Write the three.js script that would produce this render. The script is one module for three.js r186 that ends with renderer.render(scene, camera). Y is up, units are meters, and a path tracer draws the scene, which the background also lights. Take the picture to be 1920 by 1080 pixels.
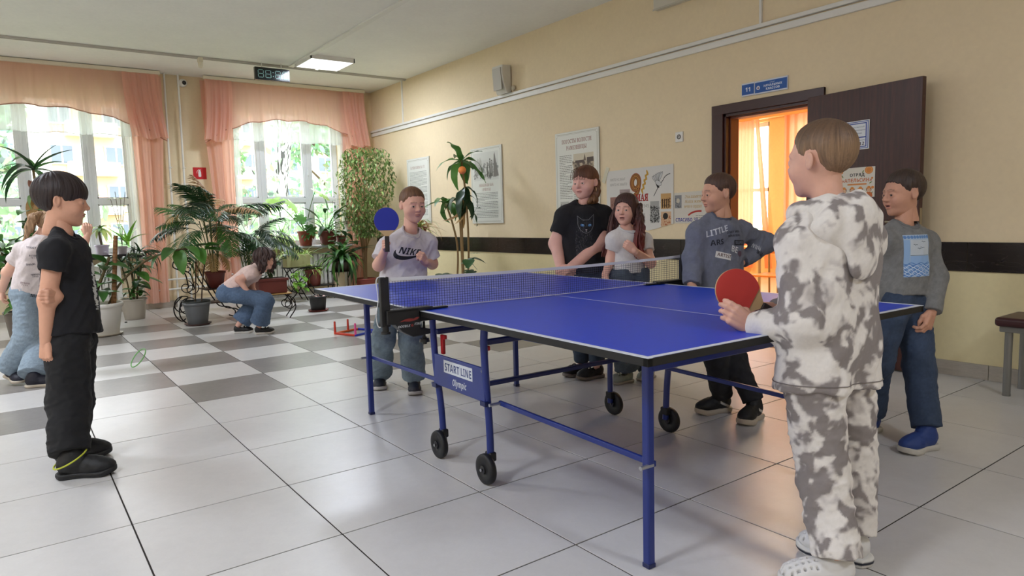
import * as THREE from 'three';
import { RoundedBoxGeometry } from 'three/addons/geometries/RoundedBoxGeometry.js';
import { mergeGeometries } from 'three/addons/utils/BufferGeometryUtils.js';
import { RectAreaLightUniformsLib } from 'three/addons/lights/RectAreaLightUniformsLib.js';

RectAreaLightUniformsLib.init();
const renderer = new THREE.WebGLRenderer({ antialias: true });
renderer.toneMapping = THREE.LinearToneMapping;
renderer.toneMappingExposure = 1.45;
renderer.shadowMap.enabled = true;
const scene = new THREE.Scene();

// ---- camera: eye height 1.15 m, looking along the hall towards the windows and the long wall
const camera = new THREE.PerspectiveCamera(45.59, 1920 / 1080, 0.05, 300);
camera.position.set(-0.301, 1.146, 2.963);
camera.up.set(0.082, 0.994, -0.065);
camera.lookAt(-0.301 + 0.587, 1.146 - 0.101, 2.963 - 0.803);

// ---- daylight: an even bright overcast sky, plus a high veiled sun on the street side
scene.background = new THREE.Color(0.93, 0.97, 1.0);
scene.backgroundIntensity = 5;
const sun = new THREE.DirectionalLight(0xfff1dc, 1.2);
sun.position.set(9, 16, -9);
sun.target.position.set(3, 0, -26);
sun.shadow.radius = 12;
sun.castShadow = true;
sun.shadow.camera.left = sun.shadow.camera.bottom = -30;
sun.shadow.camera.right = sun.shadow.camera.top = 30;
sun.shadow.mapSize.set(2048, 2048);
scene.add(sun, sun.target);

// ---- helpers
let seedState = 12345;
function rnd() { seedState = (seedState + 0x6d2b79f5) | 0; let t = Math.imul(seedState ^ (seedState >>> 15), 1 | seedState); t = (t + Math.imul(t ^ (t >>> 7), 61 | t)) ^ t; return ((t ^ (t >>> 14)) >>> 0) / 4294967296; }
const rr = (a, b) => a + (b - a) * rnd();
const V = (x, y, z) => new THREE.Vector3(x, y, z);
const clamp = (x, a, b) => (x < a ? a : x > b ? b : x);
const mix = (a, b, t) => a + (b - a) * t;
const smooth = (a, b, x) => { const t = clamp((x - a) / (b - a), 0, 1); return t * t * (3 - 2 * t); };
function hash3(x, y, z) { let h = Math.imul(x, 374761393) ^ Math.imul(y, 668265263) ^ Math.imul(z, 2147483647 - 1640531527); h = Math.imul(h ^ (h >>> 13), 1274126177); return ((h ^ (h >>> 16)) >>> 0) / 4294967296; }
function noise3(x, y, z) {
  const ix = Math.floor(x), iy = Math.floor(y), iz = Math.floor(z);
  let fx = x - ix, fy = y - iy, fz = z - iz;
  fx = fx * fx * (3 - 2 * fx); fy = fy * fy * (3 - 2 * fy); fz = fz * fz * (3 - 2 * fz);
  const l = (a, b, t) => a + (b - a) * t;
  return l(l(l(hash3(ix, iy, iz), hash3(ix + 1, iy, iz), fx), l(hash3(ix, iy + 1, iz), hash3(ix + 1, iy + 1, iz), fx), fy),
    l(l(hash3(ix, iy, iz + 1), hash3(ix + 1, iy, iz + 1), fx), l(hash3(ix, iy + 1, iz + 1), hash3(ix + 1, iy + 1, iz + 1), fx), fy), fz) * 2 - 1;
}
const fbm = (x, y, z, o = 3) => { let s = 0, a = 0.5; for (let i = 0; i < o; i++) { s += a * noise3(x, y, z); x = x * 2.03 + 7; y = y * 2.03 + 3; z = z * 2.03 + 5; a *= 0.5; } return s; };

const names = new Map();
function numbered(name) { const n = names.get(name) ?? 0; names.set(name, n + 1); return n ? name + '_' + String(n).padStart(3, '0') : name; }
function shadowed(o) { o.castShadow = true; o.receiveShadow = true; return o; }
function mesh(name, geo, mat, parent) { const m = shadowed(new THREE.Mesh(geo, mat)); m.name = parent ? name : numbered(name); (parent ?? scene).add(m); return m; }
function group(name, x = 0, y = 0, z = 0, ry = 0) { const g = new THREE.Group(); g.name = numbered(name); g.position.set(x, y, z); g.rotation.y = ry; scene.add(g); return g; }
function tag(o, label, category, grp) { o.userData.label = label; o.userData.category = category; if (grp) o.userData.group = grp; return o; }
function struct(o, label, category) { o.userData.kind = 'structure'; if (label) o.userData.label = label; if (category) o.userData.category = category; return o; }
function sub(name, parent) { const g = new THREE.Group(); g.name = name; parent.add(g); return g; }

function bx(w, h, d, x = 0, y = 0, z = 0, r = 0) { const g = r ? new RoundedBoxGeometry(w, h, d, 2, r) : new THREE.BoxGeometry(w, h, d); g.translate(x, y, z); return g; }
// box between two corners
function bb(x0, x1, y0, y1, z0, z1, r = 0) { return bx(Math.abs(x1 - x0), Math.abs(y1 - y0), Math.abs(z1 - z0), (x0 + x1) / 2, (y0 + y1) / 2, (z0 + z1) / 2, r); }
function merged(list) { return mergeGeometries(list.map((g) => { const n = g.index ? g.toNonIndexed() : g; for (const k of Object.keys(n.attributes)) if (!['position', 'normal', 'uv'].includes(k)) n.deleteAttribute(k); return n; })); }
function cyl(a, b, r0, r1 = r0, seg = 14) {
  const A = a.isVector3 ? a : V(...a), B = b.isVector3 ? b : V(...b), d = B.clone().sub(A), g = new THREE.CylinderGeometry(r1, r0, d.length(), seg);
  g.applyQuaternion(new THREE.Quaternion().setFromUnitVectors(V(0, 1, 0), d.normalize())); g.translate((A.x + B.x) / 2, (A.y + B.y) / 2, (A.z + B.z) / 2); return g;
}
function bar(a, b, w, h) { // square tube from a to b, w across, h deep
  const A = V(...a), B = V(...b), d = B.clone().sub(A), g = new RoundedBoxGeometry(w, d.length(), h, 2, Math.min(w, h) * 0.22);
  g.applyQuaternion(new THREE.Quaternion().setFromUnitVectors(V(0, 1, 0), d.clone().normalize())); g.translate((A.x + B.x) / 2, (A.y + B.y) / 2, (A.z + B.z) / 2); return g;
}
function tube(pts, r, seg = 40, rad = 7) { return new THREE.TubeGeometry(new THREE.CatmullRomCurve3(pts.map((p) => (p.isVector3 ? p : V(...p)))), seg, r, rad, false); }
function lathe(pts, seg = 36) { return new THREE.LatheGeometry(pts.map(([x, y]) => new THREE.Vector2(x, y)), seg); }
const srgb = (r, g, b) => new THREE.Color().setRGB(r / 255, g / 255, b / 255, THREE.SRGBColorSpace);
function std(c, rough = 0.7, extra = {}) { return new THREE.MeshStandardMaterial({ color: Array.isArray(c) ? srgb(...c) : c, roughness: rough, side: THREE.DoubleSide, ...extra }); }
function phys(c, rough = 0.7, extra = {}) { return new THREE.MeshPhysicalMaterial({ color: Array.isArray(c) ? srgb(...c) : c, roughness: rough, side: THREE.DoubleSide, ...extra }); }
function canvasTex(w, h, draw) { const c = document.createElement('canvas'); c.width = w; c.height = h; const x = c.getContext('2d'); draw(x, w, h); const t = new THREE.CanvasTexture(c); t.colorSpace = THREE.SRGBColorSpace; t.anisotropy = 8; return t; }
function dataTex(n, f, repeat = 1, color = true) {
  const d = new Uint8Array(n * n * 4);
  for (let y = 0; y < n; y++) for (let x = 0; x < n; x++) { const c = f(x / n, y / n), i = (y * n + x) * 4; d[i] = clamp(c[0], 0, 255); d[i + 1] = clamp(c[1], 0, 255); d[i + 2] = clamp(c[2], 0, 255); d[i + 3] = 255; }
  const t = new THREE.DataTexture(d, n, n); t.magFilter = THREE.LinearFilter; t.wrapS = t.wrapT = THREE.RepeatWrapping; t.repeat.set(repeat, repeat); if (color) t.colorSpace = THREE.SRGBColorSpace; t.needsUpdate = true; return t;
}
// tileable 2-D noise on the unit square
function tnoise(u, v, f, s = 0) { const x = u * f, y = v * f, ix = Math.floor(x), iy = Math.floor(y); let fx = x - ix, fy = y - iy; fx = fx * fx * (3 - 2 * fx); fy = fy * fy * (3 - 2 * fy); const h = (i, j) => hash3(((i % f) + f) % f, ((j % f) + f) % f, s); return mix(mix(h(ix, iy), h(ix + 1, iy), fx), mix(h(ix, iy + 1), h(ix + 1, iy + 1), fx), fy); }
// planar uv in metres from the dominant axis
function metreUV(g) { const p = g.attributes.position, n = g.attributes.normal, uv = new Float32Array(p.count * 2); for (let i = 0; i < p.count; i++) { const ax = Math.abs(n.getX(i)), ay = Math.abs(n.getY(i)), az = Math.abs(n.getZ(i)); if (ax > ay && ax > az) { uv[2 * i] = p.getZ(i); uv[2 * i + 1] = p.getY(i); } else if (ay > az) { uv[2 * i] = p.getX(i); uv[2 * i + 1] = p.getZ(i); } else { uv[2 * i] = p.getX(i); uv[2 * i + 1] = p.getY(i); } } g.setAttribute('uv', new THREE.BufferAttribute(uv, 2)); return g; }

// =====================================================================  THE HALL
const XR = 4.82, ZW = -7.93, YC = 3.31, XL = -5.6, ZB = 6.0, TILE = 0.61;
const plaster = (r, g, b, a = 3) => dataTex(256, (u, v) => { const n = (tnoise(u, v, 64, 3) - 0.5) * a + (tnoise(u, v, 8, 9) - 0.5) * a * 1.2 + (tnoise(u, v, 128, 5) - 0.5) * a; return [r + n, g + n, b + n * 0.9]; }, 0.5);
const bumpPl = dataTex(256, (u, v) => { const n = 128 + (tnoise(u, v, 128, 31) - 0.5) * 120 + (tnoise(u, v, 32, 2) - 0.5) * 80; return [n, n, n]; }, 0.8, false);
const wallUpper = std(0xffffff, 0.75, { map: plaster(236, 217, 182), bumpMap: bumpPl, bumpScale: 0.0003 });
const wallLower = std(0xffffff, 0.6, { map: plaster(234, 220, 174), bumpMap: bumpPl, bumpScale: 0.0003 });
const wallWindow = wallUpper;
const ceilMat = std(0xffffff, 0.85, { map: plaster(242, 240, 234, 3), bumpMap: bumpPl, bumpScale: 0.0006 });
const whitePlastic = std([232, 230, 224], 0.45), greyLine = std([150, 146, 138], 0.6), paintWhite = std([236, 234, 228], 0.4);

// ---- floor: porcelain tiles laid square to the walls, a chequered field before the windows
const floorGroup = new THREE.Group(); floorGroup.name = 'floor'; scene.add(floorGroup);
struct(floorGroup, 'pale porcelain tile floor with a grey and white chequered field', 'floor');
const stone = (r, g, b, s, a) => dataTex(256, (u, v) => { const n = (tnoise(u, v, 6, s) - 0.5) * a + (tnoise(u, v, 24, s + 1) - 0.5) * a * 0.8 + (tnoise(u, v, 96, s + 2) - 0.5) * a * 0.7; return [r + n, g + n, b + n]; });
const roughMap = dataTex(128, (u, v) => { const n = 128 + (tnoise(u, v, 5, 77) - 0.5) * 10 + (tnoise(u, v, 40, 78) - 0.5) * 12; return [n, n, n]; }, 1, false);
const tileLight = [0, 1, 2].map((k) => std(0xffffff, 0.62, { map: stone(210 + k * 2, 207 + k * 2, 204 + k * 2, 20 + k * 7, 4), roughnessMap: roughMap }));
const tileDark = [0, 1].map((k) => std(0xffffff, 0.6, { map: stone(138 + k * 4, 133 + k * 4, 129 + k * 4, 60 + k * 7, 7), roughnessMap: roughMap }));
const tileGeo = (() => { const s = TILE - 0.006, g = new RoundedBoxGeometry(s, 0.01, s, 1, 0.0012); const p = g.attributes.position, uv = g.attributes.uv; for (let i = 0; i < p.count; i++) uv.setXY(i, p.getX(i) / s + 0.5, p.getZ(i) / s + 0.5); g.translate(0, -0.005, 0); return g; })();
const farTiles = [];
for (let a = -10; a < 8; a++) for (let b = -13; b < 10; b++) {
  let x0 = a * TILE, x1 = Math.min((a + 1) * TILE, XR), z0 = b * TILE, z1 = (b + 1) * TILE;
  if (x0 < XL || z1 > ZB + 0.2) continue;
  const dark = b <= -4 && b >= -11 && ((a + b) & 1);
  const seen = a >= -2 && b <= 4 && !(a < 0 && b > 1);
  const mt = dark ? tileDark[(a * 7 + b * 3 & 0xff) % 2] : tileLight[((a * 5 + b * 11) & 0xff) % 3];
  if (seen) { const m = mesh('tile', tileGeo, mt, floorGroup); m.position.set((x0 + x1) / 2, 0, (z0 + z1) / 2); m.scale.x = (x1 - x0) / TILE; m.rotation.y = x1 - x0 < TILE - 0.01 ? 0 : (((a * 3 + b * 5) & 3) * Math.PI) / 2; } else { const g = tileGeo.clone(); g.scale((x1 - x0) / TILE, 1, 1); g.translate((x0 + x1) / 2, 0, (z0 + z1) / 2); farTiles.push(g); }
}
const farFloor = mesh('tiles_beyond_view', merged(farTiles), tileLight[1], floorGroup); farFloor.userData.kind = 'stuff';
mesh('grout_bed', bb(XL - 0.2, 11, -0.2, -0.0025, ZW - 0.3, ZB + 0.2), std([40, 33, 28], 0.95), floorGroup);

// ---- ceiling slab
const ceilingM = mesh('ceiling', metreUV(bb(XL - 0.2, XR + 0.15, YC, YC + 0.25, ZW - 0.4, ZB + 0.2)), ceilMat); struct(ceilingM, 'plain white plastered ceiling of the hall', 'ceiling');

// ---- long wall with the classroom doorway
const DZ0 = -0.84, DZ1 = -0.02, DT = 1.995, WT = 0.16;
const wr = new THREE.Group(); wr.name = 'wall_right'; scene.add(wr); struct(wr, 'long cream wall with a dark tile band and classroom doorway', 'wall');
mesh('upper_wall', metreUV(merged([bb(XR, XR + WT, 0.8, YC, ZW - 0.4, DZ0), bb(XR, XR + WT, 0.8, YC, DZ1, ZB), bb(XR, XR + WT, DT, YC, DZ0, DZ1)])), wallUpper, wr);
mesh('lower_wall', metreUV(merged([bb(XR, XR + WT, -0.01, 0.8, ZW - 0.4, DZ0), bb(XR, XR + WT, -0.01, 0.8, DZ1, ZB)])), wallLower, wr);
// dark polished band: separate 0.6 m tiles with thin joints
const granite = [0, 1].map((k) => std(0xffffff, 0.18, { map: dataTex(256, (u, v) => { const t = tnoise(u, v, 9, 40 + k), w = Math.abs(tnoise(u, v, 7, 90 + k) + 0.25 * tnoise(u, v, 28, 12) - 0.62); const n = 15 + t * 14 + (w < 0.012 ? 34 : 0); return [n + 7, n, n - 1]; }) }));
const band = new THREE.Group(); band.name = 'trim_1'; scene.add(band); struct(band, 'dark brown polished tile band along the cream wall', 'wall trim');
const BT = 0.6;
for (let z = ZW + 0.02, k = 0; z < ZB; z += BT, k++) {
  let z0 = z, z1 = Math.min(z + BT, ZB);
  for (const [p0, p1] of [[z0, Math.min(z1, DZ0 - 0.118)], [Math.max(z0, DZ1 + 0.105), z1]]) {
    if (p1 - p0 < 0.03 || p0 < z0 - 0.001 || p1 > z1 + 0.001) continue;
    mesh('tile', bb(XR - 0.011, XR + 0.004, 0.712, 0.906, p0 + 0.0012, p1 - 0.0012, 0.002), granite[k % 2], band);
  }
}
const skirtMat = [0, 1].map((k) => std(0xffffff, 0.5, { map: stone(178 + k * 4, 170 + k * 4, 158 + k * 4, 130 + k, 12) }));
const skR = new THREE.Group(); skR.name = 'baseboard_right'; scene.add(skR); struct(skR, 'grey beige tile skirting at the foot of the long wall', 'baseboard');
for (let z = ZW + 0.02, k = 0; z < ZB; z += TILE, k++) {
  const z0 = z, z1 = Math.min(z + TILE, ZB);
  for (const [p0, p1] of [[z0, Math.min(z1, DZ0 - 0.118)], [Math.max(z0, DZ1 + 0.105), z1]]) if (p1 - p0 > 0.03 && p0 > z0 - 0.001 && p1 < z1 + 0.001) mesh('tile', bb(XR - 0.012, XR + 0.004, 0, 0.099, p0 + 0.0015, p1 - 0.0015, 0.002), skirtMat[k % 2], skR);
}

// ---- window wall with three tall openings
const WIN = [-3.57, -0.57, 2.47], WW = 1.76, WY0 = 0.80, WY1 = 2.98, ZO = ZW - 0.4;
const ww = new THREE.Group(); ww.name = 'wall_back'; scene.add(ww); struct(ww, 'cream outer wall between and under the tall windows', 'wall');
{
  const parts = []; let x = XL - 0.2;
  for (const w of WIN) { parts.push(bb(x, w, -0.01, YC, ZO, ZW), bb(w, w + WW, -0.01, WY0, ZO, ZW), bb(w, w + WW, WY1, YC, ZO, ZW)); x = w + WW; }
  parts.push(bb(x, XR, -0.01, YC, ZO, ZW));
  mesh('plaster', metreUV(merged(parts)), wallWindow, ww);
}
const skB = new THREE.Group(); skB.name = 'baseboard_back'; scene.add(skB); struct(skB, 'beige tile skirting under the windows', 'baseboard');
for (let x = -1.2, k = 0; x < XR - 0.02; x += TILE, k++) mesh('tile', bb(x + 0.0015, Math.min(x + TILE, XR - 0.012) - 0.0015, 0, 0.099, ZW - 0.004, ZW + 0.012, 0.002), skirtMat[k % 2], skB);
// unseen sides of the hall
struct(mesh('wall_left', metreUV(bb(XL - 0.2, XL, -0.01, YC, ZO, ZB + 0.2)), wallUpper), 'plain cream end wall of the hall', 'wall');
struct(mesh('wall_front', metreUV(bb(XL, XR + 0.16, -0.01, YC, ZB, ZB + 0.2)), wallUpper), 'plain cream wall behind the viewer', 'wall');

// ---- windows: white plastic frames, three lights over three lower lights
const pvc = std([226, 228, 230], 0.35), glassPane = new THREE.MeshPhysicalMaterial({ color: 0xffffff, roughness: 0.0, transmission: 1, thickness: 0, ior: 1.45 });
const sillMat = std([222, 222, 224], 0.35), sillDark = std([34, 30, 30], 0.4);
WIN.forEach((x0, n) => {
  const g = new THREE.Group(); g.name = 'window_' + (n + 1); scene.add(g); struct(g, ['white framed window out of view beside the hall corner', 'tall white window with the dark edged sill', 'tall white window with plants crowding its sill'][n], 'window');
  const zf = ZW - 0.16, d = 0.07, x1 = x0 + WW, m1 = x0 + 0.515, m2 = x0 + 1.255, ty = 1.535;
  const fr = [bb(x0, x0 + 0.07, WY0, WY1, zf - d, zf), bb(x1 - 0.07, x1, WY0, WY1, zf - d, zf), bb(x0, x1, WY1 - 0.07, WY1, zf - d, zf), bb(x0, x1, WY0, WY0 + 0.07, zf - d, zf)];
  mesh('frame', merged(fr), pvc, g);
  for (const m of [m1, m2]) mesh('mullion', merged([bb(m - 0.062, m + 0.062, WY0, WY1, zf - d, zf + 0.006, 0.006), bb(m - 0.016, m + 0.016, WY0, WY1, zf + 0.002, zf + 0.016, 0.004)]), pvc, g);
  mesh('transom', bb(x0, x1, ty - 0.04, ty + 0.04, zf - d, zf + 0.004, 0.006), pvc, g);
  const xs = [[x0 + 0.07, m1 - 0.06], [m1 + 0.06, m2 - 0.06], [m2 + 0.06, x1 - 0.07]];
  for (const [a, b] of xs) for (const [c, e] of [[WY0 + 0.07, ty - 0.04], [ty + 0.04, WY1 - 0.07]]) {
    const p = mesh('pane', new THREE.PlaneGeometry(b - a, e - c), glassPane, g); p.position.set((a + b) / 2, (c + e) / 2, zf - 0.035);
    mesh('sash', merged([bb(a, a + 0.018, c, e, zf - 0.06, zf - 0.01), bb(b - 0.018, b, c, e, zf - 0.06, zf - 0.01), bb(a, b, c, c + 0.018, zf - 0.06, zf - 0.01), bb(a, b, e - 0.018, e, zf - 0.06, zf - 0.01)]), pvc, g);
  }
  if (n) mesh('handle', merged([bb(m2 - 0.012, m2 + 0.012, 1.98, 2.06, zf + 0.014, zf + 0.026, 0.004), bb(m2 - 0.009, m2 + 0.009, 1.93, 2.03, zf + 0.03, zf + 0.044, 0.004)]), pvc, g);
  const s = mesh('sill', bb(x0 - 0.05, x1 + 0.05, WY0 - 0.03, WY0 + 0.004, zf, ZW + 0.2, 0.006), sillMat, g);
  if (n < 2) mesh('sill_edge', bb(x0 - 0.052, x1 + 0.052, WY0 - 0.05, WY0 + 0.008, ZW + 0.19, ZW + 0.206, 0.003), sillDark, g);
});

// ---- radiators below the sills
for (const x0 of WIN.slice(1)) {
  const g = tag(group('radiator', x0 + WW / 2, 0.17, ZW + 0.07), x0 < 1 ? 'white ribbed radiator below the dark edged sill' : 'white ribbed radiator below the sill crowded with plants', 'radiator');
  for (let i = 0; i < 15; i++) mesh('rib', bb(-0.62 + i * 0.083, -0.62 + i * 0.083 + 0.072, 0, 0.5, -0.05, 0.04, 0.02), paintWhite, g);
  mesh('pipe', merged([cyl([-0.66, 0.05, 0], [0.66, 0.05, 0], 0.016), cyl([-0.66, 0.45, 0], [0.66, 0.45, 0], 0.016)]), paintWhite, g);
}
// heating risers on the pier between the windows
{
  const pipe = (x) => merged([cyl([x, 0, ZW + 0.06], [x + 0.04, YC, ZW + 0.06], 0.014), cyl([x - 0.02, 1.05 + 0.72, ZW + 0.06], [x + 0.075, 1.05 + 0.72, ZW + 0.045], 0.006), new THREE.TorusGeometry(0.02, 0.006, 6, 14).rotateX(Math.PI / 2).translate(x + 0.03, 2.0, ZW + 0.06)]);
  tag(mesh('heating_pipe', pipe(1.62), paintWhite), 'thin white heating riser beside the long peach drape', 'pipe');
  tag(mesh('heating_pipe', pipe(1.80), paintWhite), 'thin white heating riser nearer the red wall sign', 'pipe');
  tag(mesh('branch_pipe', merged([cyl([1.2, 0.26, ZW + 0.08], [2.5, 0.29, ZW + 0.08], 0.013), cyl([1.2, 0.40, ZW + 0.09], [2.5, 0.43, ZW + 0.09], 0.013)]), paintWhite), 'pair of low white pipes running behind the palm stand', 'pipe');
}
// ---- conduits on wall and ceiling
function conduit(label, geo) { return tag(mesh('cable_trunking', geo, whitePlastic), label, 'cable trunking'); }
{
  const g = new THREE.Group(); g.name = 'trim_2'; scene.add(g); struct(g, 'double white cable trunking running high along the wall', 'wall trim');
  mesh('trunking', bb(XR - 0.035, XR + 0.01, 2.64, 2.672, ZW, ZB, 0.003), whitePlastic, g);
  mesh('trunking', bb(XR - 0.025, XR + 0.01, 2.575, 2.628, ZW, ZB, 0.003), whitePlastic, g);
}
conduit('narrow vertical white trunking near the window corner', bb(XR - 0.018, XR + 0.005, 2.67, YC, -6.79, -6.765, 0.002));
conduit('narrow vertical white trunking above the blue door sign', bb(XR - 0.018, XR + 0.005, 2.67, YC, -0.49, -0.467, 0.002));
tag(mesh('cable_trunking', merged([bb(XL + 0.01, XR - 0.02, YC - 0.022, YC - 0.0005, -6.63, -6.6), bb(XL + 0.01, XR - 0.02, YC - 0.028, YC - 0.01, -6.645, -6.628)]), std([186, 182, 172], 0.6)), 'thin grey ceiling trunking running parallel to the windows', 'cable trunking');
tag(mesh('cable_trunking', bb(2.99, 3.06, YC - 0.02, YC - 0.0005, -6.58, ZB - 0.01, 0.003), whitePlastic), 'white ceiling trunking that ends at the lit panel', 'cable trunking');

// ---- ceiling light panels
const lampGlow = std([255, 255, 255], 0.5, { emissive: new THREE.Color(0.93, 0.97, 1.0), emissiveIntensity: 1.6 });
function panel(x, z, label, power) {
  const g = tag(group('ceiling_light', x, YC, z), label, 'ceiling light', 'square ceiling light panels');
  mesh('housing', merged([bb(-0.3, 0.3, -0.055, 0, -0.3, -0.285), bb(-0.3, 0.3, -0.055, 0, 0.285, 0.3), bb(-0.3, -0.285, -0.055, 0, -0.3, 0.3), bb(0.285, 0.3, -0.055, 0, -0.3, 0.3), bb(-0.29, 0.29, -0.02, 0, -0.29, 0.29)]), whitePlastic, g);
  mesh('diffuser', bb(-0.286, 0.286, -0.05, -0.03, -0.286, 0.286), lampGlow, g);
  mesh('fixing_clip', bb(-0.02, 0.02, -0.062, -0.04, -0.305, -0.29, 0.003), whitePlastic, g);
  const l = new THREE.RectAreaLight(0xe9f1ff, power, 0.56, 0.56); l.position.set(x, YC - 0.058, z); l.lookAt(x, 0, z); scene.add(l);
}
panel(3.31, -6.08, 'lit square ceiling panel beside the hanging clock', 45);
for (const [x, z, lab, w] of [[-1.5, -3.4, 'square ceiling panel nearest the dark edged window sill', 58], [-2.0, 1.4, 'square ceiling panel over the empty floor beside the table', 58], [-4.4, -1.0, 'square ceiling panel by the plain end wall', 58], [1.9, 4.4, 'square ceiling panel past the boy in tie-dye', 30]]) panel(x, z, lab, w);

// ---- wall and ceiling devices
{ // hanging LED clock
  const g = tag(group('led_clock', 2.74, 3.15, -6.52), 'black digital clock hanging from the ceiling over the curtains', 'clock');
  mesh('case', bb(-0.23, 0.23, -0.08, 0.085, -0.03, 0.03, 0.006), std([18, 20, 22], 0.15), g);
  for (const x of [-0.13, 0.13]) mesh('hanger', cyl([x, 0.08, 0], [x, 0.16, 0], 0.006), whitePlastic, g);
  const seg = std([96, 132, 124], 0.5), on = [];
  const digit = (cx) => { const w = 0.034, h = 0.048; const o = []; for (const s of [-1, 0, 1]) o.push(bb(cx - w + 0.006, cx + w - 0.006, s * h - 0.0035, s * h + 0.0035, 0.0305, 0.032)); for (const s of [-1, 1]) for (const t of [-0.5, 0.5]) o.push(bb(cx + s * w - 0.0035, cx + s * w + 0.0035, t * h - h / 2 + 0.005, t * h + h / 2 - 0.005, 0.0305, 0.032)); return merged(o); };
  for (const cx of [-0.155, -0.058, 0.072, 0.17]) mesh('digit', digit(cx), seg, g);
  for (const y of [-0.03, 0.02]) mesh('colon_dot', bb(0.002, 0.012, y, y + 0.01, 0.0305, 0.032), seg, g);
}
{
  const g = tag(group('security_camera', 1.9, 3.2, ZW + 0.05), 'small white dome camera on the pier between the curtains', 'camera');
  mesh('mount', cyl([0, 0, -0.055], [0, 0, -0.01], 0.05, 0.056, 24), whitePlastic, g);
  mesh('dome', new THREE.SphereGeometry(0.056, 24, 16), whitePlastic, g);
  mesh('lens', new THREE.SphereGeometry(0.032, 18, 12).translate(0.008, -0.002, 0.036), std([20, 20, 22], 0.15), g);
}
{
  const g = tag(group('motion_sensor', 1.87, YC - 0.01, -6.62), 'cream sensor hanging under the thin ceiling trunking', 'sensor');
  mesh('bracket', bb(-0.03, 0.03, -0.06, 0, -0.03, 0.03, 0.008), std([222, 214, 190], 0.5), g);
  mesh('body', merged([lathe([[0, -0.13], [0.02, -0.125], [0.03, -0.1], [0.026, -0.05], [0, -0.05]], 18)]), std([222, 214, 190], 0.5), g);
}
{
  const g = tag(group('wall_speaker', XR - 0.01, 2.84, -4.03), 'white wall loudspeaker standing above the cable trunking', 'speaker');
  const shp = new THREE.Shape(); shp.moveTo(0, -0.155); shp.lineTo(0.05, -0.165); shp.quadraticCurveTo(0.13, 0.0, 0.115, 0.15); shp.lineTo(0, 0.155); shp.closePath();
  const e = new THREE.ExtrudeGeometry(shp, { depth: 0.2, bevelEnabled: true, bevelSize: 0.008, bevelThickness: 0.008, bevelSegments: 2 }); e.translate(0.012, 0, -0.1); e.rotateY(Math.PI); // faces into the hall
  mesh('cabinet', e, std([216, 211, 200], 0.55), g);
  mesh('grille', bb(-0.006, 0.002, -0.13, 0.13, -0.085, 0.085, 0.002).rotateZ(0.06).translate(-0.135, 0, 0), std([196, 192, 184], 0.8), g);
  mesh('volume_knob', new THREE.SphereGeometry(0.032, 16, 10).scale(0.8, 1, 1).translate(-0.02, -0.12, 0.17), std([206, 196, 176], 0.5), g);
}
{
  const g = tag(group('wall_socket', XR, 1.857, -1.33), 'small white wall outlet with a round black mark beside the doorway', 'socket');
  mesh('plate', bb(-0.012, 0.004, -0.046, 0.046, -0.044, 0.044, 0.004), whitePlastic, g);
  mesh('insert', new THREE.TorusGeometry(0.018, 0.004, 8, 20).rotateY(Math.PI / 2).translate(-0.0125, 0, 0), std([60, 60, 60], 0.5), g);
  mesh('pin', cyl([-0.016, 0, 0], [-0.01, 0, 0], 0.006), std([50, 50, 50], 0.5), g);
}
{
  const g = tag(group('junction_box', XR, 3.09, -1.42), 'white junction box high on the wall above the trunking', 'box');
  mesh('cover', bb(-0.06, 0.004, -0.04, 0.2, -0.17, 0.5, 0.006), std([214, 208, 194], 0.5), g);
  mesh('lip', bb(-0.064, -0.058, -0.046, -0.03, -0.175, 0.5), std([196, 190, 176], 0.6), g);
}

// ---- doorway, frame and the open door leaf
const doorTex = dataTex(512, (u, v) => { const g1 = tnoise(u, v, 48, 4), y = tnoise(u, 0.5, 64, 7), w = tnoise(u + 0.02 * tnoise(u, v, 6, 3), v * 0.25, 128, 8); const n = (y - 0.5) * 14 + (w - 0.5) * 12 + (g1 - 0.5) * 4; return [66 + n, 33 + n * 0.7, 30 + n * 0.6]; });
const doorMat = std(0xffffff, 0.34, { map: doorTex });
const frameMat = std([60, 28, 26], 0.32);
{
  const g = new THREE.Group(); g.name = 'trim_3'; scene.add(g); struct(g, 'dark mahogany door frame around the bright classroom doorway', 'door frame');
  const a = DZ0 - 0.115, b = DZ1 + 0.103, t = 2.077;
  mesh('casing', bb(XR - 0.022, XR + 0.002, 0, t, a, DZ0, 0.004), frameMat, g);
  mesh('casing', bb(XR - 0.022, XR + 0.002, 0, t, DZ1, b, 0.004), frameMat, g);
  mesh('head_casing', bb(XR - 0.023, XR + 0.002, DT, t, a, b, 0.004), frameMat, g);
  mesh('jamb', bb(XR - 0.002, XR + WT + 0.01, 0, DT, DZ0 - 0.001, DZ0 + 0.022), frameMat, g);
  mesh('jamb', bb(XR - 0.002, XR + WT + 0.01, 0, DT, DZ1 - 0.022, DZ1 + 0.001), frameMat, g);
  mesh('jamb_head', bb(XR - 0.002, XR + WT + 0.01, DT - 0.022, DT + 0.001, DZ0, DZ1), frameMat, g);
  mesh('stop', merged([bb(XR + 0.05, XR + WT, 0, DT - 0.02, DZ0 + 0.02, DZ0 + 0.036), bb(XR + 0.05, XR + WT, DT - 0.037, DT - 0.02, DZ0 + 0.02, DZ1 - 0.02)]), std([120, 70, 52], 0.4), g);
}
const leaf = new THREE.Group(); leaf.name = 'door_1'; leaf.position.set(XR - 0.03, 0, DZ1 + 0.0); leaf.rotation.y = -0.125; scene.add(leaf);
struct(leaf, 'dark brown wooden door swung wide open against the wall', 'door');
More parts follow.
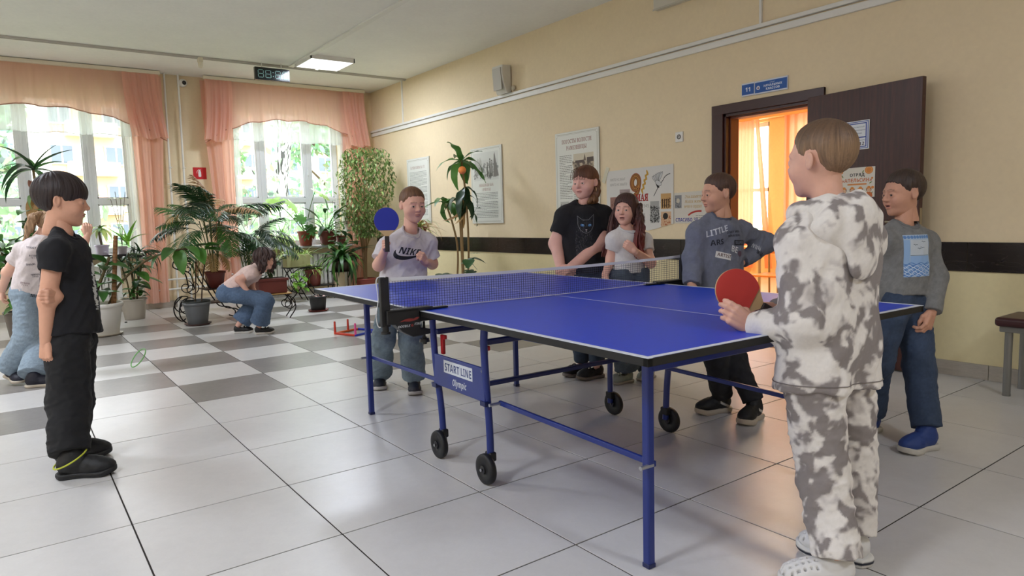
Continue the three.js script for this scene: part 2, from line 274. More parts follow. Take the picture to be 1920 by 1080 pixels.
{
  const s = bb(-0.042, 0, 0.012, 2.005, 0.004, 0.885, 0.003); const p = s.attributes.position, uv = s.attributes.uv; for (let i = 0; i < p.count; i++) uv.setXY(i, p.getZ(i) / 0.85, p.getY(i) / 2);
  mesh('leaf', s, doorMat, leaf);
  mesh('lock_plate', bb(-0.034, -0.008, 0.98, 1.14, 0.883, 0.888), std([170, 160, 140], 0.3, { metalness: 0.9 }), leaf);
  mesh('handle', merged([cyl([-0.042, 1.05, 0.79], [-0.085, 1.05, 0.79], 0.009), cyl([-0.085, 1.05, 0.79], [-0.085, 1.05, 0.68], 0.009), cyl([-0.042, 1.05, 0.79], [-0.05, 1.05, 0.79], 0.026, 0.026, 20)]), std([170, 160, 140], 0.3, { metalness: 0.9 }), leaf);
  mesh('hinge', merged([cyl([-0.004, 0.25, 0.0], [-0.004, 0.35, 0.0], 0.009), cyl([-0.004, 1.65, 0.0], [-0.004, 1.75, 0.0], 0.009)]), std([150, 130, 90], 0.35, { metalness: 0.9 }), leaf);
}

// =====================================================================  PRINTS AND SIGNS
function printBoard(name, label, category, tex, w, h, depth, pos, face, edgeMat) { // face: 'x' looks to -x, 'z' looks to +z
  const g = tag(group(name, ...pos), label, category);
  if (face === 'x') g.rotation.y = -Math.PI / 2;
  mesh('board', bx(w, h, depth, 0, 0, depth / 2), edgeMat, g);
  const p = mesh('print', new THREE.PlaneGeometry(w - 0.004, h - 0.004), std(0xffffff, 0.5, { map: tex }), g); p.position.z = depth + 0.0006;
  return g;
}
const boardEdge = std([196, 194, 186], 0.5), paperEdge = std([225, 222, 214], 0.8);
const scribble = (c, x, y, w, h, col, n) => { c.strokeStyle = col; c.lineWidth = Math.max(1, h * 0.13); for (let i = 0; i < n; i++) { const xx = x + (w * i) / n, ww = (w / n) * 0.7; c.beginPath(); c.moveTo(xx, y + h); c.lineTo(xx + ww * rnd() * 0.4, y); if (rnd() < 0.6) c.lineTo(xx + ww, y + h * rnd()); if (rnd() < 0.6) c.lineTo(xx + ww, y + h); c.stroke(); } };
const textLines = (c, x, y, w, n, gap, col) => { c.strokeStyle = col; c.lineWidth = gap * 0.34; for (let i = 0; i < n; i++) { const end = i % 6 === 5 ? w * (0.4 + 0.4 * rnd()) : w; let xx = x; while (xx < x + end) { const l = gap * (0.6 + 1.6 * rnd()); c.beginPath(); c.moveTo(xx, y + i * gap); c.lineTo(Math.min(xx + l, x + end), y + i * gap); c.stroke(); xx += l + gap * 0.28; } } };
const grainPhoto = (c, x, y, w, h, dark, light, n = 260) => { c.fillStyle = light; c.fillRect(x, y, w, h); for (let i = 0; i < n; i++) { const t = rnd(); c.fillStyle = t < 0.55 ? dark : light; c.globalAlpha = 0.25 + 0.5 * rnd(); c.beginPath(); c.ellipse(x + rnd() * w, y + h * (0.25 + 0.72 * rnd()), w * (0.015 + 0.045 * rnd()), h * (0.02 + 0.07 * rnd()), rnd() * 3, 0, 7); c.fill(); } c.globalAlpha = 1; };
function boardBase(c, w, h) { c.fillStyle = '#e3e3da'; c.fillRect(0, 0, w, h); c.strokeStyle = '#a9a693'; c.lineWidth = 4; c.strokeRect(18, 18, w - 36, h - 36); c.lineWidth = 2; c.strokeRect(28, 28, w - 56, h - 56); for (const [x, y] of [[28, 28], [w - 28, 28], [28, h - 28], [w - 28, h - 28]]) { c.fillStyle = '#e3e3da'; c.beginPath(); c.arc(x, y, 14, 0, 7); c.fill(); c.stroke(); } }
const texB1 = canvasTex(640, 900, (c, w, h) => {
  boardBase(c, w, h); c.fillStyle = '#8c5a4c'; c.textAlign = 'center'; c.font = 'bold 54px serif'; c.fillText('ПОГОСТЫ ВОЛОСТИ', w / 2, 112, 440); c.fillText('РАМЕННИЦЫ', w / 2, 178, 300);
  textLines(c, 62, 232, 190, 26, 17, '#77776c');
  grainPhoto(c, 275, 225, 290, 280, '#4a3a2c', '#b9a78c', 420); c.fillStyle = '#cfc4ac'; c.fillRect(275, 225, 290, 80); c.fillStyle = '#4b3b30'; c.fillRect(300, 290, 130, 26); c.fillRect(470, 270, 95, 44); c.fillStyle = '#6d5a48'; c.beginPath(); c.moveTo(420, 300); c.lineTo(440, 232); c.lineTo(460, 300); c.fill();
  textLines(c, 275, 540, 290, 14, 17, '#77776c'); grainPhoto(c, 66, 690, 130, 130, '#4a4a44', '#b8b8b0', 90); c.fillStyle = '#9d6a5c'; c.fillRect(66, 790, 130, 30); textLines(c, 230, 800, 330, 3, 17, '#77776c');
});
const texB2 = canvasTex(640, 900, (c, w, h) => {
  boardBase(c, w, h); c.fillStyle = '#d8d8d0'; c.fillRect(60, 60, w - 120, 330); grainPhoto(c, 70, 150, w - 150, 220, '#6c6a66', '#d3d2cb', 200);
  c.fillStyle = '#5d5950'; for (const [x, t, b, ww] of [[390, 130, 350, 34], [430, 150, 350, 30], [340, 170, 350, 26]]) { c.beginPath(); c.moveTo(x, b); c.lineTo(x + ww / 4, t + 40); c.arc(x + ww / 2, t + 18, ww / 3, 0, 7); c.lineTo(x + ww, b); c.fill(); }
  c.fillStyle = '#7b7670'; c.beginPath(); c.moveTo(470, 360); c.lineTo(490, 100); c.lineTo(505, 70); c.lineTo(525, 160); c.lineTo(580, 350); c.fill(); c.fillStyle = '#8d8a7e'; for (let i = 0; i < 16; i++) { c.fillRect(90 + i * 9, 110 + 60 * rnd(), 4, 180); }
  scribble(c, 170, 430, 300, 34, '#a8897c', 16); scribble(c, 230, 482, 180, 34, '#a8897c', 10);
  textLines(c, 90, 540, 460, 17, 18, '#6b6b64');
});
const texB3 = canvasTex(512, 720, (c, w, h) => { boardBase(c, w, h); scribble(c, 90, 86, 320, 30, '#a8897c', 16); textLines(c, 60, 150, 392, 36, 14, '#8a8a82'); });
printBoard('poster_board', 'framed history board with red title and crowd photograph', 'poster', texB1, 0.716, 1.0, 0.014, [XR - 0.001, 1.582, -2.755], 'x', boardEdge);
printBoard('poster_board', 'framed history board with faint engraving of standing figures', 'poster', texB2, 0.716, 0.99, 0.014, [XR - 0.001, 1.585, -4.527], 'x', boardEdge);
printBoard('poster_board', 'framed board of small text half hidden by the ficus', 'poster', texB3, 0.7, 0.99, 0.014, [XR - 0.001, 1.6, -6.36], 'x', boardEdge);

// hand-made wall newspaper for the ninth of May, torn lower edge
const texMay = canvasTex(1024, 720, (c, w, h) => {
  c.fillStyle = '#dcd9d4'; c.fillRect(0, 0, w, h);
  c.fillStyle = '#9a9690'; c.font = '44px sans-serif'; c.fillText('НИКТО НЕ ЗАБЫТ', 60, 128, 250); c.fillText('НИЧТО НЕ ЗАБЫТО!', 60, 188, 280);
  // ribbon numeral
  c.lineCap = 'round';
  for (const [lw, col] of [[62, '#b0763a'], [50, '#2d1f19'], [38, '#c98a42'], [24, '#2d1f19'], [11, '#c98a42']]) { c.strokeStyle = col; c.lineWidth = lw; c.beginPath(); c.ellipse(470, 165, 52, 72, 0.1, 0, 7); c.stroke(); c.beginPath(); c.moveTo(520, 185); c.quadraticCurveTo(520, 300, 410, 345); c.stroke(); }
  c.strokeStyle = '#8c1f1f'; c.lineWidth = 5; c.beginPath(); c.ellipse(470, 165, 86, 106, 0.1, 0, 7); c.stroke();
  c.fillStyle = '#b02a26'; c.strokeStyle = '#5c1512'; c.lineWidth = 6; c.font = 'bold 110px serif'; c.strokeText('МАЯ', 470, 380, 190); c.fillText('МАЯ', 470, 380, 190);
  c.fillStyle = '#c79a3e'; for (let i = 0; i < 9; i++) { c.save(); c.translate(570 + i * 10, 270 - i * 26); c.rotate(i % 2 ? 0.9 : -0.4); c.beginPath(); c.ellipse(0, 0, 12, 34, 0, 0, 7); c.fill(); c.restore(); }
  // crane on a twig
  c.strokeStyle = '#3a3a3a'; c.lineWidth = 8; c.beginPath(); c.moveTo(745, 330); c.quadraticCurveTo(820, 210, 880, 160); c.quadraticCurveTo(900, 110, 975, 96); c.stroke();
  c.fillStyle = '#c9c9c9'; c.strokeStyle = '#5d5d5d'; c.lineWidth = 4; for (let i = 0; i < 7; i++) { c.beginPath(); c.ellipse(760 + i * 14, 150 - i * 6, 14, 54, -0.8 + i * 0.22, 0, 7); c.fill(); c.stroke(); } c.beginPath(); c.ellipse(810, 190, 48, 26, 0.5, 0, 7); c.fill(); c.stroke(); c.fillStyle = '#22201f'; c.beginPath(); c.moveTo(770, 190); c.lineTo(830, 235); c.lineTo(800, 250); c.fill();
  // pasted prints
  c.fillStyle = '#b9a9a8'; c.fillRect(215, 232, 170, 90); textLines(c, 225, 250, 150, 5, 15, '#6f5d5c');
  grainPhoto(c, 60, 320, 110, 210, '#6e4a42', '#9c7468', 60); grainPhoto(c, 690, 390, 130, 240, '#1c1c1c', '#a9a9a6', 260); grainPhoto(c, 845, 310, 145, 170, '#5d3a22', '#c9a06a', 80); c.fillStyle = '#3b2a20'; for (let i = 0; i < 4; i++) c.fillRect(862 + i * 30, 370, 14, 100);
  grainPhoto(c, 845, 510, 145, 170, '#a34a2a', '#d9b592', 80); c.fillStyle = '#2c2622'; c.beginPath(); c.arc(910, 560, 36, 0, 7); c.fill(); grainPhoto(c, 430, 520, 180, 130, '#4a4a48', '#b9b7b2', 120);
  c.fillStyle = '#8d8983'; c.font = '52px sans-serif'; c.fillText('1945', 560, 455);
});
function tornPaper(W, H, torn) { const s = new THREE.Shape(); s.moveTo(-W / 2, H / 2); s.lineTo(W / 2, H / 2 + 0.012); s.lineTo(W / 2, -H / 2 + torn[0]); const n = torn.length - 1; for (let i = 1; i <= n; i++) s.lineTo(W / 2 - (W * i) / n, -H / 2 + torn[i]); s.closePath(); const g = new THREE.ExtrudeGeometry(s, { depth: 0.002, bevelEnabled: false }); const p = g.attributes.position, uv = g.attributes.uv; for (let i = 0; i < p.count; i++) uv.setXY(i, p.getX(i) / W + 0.5, p.getY(i) / (H + 0.012) + 0.5); return g; }
{
  const torn = []; for (let i = 0; i <= 30; i++) torn.push(i < 12 ? 0.055 - i * 0.006 + 0.008 * rnd() : 0.006 * rnd()); torn[0] = 0.06;
  const g = tag(group('wall_newspaper', XR - 0.003, 1.3, -1.852), 'large white handmade poster with red holiday lettering and crane', 'poster'); g.rotation.y = -Math.PI / 2;
  mesh('sheet', tornPaper(0.9, 0.61, torn), std(0xffffff, 0.85, { map: texMay }), g);
  mesh('tape', bx(0.05, 0.17, 0.001, 0, 0, 0).rotateZ(-0.42).translate(-0.46, 0.27, 0.004), phys([226, 218, 190], 0.25, { transparent: true, opacity: 0.75 }), g);
  const tex2 = canvasTex(512, 320, (c, w, h) => { c.fillStyle = '#d9d3c8'; c.fillRect(0, 0, w, h); grainPhoto(c, 10, 30, 96, 130, '#1e1e20', '#8d8d90', 40); c.fillStyle = '#c9c0b0'; c.beginPath(); c.arc(56, 85, 24, 0, 7); c.fill(); c.fillStyle = '#b5892f'; c.font = 'italic 40px serif'; c.fillText('Эта память', 150, 62); c.fillText('Наша живёт', 150, 110); c.fillText('вечно в сердцах', 140, 158, 240); c.strokeStyle = '#b23a30'; c.lineWidth = 18; c.beginPath(); c.moveTo(200, 235); c.quadraticCurveTo(260, 190, 380, 196); c.stroke(); c.fillStyle = '#3c3a8c'; c.font = 'bold 50px sans-serif'; c.fillText('СПАСИБО ЗА', 20, 296, 330); textLines(c, 300, 240, 180, 2, 18, '#8a8a84'); });
  const g2 = tag(group('paper_note', XR - 0.003, 1.198, -1.18), 'small paper with a portrait and handwriting taped beside the doorway', 'poster'); g2.rotation.y = -Math.PI / 2;
  mesh('sheet', tornPaper(0.43, 0.285, [0, 0, 0, 0]), std(0xffffff, 0.85, { map: tex2 }), g2);
}
// room signs above the doorway
const texNo = canvasTex(256, 230, (c, w, h) => { c.fillStyle = '#d7dbe6'; c.fillRect(0, 0, w, h); c.fillStyle = '#1f58a8'; c.fillRect(0, 22, w, h - 44); c.fillStyle = '#e6ecf6'; c.font = 'bold 110px sans-serif'; c.textAlign = 'center'; c.fillText('11', w / 2 + 6, 156); });
const texCl = canvasTex(640, 230, (c, w, h) => { c.fillStyle = '#d7dbe6'; c.fillRect(0, 0, w, h); c.fillStyle = '#1f58a8'; c.fillRect(8, 22, w - 16, h - 44); c.fillStyle = '#d9dbe2'; c.beginPath(); c.arc(74, 120, 36, 0, 7); c.fill(); c.fillStyle = '#b06a6a'; c.beginPath(); c.arc(74, 124, 18, 0, 7); c.fill(); c.fillStyle = '#5c6d99'; c.beginPath(); c.moveTo(60, 136); c.lineTo(74, 92); c.lineTo(88, 136); c.fill(); c.fillStyle = '#e6ecf6'; c.textAlign = 'center'; c.font = '26px sans-serif'; c.fillText('кабинет', 350, 64); c.font = 'bold 58px sans-serif'; c.fillText('НАЧАЛЬНЫХ', 360, 122, 360); c.fillText('КЛАССОВ', 360, 180, 270); });
printBoard('room_number_sign', 'small blue sign with the number eleven above the doorway', 'sign', texNo, 0.12, 0.108, 0.008, [XR - 0.002, 2.168, -0.595], 'x', std([205, 208, 216], 0.4));
printBoard('room_name_sign', 'wide blue sign with white lettering above the doorway', 'sign', texCl, 0.304, 0.108, 0.008, [XR - 0.002, 2.166, -0.381], 'x', std([205, 208, 216], 0.4));
// papers on the door leaf (door local frame)
const tex112 = canvasTex(320, 420, (c, w, h) => { c.fillStyle = '#dfe3ea'; c.fillRect(0, 0, w, h); c.strokeStyle = '#27479a'; c.lineWidth = 10; c.strokeRect(16, 16, w - 32, h - 32); c.lineWidth = 14; c.strokeRect(40, 40, w - 80, h - 80); c.fillStyle = '#27479a'; c.fillRect(40, 236, w - 80, 16); c.fillStyle = '#59607a'; c.font = '27px sans-serif'; c.textAlign = 'center'; c.fillText('ответственный', w / 2, 100, 210); c.fillText('за противопожарное', w / 2, 146, 220); c.fillText('состояние', w / 2, 192, 150); c.fillText('при пожаре звонить', w / 2, 294, 220); c.font = 'bold 66px sans-serif'; c.fillStyle = '#4b4352'; c.fillText('112', w / 2 + 46, 360); });
const texOr = canvasTex(560, 480, (c, w, h) => {
  c.fillStyle = '#ded8cb'; c.fillRect(0, 0, w, h); c.fillStyle = '#d7832f'; for (const [x, y, r] of [[470, 50, 62], [40, 60, 30], [520, 180, 16], [30, 230, 20], [530, 330, 22]]) { c.beginPath(); c.arc(x, y, r, 0, 7); c.fill(); }
  c.strokeStyle = '#e9b06a'; c.lineWidth = 6; c.beginPath(); c.arc(470, 50, 44, 0, 7); c.stroke(); c.fillStyle = '#6c7a34'; for (const [x, y, a] of [[380, 70, 0.6], [60, 130, -0.5], [500, 250, 1], [520, 420, 0.3]]) { c.save(); c.translate(x, y); c.rotate(a); c.beginPath(); c.ellipse(0, 0, 8, 26, 0, 0, 7); c.fill(); c.restore(); }
  c.fillStyle = '#33302e'; c.textAlign = 'center'; c.font = 'bold 72px sans-serif'; c.fillText('ОТРЯД', 290, 142); c.fillStyle = '#c2602a'; c.font = 'bold 82px sans-serif'; c.fillText('«АПЕЛЬСИН»', 285, 232, 470);
  c.fillStyle = '#d98d4c'; c.beginPath(); c.roundRect(140, 256, 300, 26, 12); c.fill();
  for (let i = 0; i < 4; i++) { const x = 90 + i * 128, y = 360; c.fillStyle = '#c96a2c'; c.beginPath(); c.ellipse(x, y + 96, 56, 60, 0, 0, 7); c.fill(); c.fillStyle = '#5a3a26'; c.beginPath(); c.arc(x, y + 4, 40, 0, 7); c.fill(); c.fillStyle = '#e2b48e'; c.beginPath(); c.arc(x, y + 12, 31, 0, 7); c.fill(); c.fillStyle = '#3a2a20'; c.beginPath(); c.arc(x - 11, y + 10, 3.5, 0, 7); c.arc(x + 11, y + 10, 3.5, 0, 7); c.fill(); c.fillStyle = '#d98a3c'; c.fillRect(x - 42, y - 26, 84, 12); c.beginPath(); c.arc(x, y - 26, 28, Math.PI, 0); c.fill(); }
});
function doorPaper(name, label, tex, w, h, y, z) { const g = tag(group(name), label, 'notice'); g.position.copy(V(-0.0435, y, z).applyAxisAngle(V(0, 1, 0), leaf.rotation.y).add(leaf.position)); g.rotation.y = leaf.rotation.y - Math.PI / 2; mesh('sheet', bx(w, h, 0.001, 0, 0, 0.0005), paperEdge, g); const p = mesh('print', new THREE.PlaneGeometry(w - 0.002, h - 0.002), std(0xffffff, 0.45, { map: tex }), g); p.position.z = 0.0014; }
doorPaper('fire_notice', 'blue bordered fire notice with 112 taped to the door', tex112, 0.19, 0.205, 1.672, 0.425);
doorPaper('group_notice', 'orange illustrated squad notice taped to the door', texOr, 0.285, 0.215, 1.335, 0.428);
// red wall signs on the pier
const texExt = canvasTex(256, 256, (c, w, h) => { c.fillStyle = '#c4161c'; c.fillRect(0, 0, w, h); c.fillStyle = '#e9e4e0'; c.beginPath(); c.roundRect(98, 78, 56, 130, 18); c.fill(); c.fillRect(114, 52, 24, 30); c.fillRect(96, 46, 60, 14); c.strokeStyle = '#e9e4e0'; c.lineWidth = 9; c.beginPath(); c.moveTo(108, 58); c.quadraticCurveTo(66, 70, 74, 130); c.stroke(); });
printBoard('fire_sign', 'red extinguisher sign on the pier between the curtains', 'sign', texExt, 0.18, 0.17, 0.004, [2.05, 1.93, ZW], 'z', std([190, 30, 30], 0.5));
const texHose = canvasTex(256, 256, (c, w, h) => { c.fillStyle = '#b8282a'; c.fillRect(0, 0, w, h); c.strokeStyle = '#e9d8d4'; c.lineWidth = 16; c.beginPath(); c.arc(120, 120, 54, 0, 5.2); c.stroke(); });
printBoard('fire_hose_sign', 'faded red sign half hidden behind the palm fronds', 'sign', texHose, 0.13, 0.11, 0.004, [2.14, 1.56, ZW], 'z', std([190, 30, 30], 0.5));

// =====================================================================  CURTAINS
function sheet(nu, nv, f) { const pos = [], uv = [], idx = []; for (let j = 0; j <= nv; j++) for (let i = 0; i <= nu; i++) { const p = f(i / nu, j / nv); pos.push(p[0], p[1], p[2]); uv.push(i / nu, j / nv); } for (let j = 0; j < nv; j++) for (let i = 0; i < nu; i++) { const a = j * (nu + 1) + i; idx.push(a, a + 1, a + nu + 1, a + 1, a + nu + 2, a + nu + 1); } const g = new THREE.BufferGeometry(); g.setAttribute('position', new THREE.Float32BufferAttribute(pos, 3)); g.setAttribute('uv', new THREE.Float32BufferAttribute(uv, 2)); g.setIndex(idx); g.computeVertexNormals(); return g; }
const peach = phys([248, 202, 182], 0.95, { transmission: 0.55, thickness: 0 });
const peachSheer = phys([246, 200, 180], 0.95, { transmission: 0.55, thickness: 0, transparent: true, opacity: 0.9 });
const tulle = phys([236, 240, 238], 0.95, { transmission: 0.5, thickness: 0, transparent: true, opacity: 0.72 });
const hemMat = phys([240, 214, 196], 0.9, { transmission: 0.4, thickness: 0 });
const folds = (x, s, a = 1) => a * (Math.sin(x * 34 + s + 1.3 * Math.sin(x * 5.3 + s)) * 0.5 + Math.sin(x * 61 + 2.1 * s) * 0.28 + Math.sin(x * 97 + 3 * s) * 0.16);
function windowCurtains(x0, x1, sd, where, first) {
  const xc = (x0 + x1) / 2, hw = (x1 - x0) / 2;
  const co = tag(group('curtain_cornice', xc, 3.29, ZW + 0.2), 'cream curtain rail board above ' + where, 'curtain rail');
  mesh('board', bb(-hw - 0.02, hw + 0.02, -0.035, 0.012, -0.02, 0.03, 0.004), std([232, 222, 198], 0.5), co);
  mesh('bracket', merged([bb(-hw * 0.7 - 0.02, -hw * 0.7 + 0.02, -0.02, 0.0, -0.2, -0.02), bb(hw * 0.7 - 0.02, hw * 0.7 + 0.02, -0.02, 0.0, -0.2, -0.02)]), std([232, 222, 198], 0.5), co);
  const arch = (t) => { const s = Math.abs(t * 2 - 1); return 2.74 - 0.36 * Math.pow(s, 2.2) + 0.012 * Math.sin(t * 40 + sd) - (s > 0.87 ? 0.02 : 0); };
  const va = group('valance_curtain', xc, 0, ZW + 0.18); tag(va, 'gathered peach valance with an arched hem over ' + where, 'curtain');
  const wob = (t, v) => folds(t * hw * 2, sd, 0.018 * (0.35 + v));
  mesh('cloth', sheet(340, 24, (u, v) => { const yb = arch(u); return [(u * 2 - 1) * (hw + 0.05 * v), mix(3.265, yb, v), wob(u, v) + 0.02 * v]; }), peachSheer, va);
  mesh('hem', sheet(340, 1, (u, v) => { const yb = arch(u); return [(u * 2 - 1) * (hw + 0.052), yb + 0.014 * v - 0.004, wob(u, 1) + 0.024]; }), std([182, 128, 108], 0.9), va);
  for (const s of [-1, 1]) mesh('tail', sheet(60, 24, (u, v) => { const t = s < 0 ? u * 0.15 : 1 - u * 0.15; return [(t * 2 - 1) * hw + s * 0.07 * v * v, mix(3.262, 2.385 + 0.02 * Math.sin(u * 9), v), folds(t * hw * 2 * 1.7, sd + 2, 0.03 * (0.4 + v)) + 0.03 + 0.03 * v]; }), peach, va);
  const tu = group('sheer_curtain', xc, 0, ZW + 0.1); tag(tu, 'short white tulle hanging behind the valance of ' + where, 'curtain');
  mesh('cloth', sheet(300, 8, (u, v) => [(u * 2 - 1) * hw * 0.86, mix(3.2, 2.415 + 0.012 * Math.sin(u * 31 + sd), v), folds(u * hw * 2 * 1.2, sd + 5, 0.022 * (0.5 + v))]), tulle, tu);
  mesh('hem', sheet(300, 1, (u, v) => [(u * 2 - 1) * hw * 0.86, 2.415 + 0.012 * Math.sin(u * 31 + sd) + 0.012 * v, folds(u * hw * 2 * 1.2, sd + 5, 0.033) + 0.002]), phys([236, 240, 238], 0.95, { transparent: true, opacity: 0.72 }), tu);
  for (const s of [-1, 1]) {
    if (first && s < 0) continue;
    const a = s < 0 ? x0 : x1 - 0.42, dr = group('curtain_drape', a + 0.21, 0, ZW + 0.12);
    tag(dr, s < 0 ? 'long peach drape hanging next to the red wall sign' : first ? 'long peach drape hanging beside the heating risers' : 'long peach drape hanging in the corner behind the ficus', 'curtain');
    mesh('cloth', sheet(120, 30, (u, v) => { const sq = 1 - 0.26 * smooth(0.1, 0.6, v); return [(u - 0.5) * 0.42 * sq + s * 0.05 * (1 - v), mix(3.25, 0.09, v), folds(u * 0.42 * 1.15, sd + s, 0.045 * (0.5 + v * 0.6))]; }), peach, dr);
    mesh('lining', sheet(40, 20, (u, v) => [-s * (0.15 + u * 0.1 - 0.02 * v), mix(3.2, 0.1, v), -0.03 + folds(u * 0.2, sd + 3, 0.02)]), tulle, dr);
  }
}
windowCurtains(-1.4, 1.56, 1.7, 'the window with the dark sill edge', true);
windowCurtains(2.16, 4.6, 4.1, 'the window crowded with plants', false);

// =====================================================================  THE CLASSROOM BEHIND THE DOORWAY
{
  const CX = 10.5, CY = 2.97, Z0 = -8.6, Z1 = 1.6, yel = std(0xffffff, 0.7, { map: plaster(255, 232, 176, 4) });
  struct(mesh('wall_classroom', metreUV(merged([bb(CX, CX + 0.2, 0, CY, Z0, -5.35), bb(CX, CX + 0.2, 0, 0.75, -5.35, -4.12), bb(CX, CX + 0.2, 2.7, CY, -5.35, -4.12), bb(CX, CX + 0.2, 0, CY, -4.12, -3.72), bb(CX, CX + 0.2, 0, 0.75, -3.72, -1.2), bb(CX, CX + 0.2, 2.7, CY, -3.72, -1.2), bb(CX, CX + 0.2, 0, CY, -1.2, Z1)])), yel), 'bright yellow classroom wall seen through the doorway', 'wall');
  struct(mesh('wall_classroom_end', metreUV(merged([bb(XR + WT, CX + 0.2, 0, CY, Z0 - 0.2, Z0), bb(XR + WT, CX + 0.2, 0, CY, Z1, Z1 + 0.2), bb(XR + WT, XR + WT + 0.01, 0, CY, Z0, DZ0), bb(XR + WT, XR + WT + 0.01, 0, CY, DZ1, Z1), bb(XR + WT, XR + WT + 0.01, DT, CY, DZ0, DZ1)])), yel), 'yellow side walls of the classroom', 'wall');
  struct(mesh('ceiling_classroom', metreUV(bb(XR + WT, CX + 0.2, CY, CY + 0.2, Z0 - 0.2, Z1 + 0.2)), std([250, 234, 196], 0.8)), 'warm ceiling of the classroom', 'ceiling');
  struct(mesh('floor_classroom', bb(XR + 0.02, CX, -0.0025, 0.004, Z0, Z1), std([222, 186, 156], 0.35)), 'orange brown classroom floor past the threshold', 'floor');
  const wn = new THREE.Group(); wn.name = 'window_4'; scene.add(wn); struct(wn, 'bright classroom window between orange drapes', 'window');
  for (const [a, b] of [[-5.35, -4.12], [-3.72, -1.2]]) {
    mesh('frame', merged([bb(CX + 0.08, CX + 0.14, 0.75, 2.7, a, a + 0.07), bb(CX + 0.08, CX + 0.14, 0.75, 2.7, b - 0.07, b), bb(CX + 0.08, CX + 0.14, 0.75, 0.82, a, b), bb(CX + 0.08, CX + 0.14, 2.63, 2.7, a, b), bb(CX + 0.08, CX + 0.14, 1.5, 1.56, a, b)]), pvc, wn);
    const p = mesh('pane', new THREE.PlaneGeometry(b - a - 0.14, 1.88).rotateY(Math.PI / 2), glassPane, wn); p.position.set(CX + 0.11, 1.72, (a + b) / 2);
  }
  const orange = phys([250, 172, 132], 0.95, { transmission: 0.42, thickness: 0 });
  const drape = (za, zb, zt, lab, sd) => { const g = tag(group('classroom_drape', CX - 0.1, 0, 0), lab, 'curtain'); mesh('cloth', sheet(90, 12, (u, v) => [folds(u * (zb - za) * 1.4, sd, 0.03), mix(2.74, 0.15, v), mix(za + zt[0] * v, zb + zt[1] * v, u)]), orange, g); return g; };
  drape(-4.87, -4.34, [0.0, -0.02], 'orange drape hanging at the far side of the classroom window', 1);
  drape(-4.33, -4.25, [0.22, 0.28], 'narrow slanting edge of an orange classroom drape', 2.2);
  drape(-3.77, -2.6, [0.0, 0.0], 'orange classroom drape behind the tie-dye boy', 3.1);
  struct(mesh('trim_4', bb(CX - 0.16, CX - 0.02, 2.74, 2.8, -5.6, -1.0, 0.01), std([250, 205, 140], 0.6)), 'pale curtain board in the classroom', 'trim');
  for (const [lx, lz] of [[7.4, -1.6], [7.4, -4.6]]) { const g = tag(group('classroom_light', lx, CY, lz), lz > -3 ? 'warm ceiling panel over the school desk in the classroom' : 'warm ceiling panel deeper inside the classroom', 'ceiling light', 'classroom ceiling panels'); mesh('housing', bb(-0.3, 0.3, -0.04, -0.001, -0.3, 0.3, 0.006), whitePlastic, g); mesh('diffuser', bb(-0.28, 0.28, -0.046, -0.04, -0.28, 0.28), lampGlow, g); const l = new THREE.RectAreaLight(0xffdcae, 48, 0.54, 0.54); l.position.set(lx, CY - 0.05, lz); l.lookAt(lx, 0, lz); scene.add(l); }
  // table and chair just inside
  const t = tag(group('school_desk', 7.2, 0, -1.75), 'small light wood school desk inside the classroom', 'desk');
  mesh('desk_top', bb(-0.3, 0.3, 0.70, 0.72, -0.6, 0.6, 0.005), std([236, 178, 104], 0.4), t);
  for (const [x, z] of [[-0.26, -0.5], [0.26, -0.5], [-0.26, 0.5], [0.26, 0.5]]) mesh('leg', bar([x, 0.004, z], [x, 0.7, z], 0.03, 0.03), std([176, 168, 150], 0.4, { metalness: 0.5 }), t);
  const ch = tag(group('school_chair', 6.6, 0, -1.5), 'rounded wooden school chair glimpsed past the boy with hand on hip', 'chair');
  mesh('seat', bb(-0.19, 0.19, 0.42, 0.44, -0.19, 0.19, 0.009), std([226, 150, 78], 0.4), ch);
  mesh('backrest', bb(0.17, 0.19, 0.66, 0.86, -0.19, 0.19, 0.009), std([226, 150, 78], 0.4), ch);
  for (const [x, z] of [[-0.17, -0.17], [-0.17, 0.17]]) mesh('leg', cyl([x, 0.004, z], [x, 0.42, z], 0.011), std([150, 140, 120], 0.4, { metalness: 0.6 }), ch);
  for (const z of [-0.17, 0.17]) mesh('leg', cyl([0.2, 0.004, z], [0.18, 0.8, z], 0.011), std([150, 140, 120], 0.4, { metalness: 0.6 }), ch);
}

